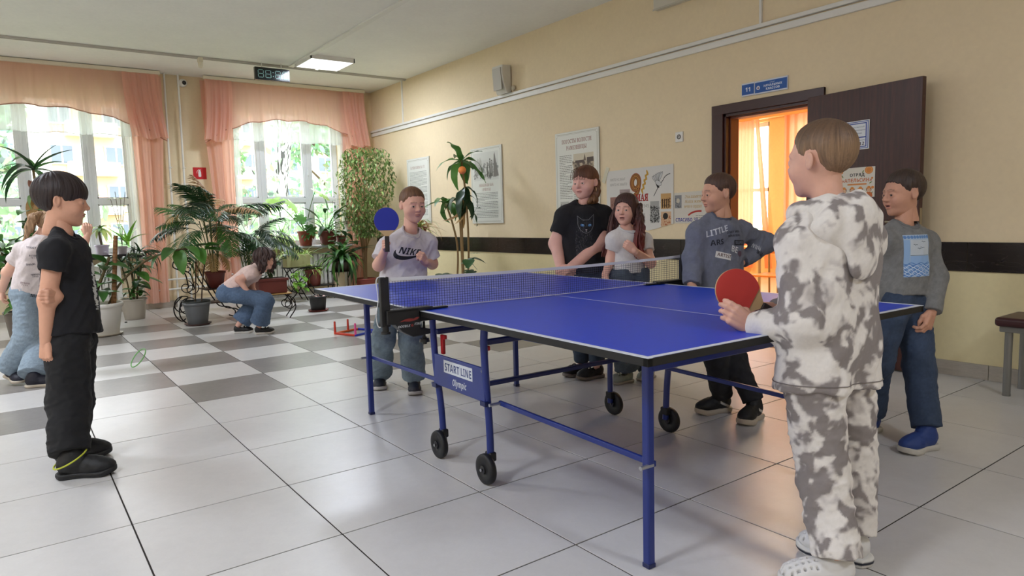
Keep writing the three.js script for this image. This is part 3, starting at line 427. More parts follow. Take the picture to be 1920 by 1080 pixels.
// =====================================================================  TABLE TENNIS TABLE
const table = group('table_tennis_table', 1.868, 0, 0.365, -0.0322);
tag(table, 'blue folding table tennis table with dark blue legs and wheels', 'table');
{
  const B = 1.525, L = 2.74, H = 0.76;
  const topTex = dataTex(256, (u, v) => { const n = (tnoise(u, v, 64, 301) - 0.5) * 4 + (tnoise(u, v, 128, 302) - 0.5) * 4 + (tnoise(u, v, 8, 303) - 0.5) * 3; return [12 + n * 0.5, 62 + n * 0.7, 198 + n]; }, 1);
  const topBlue = std(0xffffff, 0.42, { map: topTex }), lineW = std([214, 218, 228], 0.45), blackEdge = std([9, 9, 10], 0.55), tubeBlue = std([30, 48, 122], 0.32), tubeDark = std([24, 34, 84], 0.35), blk = std([22, 22, 24], 0.55), bolt = std([176, 178, 182], 0.3, { metalness: 0.8 });
  for (const s of [-1, 1]) {
    const z0 = s > 0 ? 0.003 : -L / 2, z1 = s > 0 ? L / 2 : -0.003;
    const half = sub('table_half', table);
    mesh('board', metreUV(bb(-B / 2 + 0.002, B / 2 - 0.002, H - 0.016, H, z0 + 0.001, z1 - 0.001)), topBlue, half);
    const e = 0.02, y0 = H - 0.002, y1 = H + 0.0006;
    mesh('white_border', merged([bb(-B / 2 + 0.001, -B / 2 + e, y0, y1, z0, z1), bb(B / 2 - e, B / 2 - 0.001, y0, y1, z0, z1), s > 0 ? bb(-B / 2 + e, B / 2 - e, y0, y1, z1 - e, z1 - 0.001) : bb(-B / 2 + e, B / 2 - e, y0, y1, z0 + 0.001, z0 + e)]), lineW, half);
    mesh('centre_line', bb(-0.0018, 0.0018, y0, y1 - 0.0002, s > 0 ? z0 : z0 + e, s > 0 ? z1 - e : z1), lineW, half);
    mesh('edge_frame', merged([bb(-B / 2, -B / 2 + 0.018, H - 0.024, H - 0.001, z0, z1), bb(B / 2 - 0.018, B / 2, H - 0.024, H - 0.001, z0, z1), bb(-B / 2, B / 2, H - 0.024, H - 0.001, s > 0 ? z1 - 0.018 : z0, s > 0 ? z1 : z0 + 0.018), bb(-B / 2, B / 2, H - 0.045, H - 0.016, s > 0 ? z0 : z1 - 0.018, s > 0 ? z0 + 0.018 : z1)]), blackEdge, half);
    for (const a of [-1, 1]) {
      const leg = mesh('leg', bar([a * 0.53, 0.012, s * 1.14], [a * 0.53, H - 0.045, s * 1.14], 0.03, 0.03), tubeBlue, half);
      mesh('foot_cap', bb(a * 0.53 - 0.016, a * 0.53 + 0.016, 0, 0.016, s * 1.14 - 0.016, s * 1.14 + 0.016, 0.003), tubeDark, half);
      mesh('brace', bar([a * 0.535 - a * 0.02, 0.36, s * 0.25], [a * 0.53 - a * 0.02, 0.345, s * 1.15], 0.014, 0.02), tubeBlue, half);
      mesh('bolt', merged([cyl([a * 0.52, 0.345, s * 1.15], [a * 0.575, 0.345, s * 1.15], 0.007), cyl([a * 0.52, 0.36, s * 0.26], [a * 0.575, 0.36, s * 0.26], 0.007)]), bolt, half);
    }
    mesh('leg_crossbar', bar([-0.53, 0.66, s * 1.14], [0.53, 0.66, s * 1.14], 0.022, 0.03), tubeBlue, half);
    mesh('under_rail', merged([bb(-0.6, 0.6, H - 0.045, H - 0.018, s * 0.3 - 0.015, s * 0.3 + 0.015), bb(-0.6, 0.6, H - 0.045, H - 0.018, s * 0.8 - 0.015, s * 0.8 + 0.015)]), blackEdge, half);
  }
  // centre undercarriage
  for (const a of [-1, 1]) for (const s of [-1, 1]) {
    const c = sub('wheel_leg', table);
    mesh('post', tube([[a * 0.57, H - 0.05, s * 0.235], [a * 0.572, 0.62, s * 0.228], [a * 0.565, 0.45, s * 0.225], [a * 0.55, 0.25, s * 0.217], [a * 0.545, 0.075, s * 0.212]], 0.0165, 30, 8), tubeBlue, c);
    const w = a * 0.545 + a * 0.026;
    mesh('wheel', lathe([[0.016, -0.014], [0.05, -0.0155], [0.064, -0.014], [0.0675, -0.006], [0.0675, 0.006], [0.064, 0.014], [0.05, 0.0155], [0.016, 0.014], [0.016, -0.014]], 40).rotateZ(Math.PI / 2).translate(w, 0.0675, s * 0.212), blk, c);
    mesh('hub', merged([cyl([w - 0.02, 0.0675, s * 0.212], [w + 0.02, 0.0675, s * 0.212], 0.018, 0.018, 20), cyl([w - 0.024, 0.0675, s * 0.212], [w + 0.024, 0.0675, s * 0.212], 0.006)]), a < 0 ? std([40, 40, 42], 0.4) : std([50, 50, 52], 0.4), c);
    mesh('axle_cap', merged([cyl([w - a * -0.0255, 0.0675, s * 0.212], [w + a * 0.029, 0.0675, s * 0.212], 0.007)]), bolt, c);
    mesh('brake', bb(a * 0.545 - 0.016, a * 0.545 + 0.016, 0.10, 0.14, s * 0.212 - 0.024, s * 0.212 + 0.024, 0.006), blk, c);
  }
  for (const a of [-1, 1]) {
    const px = a * 0.572, pn = mesh('side_panel', bb(px - 0.006, px + 0.006, 0.365, 0.515, -0.23, 0.23, 0.004), tubeBlue, table);
    mesh('panel_bracket', merged([bb(px - 0.012, px + 0.012, 0.35, 0.37, -0.24, -0.2), bb(px - 0.012, px + 0.012, 0.35, 0.37, 0.2, 0.24)]), tubeDark, table);
    for (const s of [-1, 1]) { mesh('release_handle', merged([bb(px - 0.008 - a * 0.03, px + 0.008 - a * 0.03, 0.51, 0.6, s * 0.19 - 0.012 * 1, s * 0.19 + 0.012, 0.005), bb(px - 0.008 - a * 0.03, px + 0.008 - a * 0.03, 0.585, 0.605, s * 0.19 - 0.012, s * 0.19 + 0.03, 0.004)]), std([188, 24, 30], 0.4), table); }
    mesh('rivet', merged([cyl([px - a * 0.002 - 0.01, 0.5, 0.215], [px + 0.01, 0.5, 0.215], 0.006), cyl([px - 0.01, 0.59, 0.225], [px + 0.01, 0.59, 0.225], 0.006), cyl([px - 0.01, 0.575, -0.228], [px + 0.01, 0.575, -0.228], 0.006)]), bolt, table);
    if (a < 0) {
      const tx = canvasTex(768, 250, (c, w, h) => {
        c.clearRect(0, 0, w, h); c.fillStyle = '#d4d8de'; c.fillRect(170, 22, 450, 104); c.fillStyle = '#22366f'; c.font = 'bold 88px sans-serif'; c.textBaseline = 'alphabetic'; c.fillText('START', 184, 108, 238); c.fillText('LINE', 440, 108, 168); c.fillStyle = '#9aa4bc'; c.fillRect(428, 30, 4, 90);
        c.fillStyle = '#22366f'; c.fillStyle = '#d0d4dc'; c.font = 'italic bold 74px sans-serif'; c.fillText('Olympic', 300, 212, 220);
      });
      const pr = mesh('panel_lettering', new THREE.PlaneGeometry(0.44, 0.143).rotateY(-Math.PI / 2), std(0xffffff, 0.5, { map: tx, transparent: true }), table); pr.position.set(px - 0.0068, 0.44, 0);
    }
  }
  mesh('crossbar', merged([bar([-0.57, 0.62, -0.2], [0.57, 0.62, -0.2], 0.025, 0.025), bar([-0.57, 0.62, 0.2], [0.57, 0.62, 0.2], 0.025, 0.025), bar([-0.56, 0.38, 0], [0.56, 0.38, 0], 0.02, 0.03)]), tubeDark, table);
}
// ---- net and posts (clamped on: a thing of its own)
const net = group('table_tennis_net', 1.868, 0.76, 0.365, -0.0322);
tag(net, 'black table tennis net with white tape clamped across the table', 'net');
{
  const W = 0.915, HN = 0.1525, blk = std([20, 20, 22], 0.45), thread = std([66, 70, 92], 0.9), white = std([226, 226, 228], 0.7);
  const sag = (t) => -0.012 * (1 - t * t), th = [], r = 0.0008;
  const strip = (x0, y0, x1, y1, s) => { const g = new THREE.BoxGeometry(1, 1, 1); const L = Math.hypot(x1 - x0, y1 - y0); g.scale(L, s, s); g.rotateZ(Math.atan2(y1 - y0, x1 - x0)); g.translate((x0 + x1) / 2, (y0 + y1) / 2, 0); return g; };
  const N = 138, M = 11, y0 = 0.012;
  for (let i = 0; i <= N; i++) { const t = (i / N) * 2 - 1; th.push(strip(t * W * 0.985, y0 - (1 - Math.abs(t)) * 0.008, t * W * 0.985, HN - 0.014 + sag(t), r * 1.6)); }
  for (let j = 0; j <= M; j++) for (let i = 0; i < 10; i++) { const t0 = (i / 10) * 2 - 1, t1 = ((i + 1) / 10) * 2 - 1, yy = (t) => mix(y0 - (1 - Math.abs(t)) * 0.008, HN - 0.014 + sag(t), j / M); th.push(strip(t0 * W * 0.985, yy(t0), t1 * W * 0.985, yy(t1), r * 1.6)); }
  mesh('mesh_cloth', merged(th), thread, net);
  const tape = []; for (let i = 0; i < 16; i++) { const t0 = (i / 16) * 2 - 1, t1 = ((i + 1) / 16) * 2 - 1; const g = strip(t0 * W, HN - 0.007 + sag(t0), t1 * W, HN - 0.007 + sag(t1), 0.004); g.scale(1, 1, 1); const p = g.attributes.position; for (let k = 0; k < p.count; k++) { const yc = HN - 0.007 + sag((p.getX(k) / W)); p.setY(k, yc + (p.getY(k) > yc ? 0.007 : -0.007)); } tape.push(g); }
  mesh('white_tape', merged(tape), white, net);
  mesh('bottom_cord', tube([[-W, 0.012, 0], [-W * 0.5, 0.007, 0], [0, 0.004, 0], [W * 0.5, 0.007, 0], [W, 0.012, 0]], 0.0018, 30, 6), white, net);
  for (const s of [-1, 1]) {
    const c = sub('net_post', net), x = s * W;
    mesh('upright', bb(x - 0.02, x + 0.02, -0.055, HN + 0.004, -0.012, 0.012, 0.004), blk, c);
    mesh('clamp_top', merged([bb(s * 0.70, x, 0.0015, 0.016, -0.028, 0.028, 0.004), bb(s * 0.70, s * 0.62, 0.0015, 0.01, -0.018, 0.018, 0.003)]), blk, c);
    const sh = new THREE.Shape(); sh.moveTo(0.915, 0.012); sh.lineTo(0.77, 0.012); sh.lineTo(0.766, -0.075); sh.lineTo(0.72, -0.085); sh.lineTo(0.72, -0.1); sh.lineTo(0.80, -0.105); sh.lineTo(0.845, -0.08); sh.lineTo(0.88, -0.045); sh.lineTo(0.915, -0.04); sh.closePath();
    const bd = new THREE.ExtrudeGeometry(sh, { depth: 0.05, bevelEnabled: true, bevelSize: 0.003, bevelThickness: 0.003, bevelSegments: 1 }); bd.translate(0, 0, -0.025); if (s < 0) bd.rotateY(Math.PI);
    mesh('clamp_body', bd, blk, c);
    mesh('clamp_screw', merged([cyl([s * 0.735, -0.13, 0], [s * 0.735, -0.05, 0], 0.006), cyl([s * 0.735, -0.14, 0], [s * 0.735, -0.125, 0], 0.024, 0.02, 14), cyl([s * 0.735, -0.15, 0], [s * 0.735, -0.118, 0], 0.01)]), blk, c);
    mesh('adjuster', merged([cyl([x, -0.075, 0], [x, -0.05, 0], 0.014), cyl([x, -0.085, 0], [x, -0.075, 0], 0.02), cyl([x, -0.05, -0.02], [x, -0.05, -0.045], 0.012)]), blk, c);
    mesh('cord', tube([[x - s * 0.004, HN + 0.004, 0.012], [x + s * 0.012, HN - 0.005, -0.02 * s * -1 - 0.02], [x + s * 0.014, 0.06, -0.03], [x + s * 0.02, -0.02, -0.045], [x + s * 0.012, -0.06, -0.04], [x + s * 0.004, -0.05, -0.02]], 0.0024, 40, 6), white, c);
    if (s < 0) {
      const tx = canvasTex(512, 300, (k, w, h) => { k.clearRect(0, 0, w, h); k.fillStyle = '#7d2a26'; k.beginPath(); k.moveTo(60, 120); k.quadraticCurveTo(200, 40, 330, 80); k.quadraticCurveTo(400, 40, 440, 60); k.quadraticCurveTo(420, 100, 360, 110); k.quadraticCurveTo(250, 140, 160, 110); k.lineTo(60, 120); k.fill(); k.beginPath(); k.arc(296, 200, 26, 0, 7); k.fill(); k.fillStyle = '#d2d4d8'; k.font = 'italic bold 58px serif'; k.fillText('DOUBLE', 20, 222, 236); k.fillText('FISH', 336, 200, 150); });
      const pr = mesh('lettering', new THREE.PlaneGeometry(0.125, 0.07), std(0xffffff, 0.5, { map: tx, transparent: true }), c); pr.position.set(-0.815, -0.045, 0.0292);
    }
  }
}
// ball in flight
{
  const b = mesh('table_tennis_ball', new THREE.SphereGeometry(0.02, 32, 20), std([240, 140, 60], 0.45)); tag(b, 'orange ball in flight before the tall dracaena', 'ball'); b.position.set(1.571, 1.394, 0.005);
}

// =====================================================================  SMALL THINGS ON THE FLOOR
{ // cross-shaped ring toss toy
  const g = tag(group('ring_toss_toy', 2.56, 0, -3.72, 0.35), 'coloured plastic ring toss cross with upright pegs', 'toy');
  const col = { red: std([206, 62, 42], 0.4), or: std([232, 112, 48], 0.4), bl: std([44, 66, 190], 0.4), pk: std([238, 88, 156], 0.4) };
  mesh('bar', bb(-0.17, 0.17, 0, 0.022, -0.012 + 0.15, 0.012 + 0.15, 0.006), col.bl, g);
  mesh('bar', bb(-0.17, 0.17, 0, 0.022, -0.012 - 0.15, 0.012 - 0.15, 0.006), col.or, g);
  mesh('bar', bb(-0.012 - 0.16, 0.012 - 0.16, 0, 0.022, -0.15, 0.15, 0.006), col.red, g);
  mesh('bar', bb(-0.012 + 0.16, 0.012 + 0.16, 0, 0.022, -0.15, 0.15, 0.006), col.bl, g);
  for (const [x, z, c] of [[-0.16, 0.15, col.pk], [0.0, 0.15, col.bl], [0.02, -0.15, col.red], [-0.16, -0.15, col.red]]) mesh('peg', merged([cyl([x, 0.02, z], [x, 0.13, z], 0.012, 0.01), cyl([x, 0.13, z], [x, 0.135, z], 0.011, 0.006)]), c, g);
}
{
  const r = mesh('toss_ring', new THREE.TorusGeometry(0.085, 0.005, 10, 60), std([126, 190, 112], 0.4)); tag(r, 'thin green toss ring spinning on edge above the tiles', 'toy'); r.position.set(0.495, 0.078, -3.42); { const ax = V(0.62, 0.68, 0.38).normalize(), bk = V(0.14, 0.42, -0.85); bk.addScaledVector(ax, -bk.dot(ax)).normalize(); r.quaternion.setFromRotationMatrix(new THREE.Matrix4().makeBasis(ax, bk, new THREE.Vector3().crossVectors(ax, bk))); }
}
tag(mesh('bottle_cap', lathe([[0, 0.012], [0.012, 0.012], [0.015, 0.008], [0.015, 0]], 14), std([40, 40, 40], 0.5)), 'tiny dark cap lying on the pale tiles by the beige pot', 'cap').position.set(0.79, 0, -6.6);
{ // bench at the long wall
  const g = tag(group('waiting_bench', 4.59, 0, 1.38), 'dark red padded bench on grey metal legs by the wall', 'bench');
  mesh('seat_pad', bx(0.36, 0.055, 1.5, 0, 0.452, 0.76, 0.02), std([64, 28, 32], 0.35), g);
  mesh('frame', merged([bb(-0.15, 0.15, 0.39, 0.425, 0.03, 1.48, 0.004)]), std([128, 128, 126], 0.4, { metalness: 0.4 }), g);
  for (const z of [0.07, 1.44]) for (const x of [-0.115, 0.135]) mesh('leg', merged([cyl([x, 0.01, z], [x, 0.42, z], 0.021, 0.021, 18), cyl([x, 0, z], [x, 0.014, z], 0.022, 0.022, 18)]), std([138, 138, 136], 0.35, { metalness: 0.5 }), g);
}

// =====================================================================  FIGURES: blended distance fields meshed with surface nets
function sdfMesh(f, lo, hi, cell, colorFn, snap = 0) {
  const nx = Math.ceil((hi[0] - lo[0]) / cell) + 2, ny = Math.ceil((hi[1] - lo[1]) / cell) + 2, nz = Math.ceil((hi[2] - lo[2]) / cell) + 2;
  const ox = lo[0] - cell / 2, oy = lo[1] - cell / 2, oz = lo[2] - cell / 2, N = nx * ny * nz, D = new Float32Array(N), BL = 6, reach = BL * cell * 0.87 * 1.5 + 0.012;
  for (let bz = 0; bz < nz; bz += BL) for (let by = 0; by < ny; by += BL) for (let bxx = 0; bxx < nx; bxx += BL) {
    const d = f(ox + (bxx + BL / 2) * cell, oy + (by + BL / 2) * cell, oz + (bz + BL / 2) * cell), far = Math.abs(d) > reach;
    for (let z = bz; z < Math.min(bz + BL, nz); z++) for (let y = by; y < Math.min(by + BL, ny); y++) for (let x = bxx; x < Math.min(bxx + BL, nx); x++) D[(z * ny + y) * nx + x] = far ? d : f(ox + x * cell, oy + y * cell, oz + z * cell);
  }
  const id = new Int32Array(N).fill(-1), pos = [], idx = [];
  const off = [0, 1, nx, nx + 1, nx * ny, nx * ny + 1, nx * ny + nx, nx * ny + nx + 1], E = [[0, 1], [2, 3], [4, 5], [6, 7], [0, 2], [1, 3], [4, 6], [5, 7], [0, 4], [1, 5], [2, 6], [3, 7]];
  for (let z = 0; z < nz - 1; z++) for (let y = 0; y < ny - 1; y++) for (let x = 0; x < nx - 1; x++) {
    const b = (z * ny + y) * nx + x; let m = 0; for (let k = 0; k < 8; k++) if (D[b + off[k]] < 0) m |= 1 << k;
    if (m === 0 || m === 255) continue;
    let sx = 0, sy = 0, sz = 0, c = 0;
    for (const [i, j] of E) { const a = D[b + off[i]], e = D[b + off[j]]; if (a < 0 === e < 0) continue; const t = a / (a - e); sx += (i & 1) + ((j & 1) - (i & 1)) * t; sy += ((i >> 1) & 1) + (((j >> 1) & 1) - ((i >> 1) & 1)) * t; sz += (i >> 2) + ((j >> 2) - (i >> 2)) * t; c++; }
    id[b] = pos.length / 3; pos.push(ox + (x + sx / c) * cell, oy + (y + sy / c) * cell, oz + (z + sz / c) * cell);
  }
  const quad = (a, b, c, d, flip) => { if (a < 0 || b < 0 || c < 0 || d < 0) return; flip ? idx.push(a, c, b, a, d, c) : idx.push(a, b, c, a, c, d); };
  for (let z = 1; z < nz - 1; z++) for (let y = 1; y < ny - 1; y++) for (let x = 1; x < nx - 1; x++) {
    const b = (z * ny + y) * nx + x, s = D[b] < 0;
    if (s !== D[b + 1] < 0) quad(id[b - nx - nx * ny], id[b - nx * ny], id[b], id[b - nx], !s);
    if (s !== D[b + nx] < 0) quad(id[b - 1 - nx * ny], id[b - 1], id[b], id[b - nx * ny], !s);
    if (s !== D[b + nx * ny] < 0) quad(id[b - 1 - nx], id[b - nx], id[b], id[b - 1], !s);
  }
  const n = pos.length / 3, P = new Float32Array(pos), Nn = new Float32Array(n * 3), C = colorFn ? new Float32Array(n * 3) : null, h = cell * 0.6;
  for (let i = 0; i < n; i++) {
    let x = P[3 * i], y = P[3 * i + 1], z = P[3 * i + 2];
    let gx = f(x + h, y, z) - f(x - h, y, z), gy = f(x, y + h, z) - f(x, y - h, z), gz = f(x, y, z + h) - f(x, y, z - h); const l = Math.hypot(gx, gy, gz) || 1; gx /= l; gy /= l; gz /= l;
    const d = clamp(f(x, y, z), -cell * 0.5, cell * 0.5); x -= gx * d; y -= gy * d; z -= gz * d; P[3 * i] = x; P[3 * i + 1] = y; P[3 * i + 2] = z; Nn[3 * i] = gx; Nn[3 * i + 1] = gy; Nn[3 * i + 2] = gz;
    if (C) { const c = colorFn(x, y, z, gx, gy, gz); C[3 * i] = c[0]; C[3 * i + 1] = c[1]; C[3 * i + 2] = c[2]; }
  }
  const g = new THREE.BufferGeometry(); g.setAttribute('position', new THREE.BufferAttribute(P, 3)); g.setAttribute('normal', new THREE.BufferAttribute(Nn, 3)); if (C) g.setAttribute('color', new THREE.BufferAttribute(C, 3)); g.setIndex(idx); return g;
}
const A3 = (v) => (v.isVector3 ? [v.x, v.y, v.z] : v);
// tapered capsule
function cap(a, b, ra, rb = ra) { a = A3(a); b = A3(b); const bx_ = b[0] - a[0], by = b[1] - a[1], bz = b[2] - a[2], L = bx_ * bx_ + by * by + bz * bz || 1e-9; const f = (x, y, z) => { const px = x - a[0], py = y - a[1], pz = z - a[2]; let t = (px * bx_ + py * by + pz * bz) / L; t = t < 0 ? 0 : t > 1 ? 1 : t; const dx = px - bx_ * t, dy = py - by * t, dz = pz - bz * t; return Math.sqrt(dx * dx + dy * dy + dz * dz) - (ra + (rb - ra) * t); }; const r = Math.max(ra, rb); f.lo = [0, 1, 2].map((k) => Math.min(a[k], b[k]) - r); f.hi = [0, 1, 2].map((k) => Math.max(a[k], b[k]) + r); return f; }
// tapered capsule cut flat beyond b
function capCut(a, b, ra, rb, over = 0) { a = A3(a); b = A3(b); const d = [0, 1, 2].map((k) => b[k] - a[k]), L = Math.hypot(...d), u = d.map((v) => v / L), e = [0, 1, 2].map((k) => b[k] + u[k] * 0.04), c = cap(a, e, ra, rb); const f = (x, y, z) => Math.max(c(x, y, z), (x - b[0]) * u[0] + (y - b[1]) * u[1] + (z - b[2]) * u[2] - over); f.lo = c.lo; f.hi = c.hi; return f; }
function ell(c, r, ax) { // ellipsoid, optional axes rows [X,Y,Z]
  c = A3(c); const [cx, cy, cz] = c, i0 = 1 / r[0], i1 = 1 / r[1], i2 = 1 / r[2], m0 = Math.min(...r);
  const f = (x, y, z) => { let px = x - cx, py = y - cy, pz = z - cz; if (ax) { const a = px * ax[0][0] + py * ax[0][1] + pz * ax[0][2], b = px * ax[1][0] + py * ax[1][1] + pz * ax[1][2], d = px * ax[2][0] + py * ax[2][1] + pz * ax[2][2]; px = a; py = b; pz = d; } px *= i0; py *= i1; pz *= i2; const k0 = Math.sqrt(px * px + py * py + pz * pz); px *= i0; py *= i1; pz *= i2; const k1 = Math.sqrt(px * px + py * py + pz * pz); return k1 < 1e-9 ? -m0 : (k0 * (k0 - 1)) / k1; }; const m = Math.max(...r); f.lo = c.map((v) => v - m); f.hi = c.map((v) => v + m); return f;
}
const smin = (a, b, k) => { const h = k - Math.abs(a - b); return h > 0 ? Math.min(a, b) - (h * h) / (4 * k) : Math.min(a, b); };
const smax = (a, b, k) => -smin(-a, -b, k);
function blend(list, k) { const f = (x, y, z) => { let d = list[0](x, y, z); for (let i = 1; i < list.length; i++) d = smin(d, list[i](x, y, z), k); return d; }; f.lo = [0, 1, 2].map((c) => Math.min(...list.map((l) => l.lo[c]))); f.hi = [0, 1, 2].map((c) => Math.max(...list.map((l) => l.hi[c]))); return f; }
const grow = (f, m) => [f.lo.map((v) => v - m), f.hi.map((v) => v + m)];
const lin = (r, g, b) => srgb(r, g, b).toArray();
const skinMat = new THREE.MeshPhysicalMaterial({ vertexColors: true, roughness: 0.52, sheen: 0.15, sheenRoughness: 0.5, sheenColor: new THREE.Color(0.6, 0.35, 0.3) });
const clothMat = new THREE.MeshStandardMaterial({ vertexColors: true, roughness: 0.92, side: THREE.DoubleSide });
const hairMat = new THREE.MeshPhysicalMaterial({ vertexColors: true, roughness: 0.55, side: THREE.DoubleSide });
const shoeMat = new THREE.MeshStandardMaterial({ vertexColors: true, roughness: 0.6 });
const eyeMat = new THREE.MeshStandardMaterial({ vertexColors: true, roughness: 0.12 });
function mergeColored(list) { return mergeGeometries(list.map((g) => { const n = g.index ? g.toNonIndexed() : g; for (const k of Object.keys(n.attributes)) if (!['position', 'normal', 'color'].includes(k)) n.deleteAttribute(k); return n; })); }
function tint(g, c) { const n = g.attributes.position.count, a = new Float32Array(n * 3); for (let i = 0; i < n; i++) { a[3 * i] = c[0]; a[3 * i + 1] = c[1]; a[3 * i + 2] = c[2]; } g.setAttribute('color', new THREE.BufferAttribute(a, 3)); return g; }

// ---- hand: palm, four fingers and a thumb, each finger its own chain. side: +1 right, -1 left
function handField(wr, dir, palm, side, size, curl, thumb = 0.5, spread = 0.0) {
  const d = dir.clone().normalize(), n = palm.clone().sub(d.clone().multiplyScalar(palm.dot(d))).normalize(), t = new THREE.Vector3().crossVectors(d, n).multiplyScalar(side), s = size, P = [];
  const at = (a, b, c) => wr.clone().addScaledVector(d, a * s).addScaledVector(t, b * s).addScaledVector(n, c * s);
  P.push(cap(at(-0.12, 0, 0), at(0.06, 0, 0), 0.155 * s, 0.16 * s));
  const fl = [0.40, 0.45, 0.42, 0.33], off = [0.185, 0.065, -0.06, -0.18], fr = [0.062, 0.064, 0.06, 0.054], bend = [58, 82, 52];
  for (let k = 0; k < 4; k++) {
    const kn = at(0.52 - Math.abs(k - 1.2) * 0.022, off[k], -0.015); P.push(cap(at(0.08, off[k] * 0.6, 0), kn, 0.115 * s, 0.078 * s));
    let p = kn, a = 0; const c = Array.isArray(curl) ? curl[k] : curl;
    for (let j = 0; j < 3; j++) { a += (c * bend[j] * Math.PI) / 180; const fd = d.clone().multiplyScalar(Math.cos(a)).addScaledVector(n, Math.sin(a)).addScaledVector(t, spread * (1.5 - k) * 0.12), q = p.clone().addScaledVector(fd, fl[k] * s * [0.45, 0.3, 0.25][j]); P.push(cap(p, q, fr[k] * s * (1 - 0.06 * j), fr[k] * s * (0.94 - 0.07 * j))); p = q; }
  }
  const t0 = at(0.1, 0.14, 0.03), t1 = at(0.29, 0.27 - 0.06 * thumb, 0.06 + 0.1 * thumb), t2 = at(0.45, 0.25 - 0.17 * thumb, 0.1 + 0.17 * thumb), t3 = at(0.56, 0.2 - 0.22 * thumb, 0.12 + 0.19 * thumb);
  P.push(cap(t0, t1, 0.085 * s, 0.078 * s), cap(t1, t2, 0.072 * s, 0.066 * s), cap(t2, t3, 0.064 * s, 0.05 * s));
  return blend(P, 0.028 * s);
}

// ---- head in its own frame (unit = head height, +z forward)
function headField(o) {
  const cheek = o.cheek ?? 1, mo = o.mouth ?? 0;
  const cr = ell([0, 0.14, -0.06], [0.345, 0.36, 0.43]), fc = ell([0, -0.09, 0.1], [0.29 * cheek, 0.385, 0.285]), jaw = ell([0, -0.33, 0.19], [0.165 * cheek, 0.14, 0.15]), chin = ell([0, -0.415, 0.29], [0.075, 0.06, 0.06]);
  const ck = [-1, 1].map((s) => ell([s * 0.165 * cheek, -0.14, 0.23], [0.12 * cheek, 0.13, 0.13])), brow = ell([0, 0.1, 0.31], [0.23, 0.05, 0.075]);
  const nose = blend([cap([0, 0.045, 0.365], [0, -0.085, 0.445], 0.03, 0.042), ell([0, -0.1, 0.44], [0.052, 0.042, 0.045]), ell([0.04, -0.112, 0.405], [0.032, 0.03, 0.04]), ell([-0.04, -0.112, 0.405], [0.032, 0.03, 0.04])], 0.03);
  const lipU = ell([0, -0.226 + 0.012 * mo, 0.372], [0.092, 0.024, 0.045]), lipL = ell([0, -0.268 - 0.03 * mo, 0.362], [0.078, 0.028, 0.045]), mouth = ell([0, -0.247 - 0.006 * mo, 0.42], [0.085, 0.006 + 0.022 * mo, 0.07]);
  const lid = [-1, 1].map((s) => ell([s * 0.135, 0.0, 0.325], [0.082, 0.068, 0.07])), sock = [-1, 1].map((s) => ell([s * 0.14, 0.012, 0.43], [0.09, 0.06, 0.06])), ap = [-1, 1].map((s) => ell([s * 0.137, -0.002, 0.42], [0.066, 0.027, 0.09]));
  const ear = [-1, 1].map((s) => { const c = Math.cos(0.35), n = Math.sin(0.35); const ax = [[c * 1, 0, s * n * 1], [0, 1, 0], [-s * n, 0, c]]; const e = blend([ell([s * 0.365, 0.0, -0.06], [0.03, 0.115, 0.07], ax), ell([s * 0.345, -0.085, -0.045], [0.028, 0.045, 0.035], ax)], 0.03), dent = ell([s * 0.398, 0.01, -0.05], [0.024, 0.07, 0.038], ax); return (x, y, z) => smax(e(x, y, z), -dent(x, y, z), 0.02); });
  const neck = cap([0, -0.22, -0.07], [0, -0.62, -0.14], 0.2, 0.205);
  return (x, y, z) => {
    let d = smin(cr(x, y, z), fc(x, y, z), 0.12); d = smin(d, jaw(x, y, z), 0.12); d = smin(d, chin(x, y, z), 0.09); d = smin(d, ck[0](x, y, z), 0.09); d = smin(d, ck[1](x, y, z), 0.09); d = smin(d, brow(x, y, z), 0.07);
    d = smax(d, -sock[0](x, y, z), 0.07); d = smax(d, -sock[1](x, y, z), 0.07); d = smin(d, lid[0](x, y, z), 0.03); d = smin(d, lid[1](x, y, z), 0.03);
    d = smin(d, nose(x, y, z), 0.05); d = smin(d, lipU(x, y, z), 0.025); d = smin(d, lipL(x, y, z), 0.025); d = smax(d, -mouth(x, y, z), 0.012);
    d = smax(d, -ap[0](x, y, z), 0.006); d = smax(d, -ap[1](x, y, z), 0.006);
    d = smin(d, ear[0](x, y, z), 0.03); d = smin(d, ear[1](x, y, z), 0.03);
    return smin(d, neck(x, y, z), 0.1);
  };
}
// hairline height by direction round the head (0 front, pi back)
const LINES = {
  short: [[0, 0.3], [0.45, 0.29], [0.75, 0.25], [1.0, 0.14], [1.15, 0.02], [1.38, -0.02], [1.52, 0.1], [1.9, 0.09], [2.1, -0.12], [2.5, -0.26], [3.15, -0.31]],
  bowl: [[0, 0.085], [0.5, 0.075], [0.8, 0.05], [1.05, 0.02], [1.3, 0.02], [1.5, 0.1], [1.85, 0.07], [2.05, -0.12], [2.35, -0.3], [3.15, -0.36]],
  bangs: [[0, 0.24], [0.25, 0.19], [0.5, 0.15], [0.85, 0.0], [1.1, -0.02], [1.5, 0.05], [2.0, -0.05], [2.5, -0.2], [3.15, -0.3]],
  parted: [[0, 0.27], [0.4, 0.22], [0.7, 0.1], [0.95, -0.15], [1.2, -0.42], [2, -0.55], [3.15, -0.6]],
  curly: [[0, 0.2], [0.4, 0.17], [0.7, 0.05], [0.95, -0.2], [1.3, -0.4], [2.2, -0.5], [3.15, -0.5]],
};
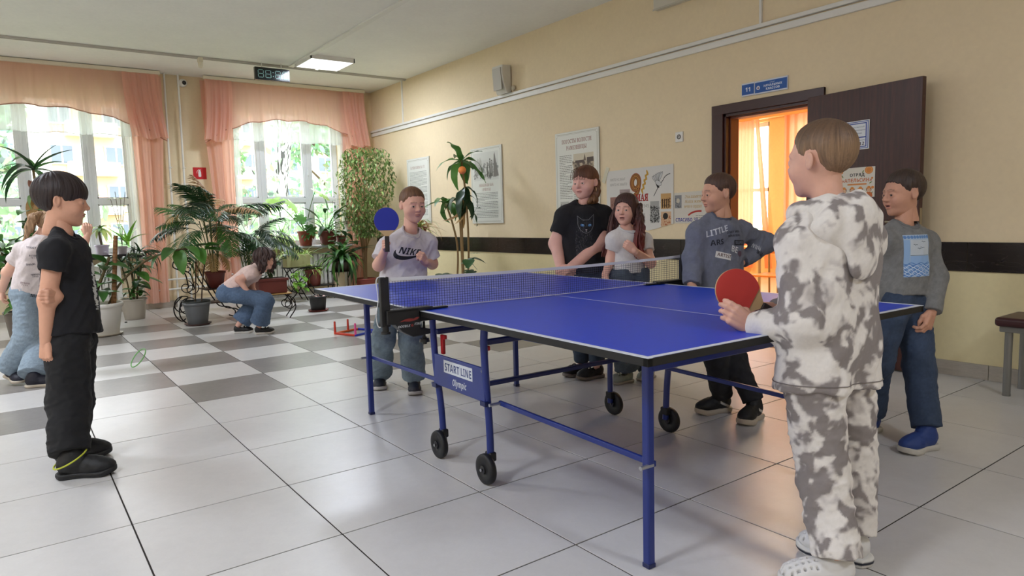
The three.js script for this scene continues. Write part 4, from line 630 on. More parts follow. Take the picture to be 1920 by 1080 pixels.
function hairField(style, o) {
  const L = LINES[style], line = (a) => { for (let i = 1; i < L.length; i++) if (a < L[i][0]) { const t = (a - L[i - 1][0]) / (L[i][0] - L[i - 1][0]); return mix(L[i - 1][1], L[i][1], t * t * (3 - 2 * t)); } return L[L.length - 1][1]; };
  const th = o.th ?? 0.03, top = o.top ?? 0.05, side = o.side ?? th, amp = o.amp ?? 0.01, fq = o.freq ?? 9;
  const out = ell([0, 0.15 + top * 0.3, -0.065], [0.345 + side, 0.36 + top, 0.435 + th]), lowr = ell([0, -0.12, 0.02], [0.31 + side, 0.5, 0.36 + th]);
  return (x, y, z) => {
    const a = Math.atan2(Math.abs(x), z + 0.02), ph = Math.atan2(x, z + 0.25);
    let d = out(x, y, z); if (o.low) d = smin(d, Math.max(lowr(x, y, z), y - 0.25), 0.08);
    const n = d > 0.15 || d < -0.15 ? 0 : noise3(ph * fq, y * 2.5 + 3, 1.7 + Math.sqrt(x * x + z * z) * 2) * amp + noise3(ph * fq * 3.1, y * 6, 9) * amp * 0.5; d += n;
    const ly = line(a), tp = o.taper ?? 0; if (tp) d += tp * (1 - smooth(0, 0.2, y - ly));
    const edge = (ly - y) * 0.75 + noise3(ph * 22, 5, 2) * (o.rag ?? 0.014);
    return smax(d, edge, 0.03);
  };
}

const POSE = {
  black: { at: [-0.091, -1.012], H: 0.235, hf: [0.979, -0.112, 0.172], hu: [0.111, 0.994, 0.014],
    pelvis: [0.000, 0.604, 0.000], neck: [0.015, 1.137, -0.057], shR: [-0.034, 1.079, 0.089], shL: [0.058, 1.084, -0.180], elR: [-0.083, 0.828, 0.123], wrR: [-0.105, 0.628, 0.120], elL: [-0.037, 0.837, -0.306], wrL: [-0.044, 0.839, 0.125], hipR: [-0.016, 0.604, 0.082], hipL: [0.015, 0.584, -0.080], knR: [-0.037, 0.324, 0.108], knL: [-0.008, 0.302, -0.067], anR: [-0.054, 0.055, 0.142], anL: [-0.006, 0.071, -0.062], head: [0.025, 1.288, -0.068], rearR: [-0.116, 0.000, 0.215], tipR: [0.114, 0.000, 0.314], rearL: [-0.092, 0.000, -0.090], tipL: [0.117, 0.000, -0.013] },
  back: { at: [-0.176, -3.374], H: 0.205, hf: [0.729, -0.450, -0.516], hu: [0.503, 0.863, -0.041],
    pelvis: [0.000, 0.671, 0.000], neck: [0.099, 1.096, 0.081], shR: [0.185, 1.026, -0.009], shL: [-0.043, 1.038, 0.022], elR: [0.325, 0.910, -0.041], wrR: [0.386, 1.109, -0.022], elL: [-0.146, 0.845, -0.129], wrL: [-0.192, 0.695, -0.293], hipR: [0.053, 0.652, -0.021], hipL: [-0.047, 0.665, 0.028], knR: [0.034, 0.338, 0.004], knL: [-0.066, 0.357, 0.053], anR: [-0.005, 0.048, 0.050], anL: [-0.140, 0.089, -0.004], head: [0.142, 1.183, 0.014], rearR: [-0.073, 0.000, 0.200], tipR: [0.058, 0.000, 0.233], rearL: [-0.239, 0.000, -0.180], tipL: [-0.104, 0.000, 0.128] },
  crouch: { at: [1.526, -4.678], H: 0.195, hf: [0.624, -0.074, 0.778], hu: [0.069, 0.997, 0.040],
    pelvis: [0.000, 0.441, 0.000], neck: [0.282, 0.703, 0.174], shR: [0.205, 0.678, 0.269], shL: [0.301, 0.668, 0.042], elR: [0.074, 0.591, 0.234], wrR: [0.144, 0.470, 0.264], elL: [0.261, 0.499, -0.015], wrL: [0.275, 0.429, 0.078], hipR: [-0.005, 0.444, 0.108], hipL: [0.050, 0.426, -0.074], knR: [0.295, 0.364, 0.375], knL: [0.307, 0.359, 0.110], anR: [0.234, 0.091, 0.340], anL: [0.126, 0.087, 0.037], head: [0.362, 0.779, 0.222], rearR: [0.190, 0.000, 0.243], tipR: [0.389, 0.000, 0.304], rearL: [0.047, 0.000, 0.001], tipL: [0.223, 0.000, 0.085] },
  nike: { at: [1.781, -1.153], H: 0.218, hf: [-0.057, -0.118, 0.991], hu: [0.006, 0.993, 0.118],
    pelvis: [0.000, 0.632, 0.000], neck: [0.066, 1.084, 0.066], shR: [-0.080, 1.020, 0.004], shL: [0.192, 1.023, 0.066], elR: [-0.164, 0.868, 0.037], wrR: [-0.181, 0.979, 0.185], elL: [0.226, 0.855, 0.050], wrL: [0.091, 0.876, 0.198], hipR: [-0.066, 0.619, -0.010], hipL: [0.044, 0.612, 0.035], knR: [-0.144, 0.362, 0.004], knL: [0.010, 0.348, 0.106], anR: [-0.150, 0.120, -0.033], anL: [0.013, 0.062, 0.119], head: [0.079, 1.248, 0.080], rearR: [0.018, 0.000, -0.389], tipR: [-0.174, 0.000, -0.036], rearL: [0.130, 0.000, -0.112], tipL: [-0.052, 0.000, 0.256] },
  cat: { at: [2.994, -0.662], H: 0.225, hf: [-0.969, -0.060, 0.241], hu: [-0.062, 0.998, -0.002],
    pelvis: [0.000, 0.712, 0.000], neck: [0.024, 1.241, -0.024], shR: [-0.098, 1.177, -0.081], shL: [0.142, 1.170, 0.046], elR: [-0.171, 0.961, -0.107], wrR: [-0.222, 0.802, 0.000], elL: [0.060, 0.958, 0.112], wrL: [-0.199, 0.800, 0.080], hipR: [-0.076, 0.697, -0.029], hipL: [0.060, 0.691, 0.046], knR: [-0.082, 0.378, 0.032], knL: [0.028, 0.364, 0.089], anR: [-0.086, 0.096, 0.040], anL: [0.011, 0.066, 0.090], head: [0.045, 1.381, -0.027], rearR: [0.032, 0.000, -0.053], tipR: [-0.139, 0.000, -0.052], rearL: [0.053, 0.000, 0.105], tipL: [-0.140, 0.000, 0.080] },
  white: { at: [3.079, -0.305], H: 0.205, hf: [-0.903, -0.024, 0.430], hu: [-0.009, 0.999, 0.036],
    pelvis: [0.000, 0.743, 0.000], neck: [0.008, 1.049, -0.033], shR: [-0.088, 1.009, -0.049], shL: [0.127, 0.994, 0.011], elR: [-0.090, 0.858, -0.080], wrR: [-0.176, 0.752, -0.055], elL: [0.098, 0.824, 0.099], wrL: [-0.071, 0.911, 0.114], hipR: [-0.043, 0.719, -0.028], hipL: [0.053, 0.714, 0.018], knR: [-0.084, 0.398, 0.007], knL: [0.028, 0.395, 0.027], anR: [-0.091, 0.071, 0.019], anL: [0.050, 0.064, 0.023], head: [0.001, 1.182, -0.030], rearR: [0.035, 0.000, -0.014], tipR: [-0.168, 0.000, -0.037], rearL: [0.226, 0.000, -0.011], tipL: [0.050, 0.000, 0.042] },
  gray: { at: [2.893, 0.553], H: 0.208, hf: [-0.898, -0.064, -0.436], hu: [-0.052, 0.998, -0.040],
    pelvis: [0.000, 0.663, 0.000], neck: [0.027, 1.129, -0.014], shR: [-0.124, 1.068, -0.042], shL: [0.189, 1.064, 0.013], elR: [-0.164, 0.906, -0.039], wrR: [-0.231, 0.766, 0.005], elL: [0.373, 0.960, 0.061], wrL: [0.161, 0.869, 0.042], hipR: [-0.076, 0.670, -0.007], hipL: [0.058, 0.659, 0.018], knR: [-0.095, 0.364, 0.055], knL: [0.026, 0.336, 0.085], anR: [-0.041, 0.110, 0.040], anL: [0.037, 0.084, 0.163], head: [0.023, 1.248, -0.019], rearR: [0.096, 0.000, 0.008], tipR: [-0.095, 0.000, -0.062], rearL: [0.108, 0.000, 0.190], tipL: [-0.086, 0.000, 0.229] },
  tie: { at: [1.794, 1.811], H: 0.225, hf: [0.010, -0.012, -1.000], hu: [-0.010, 1.000, -0.012],
    pelvis: [0.000, 0.612, 0.000], neck: [0.030, 1.147, -0.020], shL: [-0.120, 1.071, -0.046], shR: [0.213, 1.073, -0.002], elL: [-0.153, 0.803, 0.014], wrL: [-0.160, 0.771, -0.175], elR: [0.295, 0.756, -0.151], wrR: [0.037, 0.801, -0.221], hipL: [-0.092, 0.609, -0.005], hipR: [0.097, 0.586, 0.012], knL: [-0.089, 0.315, 0.034], knR: [0.099, 0.302, 0.025], anL: [-0.017, 0.017, 0.062], anR: [0.114, 0.013, 0.059], head: [0.016, 1.300, -0.051], rearL: [-0.102, 0.000, 0.153], tipL: [-0.267, 0.000, 0.011], rearR: [0.068, 0.000, 0.135], tipR: [-0.015, 0.000, -0.101] },
  right: { at: [3.230, 1.394], H: 0.208, hf: [-0.844, -0.051, -0.534], hu: [-0.037, 0.999, -0.037],
    pelvis: [0.000, 0.685, 0.000], neck: [0.004, 1.065, -0.008], shR: [-0.136, 1.013, -0.041], shL: [0.141, 0.992, 0.039], elR: [-0.122, 0.821, -0.094], wrR: [-0.190, 0.645, -0.072], elL: [0.126, 0.799, 0.090], wrL: [0.033, 0.639, 0.117], hipR: [-0.074, 0.677, -0.016], hipL: [0.052, 0.669, 0.027], knR: [-0.175, 0.399, -0.029], knL: [0.005, 0.363, 0.082], anR: [-0.159, 0.108, -0.068], anL: [-0.022, 0.044, 0.127], head: [0.001, 1.210, -0.016], rearR: [0.023, 0.000, -0.120], tipR: [-0.189, 0.000, -0.144], rearL: [-0.035, 0.000, 0.181], tipL: [-0.255, 0.000, 0.129] }
};
const BATPOS = { blue: new THREE.Vector3(1.584, 1.155, -0.902), red: new THREE.Vector3(1.675, 0.879, 1.553) };

const v3 = (a) => V(a[0], a[1], a[2]);
function shoe(parent, heel, toe, y0, o) { // heel, toe on the ground (person frame)
  const dir = toe.clone().sub(heel); dir.y = 0; dir.normalize(); const mid = heel.clone().add(toe).multiplyScalar(0.5); const L = o.len ?? 0.215, pit = o.pitch ?? 0;
  const X = new THREE.Vector3().crossVectors(V(0, 1, 0), dir), sc = L / 0.215, w = (o.wide ?? 1);
  const g = sub('shoe', parent); g.position.set(mid.x, y0, mid.z); g.quaternion.setFromRotationMatrix(new THREE.Matrix4().makeBasis(X, V(0, 1, 0), dir)); if (pit) g.rotateX(pit); g.userData.label = o.label;
  const S = (p) => p.map((v) => v * sc), heelC = [0, -0.075], ballC = [0.004, 0.045], toeC = [0.0, 0.072];
  const foot2 = (x, z, e) => smin(smin(Math.hypot(x - heelC[0], z - heelC[1]) - (0.032 + e) * w, Math.hypot(x - ballC[0], z - ballC[1]) - (0.042 + e) * w, 0.05), Math.hypot(x - toeC[0], z - toeC[1]) - (0.035 + e) * w, 0.03);
  const mids = (x, z, e) => smin(foot2(x, z, e), Math.max(Math.abs(x) - (0.03 + e) * w, Math.abs(z + 0.01) - 0.07), 0.03);
  const st = o.sole ?? 0.024;
  const soleF = (x, y, z) => { x /= sc; y /= sc; z /= sc; const lift = 0.012 * smooth(0.06, 0.115, z); const q = mids(x, z, 0.004 + 0.1 * (y < 0.01 ? -0.02 : 0)), h = Math.abs(y - st / 2 - lift) - st / 2; return smax(q, h, 0.008) * sc; };
  const sg = sdfMesh(soleF, S([-0.07, -0.01, -0.13]), S([0.07, 0.06, 0.13]), 0.005, (x, y, z) => (o.stripe && y / sc > st * 0.4 && y / sc < st * 0.72 ? o.stripe : o.soleC));
  const op = o.low ? 0.05 : 0.075;
  const up = blend([ell([0, st + 0.012, 0.055], [0.042 * w, 0.034, 0.055]), ell([0, st + 0.02, 0.0], [0.036 * w, 0.042, 0.065]), ell([0, st + 0.028, -0.062], [0.033 * w, 0.048, 0.042]), ...(o.low ? [] : [cap([0, st + 0.04, -0.05], [0, st + 0.07, -0.045], 0.035, 0.036)])], 0.03);
  const upF = (x, y, z) => { x /= sc; y /= sc; z /= sc; let d = up(x, y, z); d = smax(d, st * 0.7 - y, 0.004); if (o.open) d = smax(d, -Math.max(Math.abs(x) - 0.026, Math.abs(z + 0.012) - 0.045, st + 0.02 - y), 0.01); if (o.holes && z > 0.01) { const hx = ((x + 0.5) % 0.018) - 0.009, hz = ((z + 0.5) % 0.018) - 0.009; d = Math.max(d, 0.0038 - Math.hypot(hx, hz)); } return (d + (o.wr ?? 0.0012) * noise3(x * 90, y * 90, z * 60)) * sc; };
  const ug = sdfMesh(upF, S([-0.075, 0.0, -0.13]), S([0.075, 0.15, 0.13]), 0.0045, (x, y, z) => (o.mark ? o.mark(x / sc, y / sc, z / sc) : o.c));
  mesh('upper', ug, shoeMat, g); mesh('sole', sg, shoeMat, g);
  if (o.laces) { const lg = []; for (let i = 0; i < 4; i++) { const z = 0.045 - i * 0.02; lg.push(tube([[-0.022 * sc, (st + 0.032 + i * 0.007) * sc, z * sc], [0, (st + 0.05 + i * 0.0075) * sc, (z + 0.004) * sc], [0.022 * sc, (st + 0.032 + i * 0.007) * sc, z * sc]], 0.0022 * sc, 10, 5)); } mesh('laces', merged(lg), std(o.laces, 0.8), g); }
  if (o.strap) mesh('strap', tube([[-0.038 * sc, (st + 0.02) * sc, o.strap * sc], [-0.02 * sc, (st + 0.05) * sc, o.strap * sc], [0, (st + 0.058) * sc, o.strap * sc], [0.02 * sc, (st + 0.05) * sc, o.strap * sc], [0.038 * sc, (st + 0.02) * sc, o.strap * sc]], 0.006 * sc, 16, 6), std(o.strapC ?? [24, 24, 26], 0.7), g);
}
// print on cloth: a fine grid dropped along -n on to the garment field
function clothPrint(parent, f, c, n, up, w, h, tex, name = 'print', rough = 0.8) {
  n = n.clone().normalize(); up = up.clone().sub(n.clone().multiplyScalar(up.dot(n))).normalize(); const r = new THREE.Vector3().crossVectors(up, n), N = 26, pos = [], uv = [], idx = [];
  for (let j = 0; j <= N; j++) for (let i = 0; i <= N; i++) { const p = c.clone().addScaledVector(r, (i / N - 0.5) * w).addScaledVector(up, (j / N - 0.5) * h).addScaledVector(n, 0.2); for (let s = 0; s < 70; s++) { const d = f(p.x, p.y, p.z); if (d < 0.0016) break; p.addScaledVector(n, -Math.max(d - 0.0012, 0.0008) * 0.8); if (p.clone().sub(c).dot(n) < -0.2) break; } pos.push(p.x, p.y, p.z); uv.push(i / N, j / N); }
  for (let j = 0; j < N; j++) for (let i = 0; i < N; i++) { const a = j * (N + 1) + i; idx.push(a, a + 1, a + N + 1, a + 1, a + N + 2, a + N + 1); }
  const g = new THREE.BufferGeometry(); g.setAttribute('position', new THREE.Float32BufferAttribute(pos, 3)); g.setAttribute('uv', new THREE.Float32BufferAttribute(uv, 2)); g.setIndex(idx); g.computeVertexNormals();
  return mesh(name, g, std(0xffffff, rough, { map: tex, transparent: true }), parent);
}

function person(key, o) {
  const J = POSE[key], g = group('person', J.at[0], 0, J.at[1]); tag(g, o.label, 'person');
  const j = {}; for (const k of Object.keys(J)) if (Array.isArray(J[k]) && J[k].length === 3) j[k] = v3(J[k]);
  const skin = lin(...(o.skin ?? [228, 178, 154])), fl = o.foot?.len ?? 0.215;
  j.shR.y -= o.drop ?? 0.026; j.shL.y -= o.drop ?? 0.026;
  // ankles follow the feet
  for (const s of ['R', 'L']) { const d = j['tip' + s].clone().sub(j['rear' + s]); d.y = 0; d.normalize(); const mid = j['rear' + s].clone().add(j['tip' + s]).multiplyScalar(0.5); j['an' + s] = mid.addScaledVector(d, -fl * 0.25); j['an' + s].y = 0.085 + (o.lift?.[s] ?? 0); }
  const H = J.H, hf = v3(J.hf).normalize(), hu = v3(J.hu), hr = new THREE.Vector3().crossVectors(hu, hf).normalize(), hc = j.head; // hr = head +x
  hu.crossVectors(hf, hr).normalize();
  const HM = new THREE.Matrix4().makeBasis(hr, hu, hf).setPosition(hc), toHead = (x, y, z) => { const dx = x - hc.x, dy = y - hc.y, dz = z - hc.z; return [(dx * hr.x + dy * hr.y + dz * hr.z) / H, (dx * hu.x + dy * hu.y + dz * hu.z) / H, (dx * hf.x + dy * hf.y + dz * hf.z) / H]; };
  const inv = (f) => (x, y, z) => { const dx = x - hc.x, dy = y - hc.y, dz = z - hc.z; return f((dx * hr.x + dy * hr.y + dz * hr.z) / H, (dx * hu.x + dy * hu.y + dz * hu.z) / H, (dx * hf.x + dy * hf.y + dz * hf.z) / H) * H; };
  const hp = (x, y, z) => hc.clone().addScaledVector(hr, x * H).addScaledVector(hu, y * H).addScaledVector(hf, z * H);
  // torso frame
  const up = j.neck.clone().sub(j.pelvis), TL = up.length(); up.normalize(); const rt = j.shR.clone().sub(j.shL); rt.addScaledVector(up, -rt.dot(up)).normalize(); const fw = new THREE.Vector3().crossVectors(rt, up).negate().normalize(); // rt = person's right, fw = forward
  fw.crossVectors(up, rt); // right x? keep handedness: up x right = forward
  const T = (a, r, f = 0) => j.pelvis.clone().addScaledVector(up, a * TL).addScaledVector(rt, r).addScaledVector(fw, f);
  const b = o.build ?? 1, arm = (o.arm ?? 1) * 1;
  // ---- the body itself
  const neckTop = hp(0, -0.2, -0.1);
  const tw = o.top.w0 * 0.75, tr = o.top.r0 - 0.02, B = [cap(T(0.0, tw), T(0.72, tw), tr, tr), cap(T(0.0, -tw), T(0.72, -tw), tr, tr), cap(j.neck, neckTop, 0.042, 0.043)];
  for (const s of ['R', 'L']) B.push(cap(T(0.86, s === 'R' ? 0.03 : -0.03), j['sh' + s], 0.045, 0.042), cap(j['sh' + s], j['el' + s], 0.043 * arm, 0.034 * arm), cap(j['el' + s], j['wr' + s], 0.034 * arm, 0.0235 * arm), cap(j['hip' + s], j['kn' + s], 0.06, 0.045), cap(j['kn' + s], j['an' + s], 0.043, 0.028));
  const bodyF = blend(B, 0.03), geos = [], wob = (x, y, z, c) => { const n = 1 + 0.035 * noise3(x * 30, y * 30, z * 30) + 0.03 * noise3(x * 120, y * 120, z * 120); return [c[0] * n, c[1] * n, c[2] * n]; };
  geos.push(sdfMesh(bodyF, ...grow(bodyF, 0.02), 0.0095, (x, y, z) => wob(x, y, z, skin)));
  for (const s of ['R', 'L']) { const h = o.hand?.[s] ?? {}; if (h.skip) continue; const dir = h.dir ? v3(h.dir) : j['wr' + s].clone().sub(j['el' + s]), pn = h.palm ? v3(h.palm) : rt.clone().multiplyScalar(s === 'R' ? -1 : 1); const f = handField(j['wr' + s], dir, pn, s === 'R' ? 1 : -1, h.size ?? 0.135, h.curl ?? 0.35, h.thumb ?? 0.4, h.spread ?? 0); geos.push(sdfMesh(f, ...grow(f, 0.01), 0.0034, (x, y, z) => wob(x, y, z, skin))); }
  const hf0 = headField(o.face ?? {}), headF = inv(hf0), lip = lin(...(o.lip ?? [200, 126, 114])), brow = lin(...(o.brow ?? [96, 66, 48])), blush = [skin[0] * 1.0, skin[1] * 0.82, skin[2] * 0.8];
  const mo = o.face?.mouth ?? 0;
  const hb = [hp(-0.55, -0.64, -0.62), hp(0.55, 0.62, 0.62)]; const box = new THREE.Box3(); for (const sx of [-0.46, 0.46]) for (const sy of [-0.6, 0.56]) for (const sz of [-0.56, 0.54]) box.expandByPoint(hp(sx, sy, sz));
  geos.push(sdfMesh(headF, A3(box.min), A3(box.max), o.headCell ?? 0.0034, (x, y, z) => {
    const [a, e, f] = toHead(x, y, z); let c = wob(x, y, z, skin); const ck = Math.exp(-(((Math.abs(a) - 0.19) / 0.09) ** 2 + ((e + 0.13) / 0.09) ** 2)) * (f > 0.1 ? 1 : 0) * 0.3, M = (p, q, t) => [mix(p[0], q[0], t), mix(p[1], q[1], t), mix(p[2], q[2], t)];
    c = M(c, blush, ck);
    if (f > 0.3) { const w = 0.085 - 0.25 * Math.max(0, Math.abs(e + 0.248) - 0.02); const ly = Math.abs(e + 0.248 + 0.008 * mo); if (Math.abs(a) < 0.088 && ly < 0.036 + 0.02 * mo - 0.2 * a * a * 10 * 0.4) c = M(c, lip, 0.55); if (mo > 0.5 && Math.abs(a) < 0.07 && ly < 0.012 * mo + 0.006 && f < 0.4) c = [0.12, 0.03, 0.03]; }
    const by = 0.105 + 0.02 * Math.cos((Math.abs(a) - 0.12) * 14); if (f > 0.2 && Math.abs(a) > 0.05 && Math.abs(a) < 0.225 && Math.abs(e - by) < 0.012) c = M(c, brow, 0.6);
    return c;
  }));
  mesh('body', mergeColored(geos), skinMat, g);
  for (const s of [-1, 1]) { // eyeballs
    const e = new THREE.SphereGeometry(0.062 * H, 26, 18), p = e.attributes.position, col = new Float32Array(p.count * 3), look = V(...(o.gaze ?? [0, -0.05, 1])).normalize(), iris = lin(...(o.iris ?? [70, 52, 40]));
    for (let i = 0; i < p.count; i++) { const d = V(p.getX(i), p.getY(i), p.getZ(i)).normalize().dot(look), c = d > 0.965 ? [0.008, 0.008, 0.008] : d > 0.88 ? iris : [0.72, 0.69, 0.67]; col.set(c, 3 * i); }
    e.setAttribute('color', new THREE.BufferAttribute(col, 3)); const m = mesh('eye', e, eyeMat, g); m.position.copy(hp(s * 0.135, -0.002, 0.318)); m.quaternion.setFromRotationMatrix(new THREE.Matrix4().makeBasis(hr, hu, hf));
  }
  // ---- hair
  if (o.hair) {
    const h = o.hair, f0 = hairField(h.style, h), base = lin(...h.c), base2 = h.c2 ? lin(...h.c2) : base, hairF = inv(f0), hx = new THREE.Box3(); for (const sx of [-0.6, 0.6]) for (const sy of [-0.66, 0.72]) for (const sz of [-0.72, 0.62]) hx.expandByPoint(hp(sx, sy, sz));
    const hcol = (x, y, z) => { const [a, e, f] = toHead(x, y, z), ph = Math.atan2(a, f + 0.25), n = 1 + 0.3 * noise3(ph * 26, e * 3, 2) + 0.22 * noise3(ph * 70, e * 6, 4); const t = h.fade ? smooth(h.fade[0], h.fade[1], e) : 0; return [mix(base[0], base2[0], t) * n, mix(base[1], base2[1], t) * n, mix(base[2], base2[2], t) * n]; };
    const hg = [sdfMesh(hairF, A3(hx.min), A3(hx.max), h.cell ?? 0.0042, hcol)];
    for (const lk of h.locks ?? []) { const pts = lk.p.map((q) => hp(...q)), n = pts.length, L = []; for (let i = 0; i + 1 < n; i++) L.push(cap(pts[i], pts[i + 1], lk.r[i] * H, lk.r[i + 1] * H)); const lf0 = blend(L, 0.02), q = lk.wave ?? 0.006, lf = (x, y, z) => lf0(x, y, z) + q * noise3(x * 55, y * 16, z * 55) + q * 0.5 * noise3(x * 130, y * 40, z * 130); lf.lo = lf0.lo; lf.hi = lf0.hi; const c0 = lin(...(lk.c ?? h.c)), c1 = lin(...(lk.c2 ?? lk.c ?? h.c)), y0 = pts[0].y, y1 = pts[n - 1].y; hg.push(sdfMesh(lf, ...grow(lf, 0.02), 0.0048, (x, y, z) => { const t = clamp((y - y0) / (y1 - y0), 0, 1), m = 1 + 0.3 * noise3(x * 120, y * 20, z * 120) + 0.2 * noise3(x * 260, y * 40, z * 260); return [0, 1, 2].map((k) => mix(c0[k], c1[k], t * t) * m); })); }
    for (const st of h.strands ?? []) { // loose strands: thin tapering tubes
      for (let i = 0; i < st.n; i++) { const t = i / Math.max(1, st.n - 1), pts = st.f(t, i).map((q) => hp(...q)); const tg = new THREE.TubeGeometry(new THREE.CatmullRomCurve3(pts), 14, st.r * H, 5, false); const c0 = lin(...(st.c ?? h.c)), c1 = lin(...(st.c2 ?? st.c ?? h.c)), n = tg.attributes.position.count, ca = new Float32Array(n * 3), m = rr(0.7, 1.35); for (let k = 0; k < n; k++) { const u = Math.floor(k / 6) / 14; for (let c = 0; c < 3; c++) ca[3 * k + c] = mix(c0[c], c1[c], u * u) * m; } tg.setAttribute('color', new THREE.BufferAttribute(ca, 3)); hg.push(tg); }
    }
    mesh('hair', mergeColored(hg), hairMat, g);
  }
  // ---- top
  const t = o.top, tc = t.color, pts = [];
  pts.push(cap(T(0.74, t.w0), T(t.hem, t.w1), t.r0, t.r1), cap(T(0.74, -t.w0), T(t.hem, -t.w1), t.r0, t.r1), cap(T(0.8, 0, t.belly ?? 0.01), T(t.hem, 0, t.belly ?? 0.01), t.r0 * 1.0, t.r1 * 1.03));
  if (t.front) pts.push(...t.front.map(([a, r, f, rad]) => ell(T(a, r, f), [rad, rad * 1.3, rad])));
  for (const s of ['R', 'L']) { const q = s === 'R' ? 1 : -1; pts.push(cap(T(1.03, q * 0.018, -0.014), j['sh' + s], 0.03 + (t.sho ?? 0), Math.max(0.042 + (t.sho ?? 0), 0.045 * arm + 0.004)), cap(T(0.72, q * t.w0), j['sh' + s], t.r0 * 0.85, 0.046 + (t.sho ?? 0))); }
  const torsoF = blend(pts, 0.045), slv = [];
  for (const s of ['R', 'L']) { const S = j['sh' + s], E = j['el' + s], Wr = j['wr' + s], a = Math.max(0.046 + (t.sho ?? 0), 0.045 * arm + 0.006), e = t.s1; if (t.long) { slv.push(blend([cap(S, E, a, e), capCut(E, E.clone().lerp(Wr, t.cuffAt?.[s] ?? 0.97), e, t.s2)], 0.03)); } else slv.push(capCut(S, S.clone().lerp(E, t.sl ?? 0.6), a, e)); }
  const hemP = T(t.hem, 0), hemN = t.hemTilt ? up.clone().addScaledVector(fw, t.hemTilt).normalize() : up, wr = t.wr ?? 0.004;
  const neckR = (t.neckR ?? 0.062) - 0.004, nb = j.neck.clone().addScaledVector(up, 0.034).addScaledVector(fw, 0.012);
  const raw = (x, y, z) => { let d = torsoF(x, y, z); d = smax(d, -((x - hemP.x) * hemN.x + (y - hemP.y) * hemN.y + (z - hemP.z) * hemN.z), 0.01); d = smin(d, slv[0](x, y, z), 0.035); d = smin(d, slv[1](x, y, z), 0.035); return d; };
  const fold = t.fold ?? ((x, y, z) => wr * (0.7 * noise3(x * 13 + y * 6, y * 9 - x * 4, z * 13) + 1.1 * (Math.abs(noise3(x * 10 + y * 6, y * 5 - x * 3, z * 10)) - 0.3) + 0.7 * (Math.abs(noise3(x * 22 - y * 13, y * 11 + z * 8, z * 22)) - 0.3)) + wr * 0.25 * noise3(x * 60, y * 40, z * 60));
  const topF = (x, y, z) => { let d = raw(x, y, z); if (d < 0.06 && d > -0.06) d += fold(x, y, z); if (!t.noNeck) { const dx = x - nb.x, dy = y - nb.y, dz = z - nb.z; d = smax(d, neckR - Math.sqrt(dx * dx + dy * dy + dz * dz), 0.008); } return d; };
  const lo = torsoF.lo.slice(), hi = torsoF.hi.slice(); for (const s of slv) for (let k = 0; k < 3; k++) { lo[k] = Math.min(lo[k], s.lo[k]); hi[k] = Math.max(hi[k], s.hi[k]); }
  const topM = mesh(t.name, sdfMesh(topF, lo.map((v) => v - 0.03), hi.map((v) => v + 0.03), t.cell ?? 0.007, (x, y, z, nx, ny, nz) => tc(x, y, z, nx, ny, nz)), clothMat, g);
  if (t.collar) { const ring = []; const N = 30; for (let i = 0; i < N; i++) { const a = (i / N) * 6.2832, p = nb.clone().addScaledVector(rt, Math.cos(a) * neckR * 0.98).addScaledVector(fw, Math.sin(a) * neckR * 0.98).addScaledVector(up, -0.004 - 0.02 * Math.max(0, Math.sin(a))); let best = p, bd = 9; for (let s = -0.06; s <= 0.06; s += 0.004) { const q = p.clone().addScaledVector(up, s), d = Math.abs(topF(q.x, q.y, q.z)); if (d < bd) { bd = d; best = q; } } ring.push(best); } mesh('collar', new THREE.TubeGeometry(new THREE.CatmullRomCurve3(ring, true), 60, 0.0062, 8, true), std(t.collar, 0.9), topM); }
  // ---- trousers
  const p = o.legs, lg = [cap(T(0.02, 0.055), T(p.rise ?? 0.14, 0.045), p.hipR, p.hipR * 0.94), cap(T(0.02, -0.055), T(p.rise ?? 0.14, -0.045), p.hipR, p.hipR * 0.94)], legs = [], thighs = [];
  for (const s of ['R', 'L']) { const K = j['kn' + s], N = j['an' + s], e = K.clone().lerp(N, p.at ?? 0.96); thighs.push(cap(j['hip' + s], K, p.r0, p.r1)); legs.push(capCut(K, e, p.r1, p.r2)); }
  const seatF = blend(lg, 0.035), wstP = T(p.rise ?? 0.14, 0), pw = p.wr ?? 0.004;
  const legF = (x, y, z) => { let d = seatF(x, y, z); d = smax(d, (x - wstP.x) * up.x + (y - wstP.y) * up.y + (z - wstP.z) * up.z, 0.01); d = smin(smin(d, thighs[0](x, y, z), 0.035), thighs[1](x, y, z), 0.02); const a = smin(legs[0](x, y, z), legs[1](x, y, z), 0.008); d = smin(d, a, 0.03); if (d > 0.06 || d < -0.06) return d; return d + pw * (0.7 * noise3(x * 11 + 4, y * 9, z * 11) + 0.9 * (Math.abs(noise3(x * 8, y * 19 + x * 9, z * 8)) - 0.3) + 0.7 * (Math.abs(noise3(x * 15, y * 34 - z * 12, z * 15)) - 0.3)) + pw * 0.3 * noise3(x * 50, y * 60, z * 50); };
  const l2 = [...legs, ...thighs, seatF], plo = [0, 1, 2].map((k) => Math.min(...l2.map((l) => l.lo[k])) - 0.02), phi = [0, 1, 2].map((k) => Math.max(...l2.map((l) => l.hi[k])) + 0.02);
  const legM = mesh(p.name ?? 'trousers', sdfMesh(legF, plo, phi, p.cell ?? 0.008, p.color), clothMat, g);
  // ---- shoes
  for (const s of ['R', 'L']) shoe(g, j['rear' + s], j['tip' + s], o.lift?.[s] ?? 0, { ...o.foot, pitch: o.footPitch?.[s] ?? 0 });
  return { g, j, T, up, rt, fw, topF, topM, legF, legM, hp, hr, hu, hf, H };
}
const flat = (r, g, b, a = 0.08) => { const c = lin(r, g, b); return (x, y, z) => { const n = 1 + a * noise3(x * 60, y * 60, z * 60) + a * noise3(x * 260, y * 260, z * 260); return [c[0] * n, c[1] * n, c[2] * n]; }; };
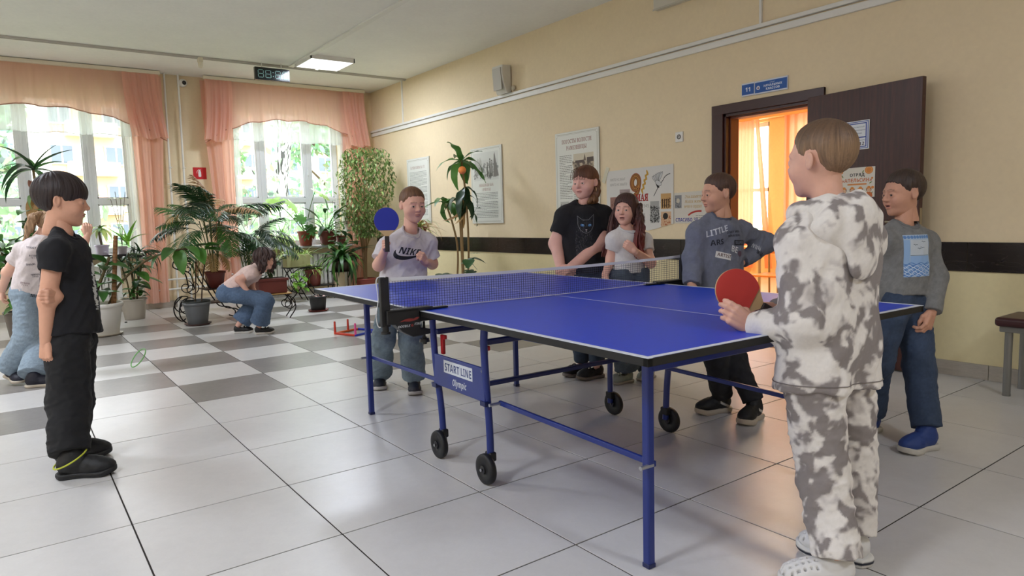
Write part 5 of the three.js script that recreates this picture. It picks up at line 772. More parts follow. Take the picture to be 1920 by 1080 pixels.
const denim = (r, g, b, fade = 0.35) => { const c = lin(r, g, b); return (x, y, z) => { const n = 1 + fade * fbm(x * 9, y * 6, z * 9, 3) + 0.18 * noise3(x * 240, y * 120, z * 240) + 0.1 * noise3(x * 90, y * 300, z * 90); return [c[0] * n, c[1] * n, c[2] * n * 0.99]; }; };

// camera-free direction words used for hands: EAST runs along the picture plane of the hall, NEAR towards the hall's near end
const EAST = V(0.805, -0.028, 0.592), SKY = V(0.082, 0.994, -0.065), NEAR = V(-0.587, 0.101, 0.803);
const dv = (e, s, n) => A3(EAST.clone().multiplyScalar(e).addScaledVector(SKY, s).addScaledVector(NEAR, n));
const dvec = (e, s, n) => v3(dv(e, s, n));
const darkShoe = { c: lin(24, 24, 26), soleC: lin(30, 30, 32), label: 'black trainer' };

{ // boy in black, profile
  const p = person('black', {
    label: 'boy in black t-shirt and black trousers holding his own arm', skin: [220, 165, 137], arm: 1.05, face: { cheek: 1.02 }, brow: [48, 34, 28], lip: [190, 112, 100], headCell: 0.003,
    hair: { style: 'bowl', c: [44, 32, 30], th: 0.085, side: 0.07, top: 0.095, amp: 0.009, freq: 13, rag: 0.012, taper: 0.02, cell: 0.0036 },
    hand: { R: { dir: dv(0.05, -1, 0.05), palm: dv(0.3, 0, -1), curl: 0.8, thumb: 0.7 }, L: { dir: dv(-0.05, 0, 1), palm: dv(-1, 0, 0), curl: 0.95, thumb: 0.1, size: 0.13 } },
    top: { name: 't_shirt', color: flat(26, 26, 30), w0: 0.045, r0: 0.088, w1: 0.055, r1: 0.112, hem: 0.07, belly: 0.02, s0: 0.066, s1: 0.07, sl: 0.42, wr: 0.007, collar: [22, 22, 25], neckR: 0.06 },
    legs: { color: flat(27, 27, 29), hipR: 0.095, r0: 0.092, r1: 0.088, r2: 0.086, at: 0.9, wr: 0.009, rise: 0.12 },
    foot: { ...darkShoe, len: 0.25, laces: [36, 36, 38] },
  });
  const tx = canvasTex(256, 512, (c, w, h) => { c.clearRect(0, 0, w, h); c.fillStyle = '#d9d9d6'; for (let i = 0; i < 26; i++) { const y = 30 + i * 16; c.globalAlpha = 0.9; const x0 = 90 + 40 * rnd() - i * 1.5; c.beginPath(); c.moveTo(x0, y); c.lineTo(x0 + 60 + 60 * rnd(), y + 6); c.lineTo(x0 + 40 + 60 * rnd(), y + 20); c.lineTo(x0 + 10, y + 22); c.fill(); } c.fillRect(70, 440, 60, 12); c.fillRect(80, 462, 90, 10); c.fillRect(60, 482, 70, 10); });
  clothPrint(p.topM, p.topF, p.T(0.5, 0.01, 0.1), p.fw.clone().addScaledVector(p.rt, 0.12), p.up, 0.13, 0.26, tx);
  // lanyard-like yellow band round the near ankle
  const a = p.j.anR; const bd = mesh('ankle_band', new THREE.TorusGeometry(0.075, 0.004, 8, 40).rotateX(Math.PI / 2).rotateZ(0.45).translate(a.x, 0.09, a.z), std([190, 196, 60], 0.6), p.g);
}
{ // fair-haired girl bending away
  const scr = [[20, 60], [90, 40], [40, 130], [120, 150], [30, 220], [140, 250], [70, 310], [180, 90], [190, 330], [20, 400], [130, 410]];
  const p = person('back', {
    label: 'fair haired girl in scribble print top bending behind the boy in black', skin: [236, 185, 161], brow: [150, 116, 80], lift: { L: 0.03 },
    hair: { style: 'parted', c: [170, 136, 104], th: 0.05, side: 0.045, top: 0.05, amp: 0.016, locks: [{ p: [[0, 0.25, -0.5], [0.0, 0.05, -0.66], [0.05, -0.35, -0.6], [0.1, -0.85, -0.5]], r: [0.13, 0.15, 0.13, 0.04], c: [158, 124, 92], c2: [180, 146, 112], wave: 0.01 }] },
    hand: { R: { dir: dv(0.1, 1, 0.1), palm: dv(-0.5, 0, -0.5), curl: 0.7 }, L: { dir: dv(-0.2, -0.9, -0.3), curl: 0.4 } },
    top: { name: 't_shirt', color: flat(214, 202, 200), w0: 0.05, r0: 0.085, w1: 0.055, r1: 0.098, hem: 0.06, s0: 0.058, s1: 0.062, sl: 0.5, wr: 0.006, collar: [210, 200, 198] },
    legs: { color: denim(140, 156, 170, 0.25), hipR: 0.102, r0: 0.09, r1: 0.086, r2: 0.098, at: 0.97, wr: 0.007, rise: 0.16 },
    foot: { c: lin(30, 30, 44), soleC: lin(206, 194, 176), len: 0.21, label: 'dark navy trainer with pale sole' }, footPitch: { L: 0.22 },
  });
  const tx = canvasTex(256, 512, (c, w, h) => { c.clearRect(0, 0, w, h); for (const [x, y] of scr) { c.fillStyle = c.strokeStyle = rnd() < 0.3 ? '#a58a8c' : '#55525a'; c.lineWidth = 3; c.save(); c.translate(x, y); c.rotate(-0.35 + 0.3 * rnd()); c.font = 'italic bold 26px serif'; scribble(c, 0, 0, 56, 16, c.fillStyle, 6); if (rnd() < 0.5) scribble(c, 6, 22, 40, 12, c.fillStyle, 4); c.restore(); } c.fillStyle = '#45434b'; c.font = 'italic bold 34px serif'; c.save(); c.translate(130, 345); c.rotate(-0.2); c.fillText('good', 0, 0); c.restore(); });
  clothPrint(p.topM, p.topF, p.T(0.5, 0, -0.1), p.fw.clone().negate(), p.up, 0.26, 0.4, tx);
  const tm = canvasTex(256, 96, (c, w, h) => { c.clearRect(0, 0, w, h); c.fillStyle = '#3c4048'; c.font = 'bold 60px sans-serif'; c.fillText('MICKEY', 6, 78, 240); c.globalAlpha = 0.4; c.font = 'italic 26px serif'; c.fillText('Disney', 90, 26); });
  clothPrint(p.legM, p.legF, p.T(0.06, 0.03, -0.1), p.fw.clone().negate(), p.up, 0.15, 0.06, tm);
}
{ // crouching girl
  const p = person('crouch', {
    label: 'curly haired girl crouching in flared jeans by the plant stand', skin: [228, 175, 155], face: { mouth: 0.2 }, brow: [70, 50, 42],
    hair: { style: 'curly', c: [66, 46, 42], th: 0.17, side: 0.16, top: 0.14, amp: 0.06, freq: 6, rag: 0.08, low: true, locks: [{ p: [[0.3, 0.1, 0.1], [0.42, -0.25, 0.15], [0.4, -0.62, 0.12]], r: [0.14, 0.15, 0.07], wave: 0.02 }, { p: [[-0.3, 0.1, 0.05], [-0.44, -0.25, 0.1], [-0.42, -0.66, 0.1]], r: [0.14, 0.16, 0.07], wave: 0.02 }, { p: [[0, 0.1, -0.42], [0, -0.35, -0.56], [0.05, -0.7, -0.5]], r: [0.2, 0.2, 0.1], wave: 0.022 }] },
    hand: { R: { dir: dv(0.7, -0.7, 0), palm: dv(0, -0.6, -0.6), curl: 0.3 }, L: { dir: dv(0.7, -0.6, 0.2), curl: 0.4 } },
    top: { name: 't_shirt', color: flat(226, 198, 190), w0: 0.05, r0: 0.078, w1: 0.055, r1: 0.096, hem: 0.0, s0: 0.055, s1: 0.06, sl: 0.55, wr: 0.006, collar: [224, 196, 188] },
    legs: { color: denim(86, 106, 134, 0.3), hipR: 0.098, r0: 0.088, r1: 0.08, r2: 0.105, at: 0.84, wr: 0.007, rise: 0.2 },
    foot: { c: lin(30, 26, 26), soleC: lin(206, 200, 192), len: 0.2, low: true, open: true, strap: 0.012, label: 'black strap shoe with white sole' },
  });
}
let nikeP;
{ // boy with the blue bat
  const p = nikeP = person('nike', {
    label: 'boy in white t-shirt raising a blue bat at the far table end', skin: [230, 177, 155], face: { cheek: 1.06 }, brow: [120, 84, 62], headCell: 0.003, gaze: [-0.15, -0.05, 1],
    hair: { style: 'short', c: [112, 78, 54], th: 0.03, side: 0.026, top: 0.05, amp: 0.005, freq: 24, rag: 0.014, taper: 0.028 },
    hand: { R: { dir: dv(0.0, 0.35, 0.93), palm: dv(1, 0.05, 0), curl: 1.05, thumb: 0.9, size: 0.125 }, L: { dir: dv(-0.25, 0.55, 0.75), palm: dv(-0.9, 0.2, -0.3), curl: 1.0, thumb: 0.8, size: 0.13 } },
    top: { name: 't_shirt', color: flat(214, 208, 212, 0.05), w0: 0.055, r0: 0.082, w1: 0.07, r1: 0.098, hem: 0.1, s0: 0.064, s1: 0.072, sl: 0.72, wr: 0.007, collar: [208, 202, 208], neckR: 0.064 },
    legs: { color: denim(126, 142, 152, 0.28), hipR: 0.098, r0: 0.086, r1: 0.074, r2: 0.082, at: 0.94, wr: 0.008, rise: 0.2 },
    foot: { c: lin(30, 34, 46), soleC: lin(196, 190, 184), len: 0.215, laces: [190, 188, 184], label: 'dark trainer with white sole' },
  });
  const tx = canvasTex(640, 400, (c, w, h) => {
    c.clearRect(0, 0, w, h); c.fillStyle = '#22242e'; c.save(); c.transform(1, 0, -0.28, 1, 60, 0); c.font = 'bold 190px sans-serif'; c.fillText('NIKE', 120, 212, 440); c.restore();
    c.beginPath(); c.moveTo(628, 190); c.quadraticCurveTo(330, 330, 170, 338); c.quadraticCurveTo(60, 338, 52, 262); c.quadraticCurveTo(50, 210, 90, 148); c.quadraticCurveTo(78, 230, 150, 254); c.quadraticCurveTo(230, 270, 628, 190); c.fill();
  });
  clothPrint(p.topM, p.topF, p.T(0.685, 0.025, 0.1), p.fw, p.up, 0.205, 0.128, tx);
}
{ // tall girl in the cat t-shirt
  const fr = (t, i) => { const x = -0.26 + 0.52 * t; return [[x * 0.7, 0.5, 0.12], [x * 0.9, 0.4, 0.36], [x * 1.0, 0.24, 0.41], [x * 1.05 + 0.02 * Math.sin(i * 7), 0.12 + 0.04 * Math.sin(i * 3.1), 0.4]]; };
  const p = person('cat', {
    label: 'girl in black cat print t-shirt with hands clasped', skin: [232, 179, 163], arm: 1.42, build: 1.2, face: { cheek: 1.16 }, brow: [120, 82, 62], gaze: [0.1, -0.05, 1], lip: [184, 100, 98],
    hair: { style: 'bangs', c: [104, 66, 46], th: 0.045, side: 0.035, top: 0.045, amp: 0.007, freq: 18, rag: 0.02, taper: 0.02, strands: [{ n: 9, f: fr, r: 0.008 }], locks: [{ p: [[0.28, -0.02, -0.25], [0.36, -0.3, -0.1], [0.33, -0.52, 0.06], [0.2, -0.62, 0.2]], r: [0.1, 0.11, 0.12, 0.05], c: [96, 60, 42], c2: [120, 84, 50], wave: 0.008 }, { p: [[-0.34, 0.1, 0.12], [-0.36, -0.1, 0.16], [-0.46, -0.24, 0.3]], r: [0.02, 0.018, 0.008], wave: 0.003 }] },
    hand: { R: { dir: dv(0.72, -0.45, 0.25), palm: dv(0.2, 0, -1), curl: 0.45 }, L: { dir: dv(-0.85, -0.4, 0.1), palm: dv(0, 0, -1), curl: 0.45 } },
    top: { name: 't_shirt', color: flat(27, 26, 30), w0: 0.072, r0: 0.095, w1: 0.085, r1: 0.118, hem: 0.06, belly: 0.035, s0: 0.072, s1: 0.076, sl: 0.66, wr: 0.006, collar: [24, 24, 27], neckR: 0.062 },
    legs: { color: denim(58, 70, 86, 0.35), hipR: 0.11, r0: 0.088, r1: 0.066, r2: 0.056, at: 0.92, wr: 0.006, rise: 0.12 },
    foot: { c: lin(26, 25, 27), soleC: lin(120, 110, 100), len: 0.225, low: true, open: true, strap: 0.01, label: 'black strap shoe' },
  });
  const ring = mesh('earring', new THREE.TorusGeometry(0.016, 0.0035, 8, 26), std([216, 196, 150], 0.3, { metalness: 0.8 }), p.g); ring.position.copy(p.hp(0.385, -0.23, 0.0)); ring.rotation.y = 1.0;
  const tx = canvasTex(400, 560, (c, w, h) => { // grey drawn cat
    c.clearRect(0, 0, w, h); c.strokeStyle = '#88888e'; c.lineWidth = 3; for (let i = 0; i < 420; i++) { const t = rnd(), y = 60 + 470 * t, ww = t < 0.35 ? 92 : 60 + 40 * Math.sin(t * 3), x = 200 + (rnd() * 2 - 1) * ww - 40 * t; c.globalAlpha = 0.12 + 0.3 * rnd(); c.beginPath(); c.moveTo(x, y); c.lineTo(x + 10 * (rnd() - 0.5), y + 14 + 14 * rnd()); c.stroke(); }
    c.globalAlpha = 0.75; c.strokeStyle = '#85858a'; c.lineWidth = 5; c.beginPath(); c.moveTo(112, 150); c.lineTo(110, 50); c.lineTo(168, 100); c.lineTo(232, 98); c.lineTo(296, 36); c.lineTo(290, 150); c.quadraticCurveTo(270, 240, 200, 250); c.quadraticCurveTo(128, 236, 112, 150); c.stroke();
    c.globalAlpha = 1; for (const x of [160, 244]) { c.fillStyle = '#3f6ea0'; c.beginPath(); c.ellipse(x, 158, 22, 15, x < 200 ? 0.25 : -0.25, 0, 7); c.fill(); c.fillStyle = '#bcd4e6'; c.beginPath(); c.arc(x + 5, 155, 6, 0, 7); c.fill(); } c.fillStyle = '#b9a9a8'; c.beginPath(); c.moveTo(190, 208); c.lineTo(214, 208); c.lineTo(202, 222); c.fill(); c.fillStyle = '#77777b'; c.fillRect(196, 224, 14, 12);
  });
  clothPrint(p.topM, p.topF, p.T(0.55, 0.02, 0.12), p.fw, p.up, 0.24, 0.34, tx);
}
{ // girl in white with long hair
  const side = (s) => (t, i) => { const o = 0.06 * Math.sin(i * 5.3), d = 0.05 * Math.cos(i * 2.9); return [[s * 0.3, 0.3, -0.1 + d], [s * (0.42 + o * 0.6), -0.1, 0.02 + d], [s * (0.5 + o), -0.55, 0.08 + d * 1.5], [s * (0.48 + o * 1.6), -1.0, 0.22 + d * 2], [s * (0.56 + o * 2.4), -1.45 - 0.12 * Math.sin(i * 3.7), 0.22 + d * 3]]; };
  const p = person('white', {
    label: 'girl in white top with long reddish hair and hand on chest', skin: [234, 181, 161], face: { mouth: 0.7 }, brow: [80, 54, 46], gaze: [0.15, 0.05, 1],
    hair: { style: 'parted', c: [70, 42, 38], th: 0.05, side: 0.05, top: 0.045, amp: 0.008, freq: 20, low: true, strands: [{ n: 46, f: side(1), r: 0.022, c: [66, 40, 36], c2: [150, 64, 62] }, { n: 40, f: side(-1), r: 0.02, c: [66, 40, 36], c2: [110, 52, 48] }], locks: [{ p: [[0.33, 0.1, -0.2], [0.44, -0.35, -0.05], [0.5, -0.85, 0.05], [0.56, -1.4, 0.1]], r: [0.13, 0.15, 0.16, 0.06], c: [66, 40, 36], c2: [158, 66, 66], wave: 0.012 }, { p: [[-0.33, 0.1, -0.2], [-0.42, -0.35, -0.05], [-0.46, -0.8, 0.0], [-0.44, -1.25, 0.02]], r: [0.13, 0.14, 0.13, 0.05], c: [64, 38, 36], c2: [100, 50, 46], wave: 0.012 }] },
    hand: { L: { dir: dv(-0.72, 0.6, 0.1), palm: dv(0.1, -0.1, -1), curl: 0.8, thumb: 0.5, size: 0.125 }, R: { dir: dv(-0.2, -0.9, 0.2), curl: 0.4, size: 0.125 } },
    top: { name: 'top', color: flat(222, 218, 218, 0.05), w0: 0.032, r0: 0.064, w1: 0.042, r1: 0.072, hem: 0.02, s0: 0.05, s1: 0.053, sl: 0.5, wr: 0.004, collar: [216, 212, 212], neckR: 0.062 },
    legs: { color: denim(78, 88, 98, 0.35), hipR: 0.086, r0: 0.078, r1: 0.075, r2: 0.088, at: 0.97, wr: 0.007, rise: 0.12 },
    foot: { c: lin(150, 156, 144), soleC: lin(168, 160, 148), len: 0.205, low: true, open: true, sole: 0.02, strap: 0.02, strapC: [158, 168, 154], label: 'pale green sandal' },
  });
  const tx = canvasTex(256, 64, (c, w, h) => { c.clearRect(0, 0, w, h); scribble(c, 20, 22, 210, 18, '#a3a0a2', 14); });
  clothPrint(p.topM, p.topF, p.T(0.66, 0.0, 0.08), p.fw, p.up, 0.12, 0.03, tx);
}
{ // boy with hand on hip
  const p = person('gray', {
    label: 'boy in slate lettered sweatshirt standing with a hand on his hip', skin: [212, 159, 131], brow: [84, 58, 44], headCell: 0.003, face: { mouth: 0.25 }, gaze: [0.2, -0.1, 1],
    hair: { style: 'short', c: [78, 54, 42], th: 0.034, side: 0.03, top: 0.055, amp: 0.005, freq: 24, rag: 0.014, taper: 0.03 },
    hand: { R: { dir: dv(-0.05, -1, 0.1), curl: 0.4 }, L: { dir: dv(-0.75, -0.55, 0.1), curl: 0.6 } },
    top: { name: 'sweatshirt', color: flat(110, 114, 130), w0: 0.06, r0: 0.088, w1: 0.068, r1: 0.094, hem: 0.1, s0: 0.062, s1: 0.056, s2: 0.042, long: true, wr: 0.008, collar: [84, 88, 104], neckR: 0.06, cuffAt: { R: 1.0, L: 0.98 } },
    legs: { color: flat(38, 38, 42), hipR: 0.092, r0: 0.082, r1: 0.068, r2: 0.056, at: 0.93, wr: 0.008, rise: 0.14 },
    foot: { c: lin(22, 22, 24), soleC: lin(196, 184, 166), len: 0.225, sole: 0.03, laces: [30, 30, 32], label: 'black trainer with thick cream sole', mark: (x, y, z) => (z < -0.02 && y > 0.03 && Math.abs(y - 0.05 - (z + 0.05) * 0.5) < 0.007 && Math.abs(x) > 0.02 ? lin(200, 196, 188) : lin(24, 24, 26)) },
  });
  const tx = canvasTex(768, 640, (c, w, h) => {
    c.clearRect(0, 0, w, h); const word = (t, x, y, s, col, r, f = 'bold ') => { c.save(); c.translate(x, y); c.rotate(r); c.fillStyle = col; c.font = f + s + 'px sans-serif'; c.fillText(t, 0, 0); c.restore(); };
    word('LITTLE', 40, 210, 120, '#c9cdd6', -0.28, 'italic bold '); word('ARS', 120, 330, 110, '#23252e', -0.15); word('DON’T WILL', 380, 150, 44, '#2a2c36', -0.12); word('BEHAVIOR', 400, 200, 44, '#2a2c36', -0.1); c.fillStyle = '#24262f'; c.save(); c.translate(520, 240); c.fillRect(0, 0, 220, 76); c.restore(); word('SUPER', 540, 300, 62, '#6a6f80', 0); word('BE', 440, 400, 130, '#d4d6dc', 0.25); c.save(); c.translate(190, 400); c.rotate(0.2); c.fillStyle = '#d8d6d4'; c.fillRect(0, 0, 250, 92); c.restore(); word('ARTIST', 206, 470, 68, '#5a3e3a', 0.2); c.fillStyle = '#5d4654'; c.beginPath(); c.arc(640, 440, 44, 0, 7); c.fill();
  });
  clothPrint(p.topM, p.topF, p.T(0.64, 0.025, 0.1), p.fw.clone().addScaledVector(p.rt, 0.08), p.up, 0.28, 0.24, tx);
  const ts = canvasTex(256, 128, (c, w, h) => { c.clearRect(0, 0, w, h); scribble(c, 20, 20, 110, 50, '#b9bcc4', 6); scribble(c, 90, 60, 120, 50, '#22242c', 6); });
  const f = p.j.elL.clone().lerp(p.j.wrL, 0.45); clothPrint(p.topM, p.topF, f, dvec(0.2, -0.1, 1), dvec(0.5, 0.8, 0), 0.12, 0.06, ts);
}
let tieP;
{ // boy in the tie-dye suit
  const dye = (dens) => { const A = lin(232, 226, 220), Bc = lin(142, 134, 132), Cc = lin(168, 158, 158); return (x, y, z) => { const wx = x + 0.035 * noise3(x * 14, y * 14, z * 14) + 0.01 * noise3(x * 50, y * 50, z * 50), wy = y + 0.035 * noise3(x * 14 + 9, y * 14, z * 14) + 0.01 * noise3(x * 50, y * 50 + 5, z * 50), wz = z + 0.035 * noise3(x * 14, y * 14 + 7, z * 14); const n = noise3(wx * 18, wy * 18, wz * 18) + 0.7 * noise3(wx * 38, wy * 38, wz * 38) + 0.3 * noise3(wx * 75, wy * 75, wz * 75) + dens; const t = smooth(0.08, 0.34, n), u = smooth(-0.14, 0.1, n) * 0.4, k = 1 + 0.05 * noise3(x * 200, y * 200, z * 200); return [0, 1, 2].map((i) => mix(mix(A[i], Cc[i], u), Bc[i], t) * k); }; };
  const p = tieP = person('tie', {
    label: 'boy in grey and white tie-dye hooded suit with the red bat', skin: [226, 175, 153], brow: [130, 100, 76], headCell: 0.003, face: { cheek: 1.0, mouth: 0.1 },
    hair: { style: 'short', c: [134, 106, 80], c2: [100, 76, 56], fade: [0.15, 0.42], th: 0.034, side: 0.026, top: 0.06, amp: 0.0045, freq: 26, rag: 0.012, taper: 0.03, cell: 0.0032 },
    hand: { L: { dir: dv(-0.72, 0.5, 0.0), palm: dv(0.15, -0.1, -1), curl: [0.35, 0.42, 0.5, 0.6], thumb: 0.35, size: 0.145 }, R: { dir: dv(-0.95, -0.05, 0), palm: dv(0, -0.4, 0.9), curl: 0.9, thumb: 0.8, size: 0.14 } },
    top: { name: 'hooded_jacket', color: dye(0.1), w0: 0.07, r0: 0.1, w1: 0.085, r1: 0.112, hem: -0.06, hemTilt: 0, s0: 0.078, s1: 0.064, s2: 0.044, long: true, cell: 0.0055, neckR: 0.06, sho: 0.012, cuffAt: { L: 0.95, R: 0.95 },
      fold: (x, y, z) => 0.009 * noise3(x * 12 + y * 7, y * 9 - z * 5, z * 12) + 0.006 * noise3(x * 24 - y * 16, y * 15 + z * 9, z * 24) + 0.0015 * noise3(x * 60, y * 50, z * 60) },
    legs: { color: dye(0.07), hipR: 0.104, r0: 0.092, r1: 0.076, r2: 0.068, at: 0.97, wr: 0.009, rise: 0.12, cell: 0.0058 },
    foot: { c: lin(226, 224, 222), soleC: lin(222, 220, 216), stripe: lin(34, 38, 52), len: 0.22, wide: 1.12, low: true, holes: true, sole: 0.03, label: 'white foam clog with dark stripe' },
  });
  // hood lying on the back, zip and pocket seams
  const T = p.T, hax = [A3(p.rt), A3(p.up), A3(p.fw)], hood = blend([ell(T(0.9, 0, -0.085), [0.135, 0.1, 0.042], hax), ell(T(0.8, 0, -0.115), [0.08, 0.12, 0.03], hax), cap(T(0.86, 0.05, 0.105), T(0.98, 0.09, 0.05), 0.02, 0.026), cap(T(0.98, 0.09, 0.05), T(1.02, 0.075, -0.04), 0.026, 0.028), cap(T(0.86, -0.05, 0.105), T(0.98, -0.09, 0.05), 0.02, 0.026), cap(T(0.98, -0.09, 0.05), T(1.02, -0.075, -0.04), 0.026, 0.028), cap(T(1.02, 0.075, -0.04), T(1.02, 0, -0.085), 0.028, 0.03), cap(T(1.02, -0.075, -0.04), T(1.02, 0, -0.085), 0.028, 0.03), cap(T(1.0, 0.08, -0.04), T(0.88, 0.135, -0.06), 0.026, 0.024), cap(T(1.0, -0.08, -0.04), T(0.88, -0.135, -0.06), 0.026, 0.024)], 0.025);
  const hF = (x, y, z) => { const d = hood(x, y, z), dx = x - p.j.neck.x, dy = y - p.j.neck.y, dz = z - p.j.neck.z; return smax(d, 0.062 - Math.sqrt(dx * dx + dy * dy * 0.3 + dz * dz), 0.012) + 0.008 * noise3(x * 18, y * 14, z * 18) + 0.009 * (Math.abs(noise3(x * 16, y * 12, z * 16)) - 0.3) + 0.003 * noise3(x * 40, y * 30, z * 40); };
  mesh('hood', sdfMesh(hF, ...grow(hood, 0.02), 0.0055, dye(0.02)), clothMat, p.topM);
  const cord = [p.T(0.93, -0.055, 0.125), p.T(0.8, -0.065, 0.14), p.T(0.66, -0.07, 0.145)]; mesh('drawstring', new THREE.TubeGeometry(new THREE.CatmullRomCurve3(cord), 20, 0.0035, 6), std([150, 138, 136], 0.8), p.topM);
  const wb = []; // ribbed waistband edge
  for (let i = 0; i < 56; i++) { const a = (i / 56) * 6.2832; let q = T(-0.015, 0, 0.0), dd = p.rt.clone().multiplyScalar(Math.cos(a)).addScaledVector(p.fw, Math.sin(a)), r = 0.3; for (let s = 0; s < 60; s++) { const c = q.clone().addScaledVector(dd, r), d = p.topF(c.x, c.y, c.z); if (d < 0.001) break; r -= Math.max(0.001, d * 0.7); } wb.push(q.addScaledVector(dd, r + 0.001)); }
  mesh('waist_seam', new THREE.TubeGeometry(new THREE.CatmullRomCurve3(wb, true), 160, 0.0016, 5, true), std([128, 120, 118], 0.9), p.topM);
}
{ // boy at the wall side
  const p = person('right', {
    label: 'boy in grey jumper with blue picture print and blue jeans', skin: [204, 151, 125], brow: [64, 44, 36], headCell: 0.003, face: { mouth: 0.75 }, gaze: [0.2, 0, 1],
    hair: { style: 'short', c: [58, 42, 34], th: 0.036, side: 0.032, top: 0.065, amp: 0.006, freq: 22, rag: 0.016, taper: 0.028 },
    hand: { L: { dir: dv(-0.38, -0.85, 0.2), palm: dv(-0.6, 0, -0.7), curl: 0.55, size: 0.15 }, R: { dir: dv(0, -1, 0.2), curl: 0.5 } },
    top: { name: 'jumper', color: flat(122, 122, 122, 0.14), w0: 0.055, r0: 0.082, w1: 0.062, r1: 0.088, hem: 0.1, s0: 0.058, s1: 0.052, s2: 0.044, long: true, wr: 0.005, collar: [110, 110, 110], neckR: 0.06, cuffAt: { L: 0.98, R: 1 } },
    legs: { color: (() => { const f = denim(54, 68, 92, 0.45); return f; })(), hipR: 0.092, r0: 0.084, r1: 0.068, r2: 0.066, at: 0.93, wr: 0.006, rise: 0.16 },
    foot: { c: lin(36, 62, 128), soleC: lin(198, 194, 186), len: 0.225, sole: 0.028, laces: [40, 60, 120], label: 'blue trainer with white sole' },
  });
  const tx = canvasTex(320, 440, (c, w, h) => { c.fillStyle = '#a9bed6'; c.fillRect(0, 0, w, h); c.fillStyle = '#5f87c0'; for (let i = 0; i < 9; i++) { c.beginPath(); c.arc(18 + i * 36, 24, 17, 0, 7); c.fill(); } c.fillStyle = '#c2cbd6'; c.fillRect(70, 52, 240, 160); c.fillStyle = '#92b3dc'; c.fillRect(0, 52, 64, 390); c.fillStyle = '#8fb1dd'; c.fillRect(70, 222, 240, 210); c.strokeStyle = '#33435c'; c.lineWidth = 4; c.beginPath(); c.moveTo(70, 216); c.lineTo(310, 216); c.stroke(); for (const [x, y] of [[130, 110], [180, 150], [220, 140], [240, 80]]) { c.beginPath(); c.moveTo(x - 26, y - 10); c.quadraticCurveTo(x - 8, y - 14, x, y); c.quadraticCurveTo(x + 10, y - 12, x + 28, y - 4); c.stroke(); } c.strokeStyle = '#4a78bd'; c.lineWidth = 7; for (let i = 0; i < 11; i++) { c.beginPath(); for (let x = 0; x <= 310; x += 10) c.lineTo(x, 300 + i * 13 + 9 * Math.sin(x * 0.06 + i * 1.7)); c.stroke(); } c.strokeStyle = '#e2ebf4'; c.lineWidth = 4; for (let i = 0; i < 5; i++) { c.beginPath(); for (let x = 0; x <= 310; x += 10) c.lineTo(x, 330 + i * 22 + 12 * Math.sin(x * 0.08 + i * 2.6)); c.stroke(); } });
  clothPrint(p.topM, p.topF, p.T(0.6, 0.02, 0.1), p.fw.clone().addScaledVector(p.rt, 0.1), p.up, 0.15, 0.2, tx);
}
// ---- bats
function bat(label, centre, normal, axis, front, backC) { // axis: handle towards blade
  const n = normal.clone().normalize(), ax = axis.clone().sub(n.clone().multiplyScalar(axis.dot(n))).normalize(), g = tag(group('table_tennis_bat'), label, 'bat'); g.position.copy(centre); g.quaternion.setFromRotationMatrix(new THREE.Matrix4().makeBasis(new THREE.Vector3().crossVectors(ax, n), ax, n));
  const out = (s, cut) => { const sh = new THREE.Shape(); for (let i = 0; i <= 60; i++) { const a = -Math.PI / 2 + (i / 60) * Math.PI * 2; let x = Math.cos(a) * 0.0755 * s, y = Math.sin(a) * 0.079 * s; y = Math.max(y, cut); if (i === 0) sh.moveTo(x, y); else sh.lineTo(x, y); } return sh; };
  const ex = (sh, d, z) => { const e = new THREE.ExtrudeGeometry(sh, { depth: d, bevelEnabled: false }); e.translate(0, 0, z); return e; };
  const wood = new THREE.Shape(); wood.moveTo(-0.013, -0.115); wood.lineTo(0.013, -0.115); wood.lineTo(0.0135, -0.095); wood.quadraticCurveTo(0.03, -0.078, 0.048, -0.062); for (let i = 0; i <= 40; i++) { const a = -0.9 + (i / 40) * (Math.PI + 1.8); wood.lineTo(Math.cos(a) * 0.0765, Math.sin(a) * 0.08); } wood.quadraticCurveTo(-0.03, -0.078, -0.0135, -0.095); wood.closePath();
  mesh('blade', ex(wood, 0.006, -0.003), std([206, 172, 124], 0.5), g);
  mesh('front_rubber', ex(out(1, -0.06), 0.003, 0.003), std(front, 0.62), g); mesh('back_rubber', ex(out(1, -0.06), 0.003, -0.006), std(backC, 0.62), g);
  mesh('handle', merged([bx(0.027, 0.092, 0.009, 0, -0.142, 0.0075, 0.004), bx(0.027, 0.092, 0.009, 0, -0.142, -0.0075, 0.004), bx(0.026, 0.092, 0.008, 0, -0.142, 0)]), std([44, 34, 30], 0.5), g);
  mesh('end_cap', bx(0.028, 0.006, 0.026, 0, -0.19, 0, 0.002), std([30, 28, 28], 0.5), g);
  return g;
}
bat('blue rubber bat raised by the boy in white', BATPOS.blue, dvec(0.1, -0.05, 1), dvec(-0.02, 1, 0.05), [30, 44, 158], [150, 40, 44]);
bat('red rubber bat held by the boy in tie-dye', BATPOS.red, dvec(0.12, 0.1, 1), dvec(-0.86, 0.5, 0.0), [206, 62, 56], [32, 32, 34]);

// =====================================================================  PLANTS
seedState = 4242;
const greens = { dark: [[34, 66, 34], [42, 78, 38], [28, 56, 32]], mid: [[62, 104, 44], [74, 118, 50], [54, 92, 42]], light: [[112, 158, 62], [128, 170, 70], [98, 146, 58]], pale: [[150, 172, 96], [168, 182, 110]], dry: [[150, 118, 78], [128, 96, 62], [172, 142, 96]], var: [[136, 160, 92], [150, 168, 104]] };
const leafMats = {}; for (const k of Object.keys(greens)) leafMats[k] = greens[k].map((c) => phys(c.map((v) => Math.min(240, v * 1.22)), k === 'dry' ? 0.8 : 0.42, { transmission: 0.22, thickness: 0 }));
const pick = (a) => a[(rnd() * a.length) | 0];
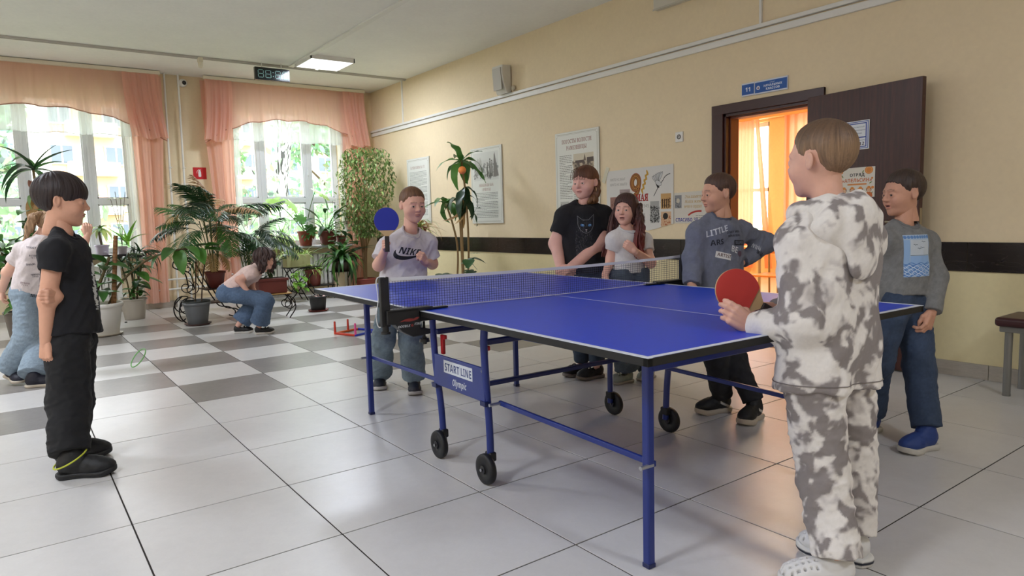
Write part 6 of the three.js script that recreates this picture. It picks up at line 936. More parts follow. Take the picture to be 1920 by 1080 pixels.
// a leaf lies along +z, blade across x, upper side +y
function leafGeo(prof, droop, fold, nv = 7, wave = 0) { return sheet(2, nv, (u, v) => { const w = prof(v), s = u - 0.5, a = droop * v; const z = droop ? Math.sin(a) / droop : v, y = droop ? (Math.cos(a) - 1) / droop : 0; return [s * w, y + fold * Math.abs(s) * w + wave * Math.sin(v * 14) * s, z]; }); }
const ovate = (m) => (v) => Math.pow(Math.sin(Math.PI * Math.pow(clamp(v * 0.98 + 0.01, 0, 1), 0.8)), 0.85) * m;
const strap = (m) => (v) => m * Math.min(1, 5 * v + 0.35) * (1 - Math.pow(v, 2.4)) + 0.002;
const LG = { ovate: [0.3, 0.7, 1.1].map((d) => leafGeo(ovate(0.46), d, 0.35)), broad: [0.3, 0.8].map((d) => leafGeo(ovate(0.62), d, 0.25)), lance: [0.5, 1.0, 1.5].map((d) => leafGeo(ovate(0.26), d, 0.4, 8)), strap: [0.6, 1.2, 1.9, 2.4].map((d) => leafGeo(strap(0.13), d, 0.5, 10)), thin: [0.9, 1.7, 2.5].map((d) => leafGeo(strap(0.05), d, 0.4, 10)), heart: [0.4, 0.9].map((d) => leafGeo((v) => 0.86 * Math.pow(Math.sin(Math.PI * Math.pow(clamp(v * 0.96 + 0.03, 0, 1), 0.55)), 0.8), d, 0.2)), drac: [0.9, 1.6, 2.3].map((d) => leafGeo(ovate(0.26), d, 0.3, 10, 0.06)) };
const upV = V(0, 1, 0);
function putLeaf(parent, geo, mat, pos, dir, s, roll = 0, name = 'leaf') {
  const z = dir.clone().normalize(), x = new THREE.Vector3().crossVectors(Math.abs(z.y) > 0.98 ? V(1, 0, 0) : upV, z).normalize(), y = new THREE.Vector3().crossVectors(z, x); const m = mesh(name, geo, mat, parent);
  m.quaternion.setFromRotationMatrix(new THREE.Matrix4().makeBasis(x, y, z)); if (roll) m.rotateZ(roll); m.position.copy(pos); m.scale.setScalar(s); return m;
}
const sph = (az, el) => V(Math.cos(el) * Math.cos(az), Math.sin(el), Math.cos(el) * Math.sin(az));
function rosette(parent, c, n, geo, mats, len, el0, el1, opt = {}) { for (let i = 0; i < n; i++) { const az = i * 2.4 + rr(-0.3, 0.3) + (opt.az ?? 0), el = mix(el1, el0, i / Math.max(1, n - 1)) + rr(-0.12, 0.12); putLeaf(parent, pick(geo), pick(mats), c.clone().add(V(0, (opt.rise ?? 0) * (1 - i / n), 0)), sph(az, el), len * rr(0.75, 1.15), rr(-0.3, 0.3)); } }
function stem(parent, pts, r, c = [92, 78, 50], name = 'stem') { return mesh(name, tube(pts, r, 20, 6), std(c, 0.85), parent); }
const soilMat = std([58, 44, 34], 0.95);
function pot(parent, rimR, baseR, h, c, opt = {}) {
  const t = 0.012, lip = opt.lip ?? 0.03, prof = [[0, 0], [baseR, 0], [mix(baseR, rimR, 0.9) - 0.004, h - lip], [rimR, h - lip + 0.002], [rimR + 0.006, h - lip * 0.5], [rimR + 0.004, h], [rimR - t, h], [rimR - t - 0.004, h - 0.05], [0.001, h - 0.05]];
  mesh('pot', lathe(prof, 36), std(c, opt.rough ?? 0.5), parent); mesh('soil', lathe([[0, h - 0.035], [rimR - t - 0.004, h - 0.04]], 24), soilMat, parent);
  if (opt.saucer) mesh('saucer', lathe([[0, 0.0], [baseR + 0.02, 0.0], [baseR + 0.045, 0.022], [baseR + 0.038, 0.024], [baseR + 0.015, 0.008], [0, 0.008]], 32), std(opt.saucer, 0.5), parent);
}
function plant(name, label, x, y, z) { return tag(group(name, x, y, z), label, 'plant'); }

{ // rubber plant in the big white pot, with a moss pole and one long side branch
  const g = plant('potted_rubber_plant', 'broad leaved plant with a brown pole in a big white pot', 0.455, 0, -5.66);
  pot(g, 0.215, 0.155, 0.355, [224, 220, 212], { lip: 0.045, saucer: [206, 196, 176] });
  mesh('moss_pole', cyl([0.12, 0.3, 0.02], [0.2, 1.08, 0.0], 0.026, 0.022, 12), std(0xffffff, 0.95, { map: dataTex(64, (u, v) => { const n = tnoise(u, v, 32, 8) * 50 + (Math.sin(v * 120) > 0.6 ? -24 : 0); return [120 + n, 84 + n * 0.8, 54 + n * 0.6]; }) }), g);
  stem(g, [[-0.04, 0.3, 0.02], [-0.02, 0.5, 0.05], [0.06, 0.7, 0.05], [0.12, 0.85, 0.02]], 0.016); stem(g, [[0.06, 0.3, 0.0], [0.2, 0.55, 0.02], [0.5, 0.8, 0.0], [0.85, 0.9, 0.02], [1.1, 0.88, 0.05]], 0.013);
  for (let i = 0; i < 16; i++) { const t = i / 16; putLeaf(g, pick(LG.ovate), pick(leafMats.mid), V(mix(-0.04, 0.1, t), 0.42 + 0.42 * t, 0.04), sph(i * 2.4 + 0.4, rr(-0.1, 0.6)), rr(0.2, 0.3), rr(-0.4, 0.4)); }
  for (const [x, y, z, az, el, s] of [[0.78, 0.9, 0, 2.2, 0.1, 0.3], [0.86, 0.92, 0.02, 1.2, 0.0, 0.34], [0.95, 0.92, 0.02, 0.3, 0.15, 0.32], [1.02, 0.9, 0.04, 1.6, -0.5, 0.3], [1.08, 0.89, 0.05, 0.2, -0.1, 0.3], [1.1, 0.89, 0.05, -0.8, 0.2, 0.28], [0.9, 0.91, 0.02, -1.2, 0.35, 0.3], [0.7, 0.88, 0, 2.8, -0.2, 0.3], [1.1, 0.9, 0.05, 0.7, 0.6, 0.26], [0.82, 0.9, 0, 1.7, -0.8, 0.32]]) putLeaf(g, pick(LG.ovate), pick(leafMats.mid), V(x, y, z), sph(az, el), s, rr(-0.3, 0.3));
}
{ // dracaena and creeping leaves in the beige pot
  const g = plant('potted_dracaena', 'mixed spiky and broad plant in a beige pot by the drape', 0.93, 0, -6.9);
  pot(g, 0.155, 0.115, 0.265, [188, 178, 164], { lip: 0.02 });
  stem(g, [[0, 0.22, 0], [0.01, 0.5, 0.01], [-0.02, 0.85, 0]], 0.014); stem(g, [[0.04, 0.22, 0], [0.06, 0.45, 0.03], [0.12, 0.7, 0.02]], 0.011); stem(g, [[-0.03, 0.22, 0], [-0.06, 0.5, 0.02], [-0.1, 0.66, 0.02]], 0.01);
  rosette(g, V(-0.02, 0.95, 0), 12, LG.strap, leafMats.light, 0.36, 0.9, 1.45); rosette(g, V(-0.1, 0.72, 0.02), 26, LG.thin, leafMats.dark, 0.5, -0.1, 1.0); rosette(g, V(0.12, 0.85, 0), 22, LG.thin, leafMats.dark, 0.46, 0.1, 1.0);
  for (let i = 0; i < 22; i++) { const t = i / 22; putLeaf(g, pick(LG.ovate), pick(i % 3 ? leafMats.mid : leafMats.dark), V(0.05 + 0.1 * t + rr(-0.05, 0.05), 0.35 + 0.5 * t, 0.02), sph(i * 2.4, rr(-0.4, 0.5)), rr(0.17, 0.28), rr(-0.4, 0.4)); }
  for (let i = 0; i < 26; i++) putLeaf(g, pick(LG.ovate), pick(leafMats.mid), V(rr(-0.12, 0.12), 0.26 + rr(0, 0.1), rr(-0.1, 0.12)), sph(rnd() * 6.28, rr(0, 0.9)), rr(0.07, 0.12));
}
function frondGeo(n, L, w, droop, seed) { seedState = seed; const parts = [], c = (t) => { const a = droop * t; return [0, droop ? (Math.cos(a) - 1) / droop : 0, droop ? Math.sin(a) / droop : t]; }; parts.push(tube([c(0), c(0.25), c(0.5), c(0.75), c(1)], 0.006, 16, 5)); for (let i = 0; i < n; i++) { const t = 0.22 + 0.77 * (i / (n - 1)), p = c(t), ll = L * Math.sin(Math.PI * (0.18 + 0.74 * (i / (n - 1)))) * rr(0.9, 1.1); for (const s of [-1, 1]) { const lf = leafGeo(strap(w), rr(0.6, 1.3), 0.5, 4); lf.scale(1, ll, ll); lf.scale(1, 1, 1); lf.rotateY(s * rr(0.85, 1.05)); lf.rotateX(droop * t * 0.8 - 0.05); lf.translate(p[0], p[1], p[2]); parts.push(lf); } } return merged(parts); }
const fronds = [0.9, 1.4, 1.9].map((d, i) => frondGeo(20, 0.36, 0.03, d, 900 + i)); seedState = 777;
{ // feather palm in the red-brown pot on the scrolled stand
  const g = plant('potted_palm', 'feathery palm in a red brown pot on the scrolled stand', 1.72, 0.40, -6.0);
  pot(g, 0.125, 0.09, 0.2, [112, 52, 44]);
  for (let i = 0; i < 9; i++) { const a = i * 2.4; stem(g, [[Math.cos(a) * 0.03, 0.16, Math.sin(a) * 0.03], [Math.cos(a) * 0.07, 0.5, Math.sin(a) * 0.07], [Math.cos(a) * 0.13, 0.82, Math.sin(a) * 0.13]], 0.006, [88, 96, 52]); }
  for (let i = 0; i < 36; i++) { const az = i * 2.4, el = mix(1.4, 0.1, i / 36) + rr(-0.1, 0.1), r = 0.06 + 0.1 * (i / 36); putLeaf(g, fronds[i % 3], pick(i % 7 === 3 ? leafMats.dry : i % 4 === 0 ? leafMats.mid : leafMats.dark), V(Math.cos(az) * r, 0.7 + rr(-0.08, 0.22), Math.sin(az) * r), sph(az, el), rr(0.5, 0.8), rr(-0.3, 0.3), 'frond'); }
  for (let i = 0; i < 6; i++) { const az = i * 1.1 + 2.6; putLeaf(g, fronds[2], pick(leafMats.dry), V(0, 0.42, 0), sph(az, 0.1), rr(0.3, 0.4), 0, 'frond'); }
}
{ // second palm, darker, behind the crouching girl
  const g = plant('potted_palm', 'dark dense palm rising behind the crouching girl', 2.28, 0.0, -6.5);
  pot(g, 0.15, 0.11, 0.26, [60, 48, 44]);
  for (let i = 0; i < 7; i++) { const a = i * 2.4; stem(g, [[Math.cos(a) * 0.03, 0.2, Math.sin(a) * 0.03], [Math.cos(a) * 0.08, 0.6, Math.sin(a) * 0.08], [Math.cos(a) * 0.14, 0.95, Math.sin(a) * 0.14]], 0.008, [76, 90, 48]); }
  for (let i = 0; i < 24; i++) { const az = i * 2.4, el = mix(1.1, -0.1, i / 24), r = 0.05 + 0.12 * (i / 24); putLeaf(g, fronds[i % 3], pick(leafMats.dark), V(Math.cos(az) * r, 1.0 + rr(-0.1, 0.15), Math.sin(az) * r), sph(az, el), rr(0.42, 0.62), rr(-0.3, 0.3), 'frond'); }
}
{ // grey pot with two bare canes
  const g = plant('potted_cane_plant', 'two thin canes in a grey pot with a saucer on the chequered tiles', 1.43, 0, -5.7);
  pot(g, 0.15, 0.105, 0.27, [104, 106, 108], { lip: 0.035, rough: 0.35, saucer: [90, 62, 54] }); mesh('inner_pot', lathe([[0.13, 0.24], [0.142, 0.29], [0.152, 0.29], [0.15, 0.272], [0.138, 0.24]], 32), std([36, 40, 38], 0.5), g);
  stem(g, [[-0.02, 0.22, 0], [0.0, 0.45, 0.01], [0.03, 0.78, 0.0]], 0.008, [70, 54, 40]); stem(g, [[0.05, 0.22, 0], [0.08, 0.5, 0.01], [0.14, 0.82, 0]], 0.008, [70, 54, 40]);
  for (let i = 0; i < 14; i++) putLeaf(g, pick(LG.thin), pick(i % 2 ? leafMats.dry : leafMats.mid), V(rr(0, 0.1), rr(0.66, 0.82), 0), sph(rnd() * 6.28, rr(-0.9, 0.3)), rr(0.2, 0.34));
}
// ---- wrought iron stands
const ironMat = std([38, 34, 32], 0.5, { metalness: 0.6 });
function spiral(c, r0, turns, a0, dir, n = 26) { const p = []; for (let i = 0; i <= n; i++) { const t = i / n, r = r0 * (1 - 0.86 * t), a = a0 + dir * turns * 6.283 * t; p.push([c[0] + Math.cos(a) * r, c[1] + Math.sin(a) * r, c[2] ?? 0]); } return p; }
{
  const g = tag(group('plant_stand', 1.74, 0, -5.98, 0.05), 'scrolled black iron stand carrying the red brown palm pot', 'plant stand');
  for (const z of [-0.13, 0.13]) {
    const f = sub('scroll_frame', g); f.position.z = z;
    mesh('upright', tube([[-0.3, 0.42, 0], [-0.34, 0.6, 0], [-0.46, 0.68, 0], [-0.43, 0.76, 0], [-0.32, 0.78, 0], [-0.26, 0.7, 0], [-0.2, 0.55, 0], [-0.12, 0.4, 0]], 0.008, 50, 6), ironMat, f);
    mesh('scroll', tube(spiral([-0.36, 0.66, 0], 0.07, 1.4, 0, 1), 0.006, 50, 6), ironMat, f); mesh('scroll', tube(spiral([-0.33, 0.42, 0], 0.085, 1.5, 1.2, -1), 0.006, 50, 6), ironMat, f);
    mesh('scroll', tube(spiral([-0.38, 0.2, 0], 0.12, 1.4, 1.0, 1), 0.007, 50, 6), ironMat, f); mesh('scroll', tube(spiral([0.3, 0.16, 0], 0.1, 1.4, 2.4, -1), 0.007, 50, 6), ironMat, f);
    mesh('foot', tube([[-0.1, 0.4, 0], [-0.02, 0.25, 0], [0.04, 0.16, 0], [0.16, 0.13, 0], [0.23, 0.07, 0], [0.21, 0.012, 0], [0.15, 0.03, 0]], 0.008, 40, 6), ironMat, f);
    mesh('foot', tube([[-0.38, 0.32, 0], [-0.48, 0.2, 0], [-0.47, 0.08, 0], [-0.4, 0.012, 0], [-0.36, 0.04, 0]], 0.008, 40, 6), ironMat, f);
  }
  mesh('shelf', merged([bb(-0.18, 0.2, 0.385, 0.398, -0.15, 0.15, 0.004), bb(-0.2, 0.3, 0.22, 0.232, -0.13, 0.13, 0.004)]), std([70, 46, 34], 0.6), g);
}
{ // brown oblong pot with trailing leaves on its own low stand
  const s = tag(group('plant_stand', 2.28, 0, -5.55, -0.1), 'low black iron scroll stand beside the crouching girl', 'plant stand');
  for (const z of [-0.1, 0.1]) { const f = sub('scroll_frame', s); f.position.z = z; mesh('scroll', tube(spiral([0.16, 0.18, 0], 0.09, 1.3, 1.6, -1), 0.006, 40, 6), ironMat, f); mesh('leg', tube([[-0.16, 0.3, 0], [-0.2, 0.16, 0], [-0.16, 0.0, 0]], 0.007, 20, 6), ironMat, f); mesh('leg', tube([[0.14, 0.3, 0], [0.16, 0.28, 0], [0.24, 0.14, 0], [0.16, 0.0, 0]], 0.007, 20, 6), ironMat, f); mesh('rail', cyl([-0.18, 0.3, 0], [0.18, 0.3, 0], 0.007), ironMat, f); }
  mesh('shelf', bb(-0.2, 0.2, 0.302, 0.314, -0.12, 0.12, 0.003), std([190, 150, 90], 0.6), s);
  const g = plant('trailing_plant', 'glossy trailing plant in an oblong red brown pot by the crouching girl', 2.26, 0.315, -5.55);
  mesh('pot', merged([bb(-0.17, 0.17, 0, 0.16, -0.09, 0.09, 0.012), bb(-0.19, 0.19, 0.15, 0.185, -0.105, 0.105, 0.01)]), std([112, 50, 42], 0.5), g); mesh('soil', bb(-0.16, 0.16, 0.17, 0.19, -0.08, 0.08), soilMat, g);
  for (let k = 0; k < 7; k++) { const a = k * 0.9, e = [Math.cos(a) * 0.25 + (k < 3 ? -0.25 : 0.05), 0.3 + 0.2 * Math.sin(k * 2.2), Math.sin(a) * 0.12 + 0.05]; stem(g, [[0, 0.18, 0], [e[0] * 0.5, 0.38, e[2] * 0.6], e], 0.005, [70, 90, 44]); for (let i = 0; i < 8; i++) { const t = 0.3 + 0.7 * (i / 7); putLeaf(g, pick(LG.ovate), pick(leafMats.dark), V(mix(0, e[0], t), mix(0.3, e[1], t) + rr(-0.03, 0.06), mix(0, e[2], t)), sph(rnd() * 6.28, rr(-0.7, 0.4)), rr(0.09, 0.14)); } }
}
// ---- window sill row
{
  const g = plant('potted_spider_plant', 'spider plant in a white pot on the window sill', 3.15, 0.806, -7.78); pot(g, 0.1, 0.085, 0.19, [214, 212, 214], { lip: 0.012 }); rosette(g, V(0, 0.17, 0), 40, LG.thin, leafMats.light, 0.34, -0.2, 1.3); for (let i = 0; i < 12; i++) putLeaf(g, LG.thin[2], pick(leafMats.pale), V(rr(-0.06, 0.04), 0.18, 0.05), sph(rr(1, 2.6), rr(-0.2, 0.4)), rr(0.4, 0.55));
}
function monsteraGeo() { const pts = [], N = 64; for (let i = 0; i <= N; i++) { const a = -Math.PI + (i / N) * 2 * Math.PI, base = 0.5 * (1 - 0.28 * Math.cos(a)) * (1 - 0.35 * Math.exp(-((Math.abs(a) - Math.PI) ** 2) * 8)), slit = Math.abs(a) > 0.35 && Math.abs(a) < 2.7 ? Math.pow(0.5 + 0.5 * Math.cos(a * 11), 8) : 0, r = base * (1 - 0.5 * slit); pts.push(new THREE.Vector2(Math.sin(a) * r * 0.9, 0.42 + Math.cos(a) * r)); } const g = new THREE.ShapeGeometry(new THREE.Shape(pts)); const p = g.attributes.position; for (let i = 0; i < p.count; i++) { const x = p.getX(i), y = p.getY(i); p.setXYZ(i, x, -0.25 * y * y - 0.25 * x * x, y); } g.computeVertexNormals(); return g; }
const monG = monsteraGeo();
{
  const g = plant('potted_monstera', 'monstera with split leaves in a brick red sill pot', 3.52, 0.806, -7.78); pot(g, 0.125, 0.09, 0.23, [158, 74, 58]);
  for (const [x, y, z, az, el, s, m] of [[-0.5, 0.72, 0.06, 1.9, -0.35, 0.34, 'light'], [-0.28, 0.7, 0.08, 0.9, -0.6, 0.32, 'light'], [0.18, 0.86, 0.06, 0.8, -0.35, 0.36, 'light'], [-0.12, 0.46, 0.1, 1.4, -0.5, 0.24, 'mid'], [0.02, 0.3, 0.12, 1.2, -0.7, 0.24, 'mid']]) { stem(g, [[0, 0.2, 0], [x * 0.5, y * 0.7, z * 0.5], [x, y + 0.02, z]], 0.006, [96, 120, 62]); const m1 = putLeaf(g, monG, pick(leafMats[m]), V(x, y + 0.02, z), sph(az, el), s, rr(-0.2, 0.2)); m1.rotateX(0.15); }
  for (let i = 0; i < 8; i++) putLeaf(g, pick(LG.ovate), pick(i > 5 ? leafMats.dry : leafMats.mid), V(rr(-0.06, 0.1), 0.2 + rr(0, 0.1), 0.06), sph(rr(0, 3), rr(-0.9, 0.3)), rr(0.14, 0.22));
}
{
  const g = plant('potted_peace_lily', 'dark green upright leaves in a brown pot on the sill', 3.87, 0.806, -7.74); pot(g, 0.155, 0.11, 0.225, [112, 56, 44]);
  const L = [[1.57, 1.45, 0.4], [0.3, 0.9, 0.42], [2.9, 0.8, 0.44], [0.0, 0.5, 0.44], [2.5, 0.35, 0.42], [3.3, 0.3, 0.46], [0.9, 0.7, 0.36], [-0.3, 0.2, 0.4], [1.9, 0.9, 0.36], [1.3, 0.2, 0.34], [-0.6, 0.75, 0.4], [2.2, 0.05, 0.34]];
  L.forEach(([az, el, s], i) => { const b = V(rr(-0.05, 0.05), 0.2, rr(-0.04, 0.04)), t = b.clone().addScaledVector(sph(az, Math.min(1.4, el + 0.35)), 0.22 + 0.1 * rnd()); stem(g, [b, b.clone().lerp(t, 0.5).add(V(0, 0.03, 0)), t], 0.005, [70, 108, 52]); putLeaf(g, pick(LG.lance), pick(i % 3 ? leafMats.dark : leafMats.mid), t, sph(az, el), s * 0.86, rr(-0.3, 0.3)); });
  for (let i = 0; i < 12; i++) putLeaf(g, pick(LG.lance), pick(leafMats.mid), V(rr(-0.08, 0.08), 0.22, rr(-0.05, 0.08)), sph(rnd() * 6.28, rr(0.1, 1)), rr(0.2, 0.3));
}
{
  const g = plant('trailing_vine', 'thin pale vine at the drape end of the sill', 4.12, 0.806, -7.8); pot(g, 0.08, 0.06, 0.14, [120, 70, 56]);
  for (let k = 0; k < 5; k++) { const s = k - 2, pts = [V(0, 0.12, 0), V(s * 0.06, 0.4, 0.05), V(s * 0.1 + 0.05, 0.7 + 0.1 * (k % 2), 0.08)]; stem(g, pts, 0.003, [120, 120, 96]); for (let i = 0; i < 9; i++) { const t = i / 8; putLeaf(g, pick(LG.ovate), pick(k % 2 ? leafMats.var : leafMats.mid), pts[0].clone().lerp(pts[2], t).add(V(rr(-0.05, 0.05), 0, rr(-0.04, 0.04))), sph(rnd() * 6.28, rr(-0.2, 0.8)), rr(0.08, 0.13)); } }
}
{
  const g = plant('potted_sapling', 'small sapling in a lilac pot on the dark edged sill', 0.72, 0.806, -7.78); pot(g, 0.085, 0.07, 0.14, [186, 176, 196]); stem(g, [[0, 0.1, 0], [-0.02, 0.34, 0], [0.0, 0.4, 0]], 0.016, [90, 78, 60]); for (let i = 0; i < 12; i++) putLeaf(g, pick(LG.lance), pick(i % 3 ? leafMats.var : leafMats.mid), V(0, 0.36, 0), sph(i * 2.4, rr(-0.5, 0.7)), rr(0.16, 0.26));
  const g2 = plant('twig_plant', 'spindly twig plant before the dark edged window', 0.96, 0.806, -7.8); pot(g2, 0.06, 0.05, 0.11, [150, 140, 140]); for (let k = 0; k < 4; k++) { const e = V(0.06 * (k - 1.5), 0.75 + 0.1 * (k % 2), 0); stem(g2, [[0, 0.1, 0], [e.x * 0.3, 0.4, 0], e], 0.004, [110, 104, 92]); for (let i = 0; i < 6; i++) putLeaf(g2, pick(LG.ovate), pick(leafMats.var), V(e.x * i / 6, 0.25 + 0.5 * (i / 5), rr(-0.03, 0.03)), sph(rnd() * 6.28, rr(0, 0.7)), rr(0.06, 0.1)); }
}
// ---- folding stand with pots below the sill
{
  const s = tag(group('folding_plant_stand', 3.22, 0, -7.28), 'black folding iron stand holding pale ferns below the sill', 'plant stand');
  for (const z of [-0.13, 0.13]) { const f = sub('crossed_legs', s); f.position.z = z; mesh('leg', cyl([-0.22, 0, 0], [0.2, 0.46, 0], 0.008), ironMat, f); mesh('leg', cyl([0.06, 0, 0], [-0.2, 0.5, 0], 0.008), ironMat, f); mesh('hoop', new THREE.TorusGeometry(0.19, 0.007, 6, 36, 3.6).rotateZ(1.2).translate(0, 0.3, 0), ironMat, f); mesh('foot', cyl([0.3, 0, 0], [0.1, 0.25, 0], 0.008), ironMat, f); }
  mesh('shelf', bb(-0.24, 0.3, 0.495, 0.505, -0.15, 0.15, 0.003), ironMat, s); mesh('shelf', bb(0.02, 0.5, 0.2, 0.21, -0.14, 0.14, 0.003), ironMat, s); mesh('post', merged([cyl([0.48, 0, 0.12], [0.48, 0.52, 0.12], 0.008), cyl([0.48, 0, -0.12], [0.48, 0.52, -0.12], 0.008)]), ironMat, s);
  const a = plant('fern_box', 'pale yellow green fern overflowing its box on the folding stand', 3.2, 0.506, -7.28); mesh('box', bb(-0.2, 0.16, 0, 0.19, -0.1, 0.1, 0.01), std([170, 168, 120], 0.6), a);
  for (let i = 0; i < 120; i++) putLeaf(a, pick(LG.thin), pick(i % 4 ? leafMats.pale : leafMats.light), V(rr(-0.2, 0.16), 0.18, rr(-0.08, 0.1)), sph(rnd() * 6.28, rr(0.1, 1.2)), rr(0.14, 0.3));
  const b = plant('potted_fern', 'soft green fern in a red brown pot on the lower shelf', 3.42, 0.211, -7.26); pot(b, 0.13, 0.095, 0.25, [126, 60, 50]); for (let i = 0; i < 90; i++) putLeaf(b, pick(LG.thin), pick(i % 2 ? leafMats.light : leafMats.pale), V(rr(-0.1, 0.1), 0.23, rr(-0.1, 0.1)), sph(rnd() * 6.28, rr(0.2, 1.35)), rr(0.18, 0.36));
  const v = plant('ivy_plant', 'small bright ivy hanging in the hoop of the folding stand', 3.12, 0.0, -7.05); stem(v, [[0, 0.5, 0], [0.01, 0.35, 0.02], [0.03, 0.18, 0.0]], 0.004, [90, 110, 60]); for (let i = 0; i < 26; i++) putLeaf(v, pick(LG.heart), pick(leafMats.light), V(rr(-0.08, 0.1), rr(0.16, 0.48), rr(-0.03, 0.05)), sph(rr(0, 3.1), rr(-0.9, 0.1)), rr(0.07, 0.11));
}
{
  const g = plant('potted_strap_plant', 'strap leaved plant on a slim stand beside the ficus', 3.86, 0, -7.2); mesh('stand', merged([cyl([-0.13, 0, -0.1], [-0.13, 0.4, -0.1], 0.007), cyl([0.13, 0, -0.1], [0.13, 0.4, -0.1], 0.007), cyl([-0.13, 0, 0.1], [-0.13, 0.4, 0.1], 0.007), cyl([0.13, 0, 0.1], [0.13, 0.4, 0.1], 0.007), bb(-0.15, 0.15, 0.395, 0.408, -0.13, 0.13)]), ironMat, g);
  const q = sub('pot_group', g); q.position.y = 0.408; pot(q, 0.13, 0.1, 0.16, [70, 56, 46]); rosette(g, V(0, 0.6, 0), 34, LG.strap, leafMats.mid, 0.55, -0.1, 1.35); rosette(g, V(0.05, 0.62, 0.04), 18, LG.strap, leafMats.dark, 0.5, -0.3, 0.9, { az: 1 });
  for (let i = 0; i < 22; i++) putLeaf(g, pick(LG.heart), pick(i % 2 ? leafMats.mid : leafMats.dark), V(rr(-0.2, 0.3), rr(0.7, 1.05), rr(-0.1, 0.15)), sph(rnd() * 6.28, rr(-0.5, 0.4)), rr(0.1, 0.17));
}
{
  const g = plant('empty_flower_pot', 'black flower pot on a red saucer with a small pink succulent', 2.93, 0, -5.8); pot(g, 0.118, 0.09, 0.2, [34, 34, 34], { saucer: [128, 50, 44], lip: 0.02 });
  for (let i = 0; i < 12; i++) putLeaf(g, pick(LG.ovate), pick([std([214, 176, 164], 0.6), std([120, 110, 96], 0.7)]), V(rr(-0.05, 0.08), 0.17, rr(-0.05, 0.05)), sph(rnd() * 6.28, rr(0.3, 1.2)), rr(0.05, 0.08));
}
{ // weeping ficus
  const g = plant('ficus_tree', 'tall weeping ficus in a brick red pot in the corner', 4.22, 0, -7.15); pot(g, 0.16, 0.11, 0.27, [146, 66, 52], { lip: 0.03 });
  const ends = []; for (let k = 0; k < 11; k++) { const a = k * 2.4, r = 0.1 + 0.32 * rnd(), e = V(Math.cos(a) * r, 1.2 + 0.95 * rnd(), Math.sin(a) * r + 0.1); stem(g, [[Math.cos(a) * 0.02, 0.22, Math.sin(a) * 0.02], [Math.cos(a) * 0.05, 0.8, Math.sin(a) * 0.05 + 0.03], e], 0.008, [148, 118, 84]); ends.push(e); }
  const fg = leafGeo(ovate(0.42), 0.6, 0.3, 3), n = 3200, im = new THREE.InstancedMesh(fg, phys([255, 255, 255], 0.45, { transmission: 0.25, thickness: 0 }), n); im.name = 'foliage'; im.userData.kind = 'stuff'; shadowed(im); const m = new THREE.Matrix4(), q = new THREE.Quaternion(), c = new THREE.Color();
  for (let i = 0; i < n; i++) { const t = rnd(), y = 0.95 + 1.35 * t, rad = 0.47 * Math.sqrt(Math.sin(Math.PI * (0.12 + 0.76 * t))) * Math.sqrt(rnd()) * (0.62 + 0.55 * t), a = rnd() * 6.28; const p = V(Math.cos(a) * rad + 0.06 * (t - 0.3), y - 0.12 * rad, Math.sin(a) * rad * 1.0 + 0.16); const zz = sph(rnd() * 6.28, rr(-1.2, 0.4)), xx = new THREE.Vector3().crossVectors(upV, zz).normalize(), yy = new THREE.Vector3().crossVectors(zz, xx); q.setFromRotationMatrix(new THREE.Matrix4().makeBasis(xx, yy, zz)); const s = rr(0.045, 0.085); m.compose(p, q, V(s, s, s)); im.setMatrixAt(i, m); const w = rnd() < 0.35 ? 1.55 : 1, k = rr(0.6, 1.25); c.setRGB(0.2 * k * w, 0.3 * k * w, 0.09 * k * w); im.setColorAt(i, c); }
  g.add(im);
}
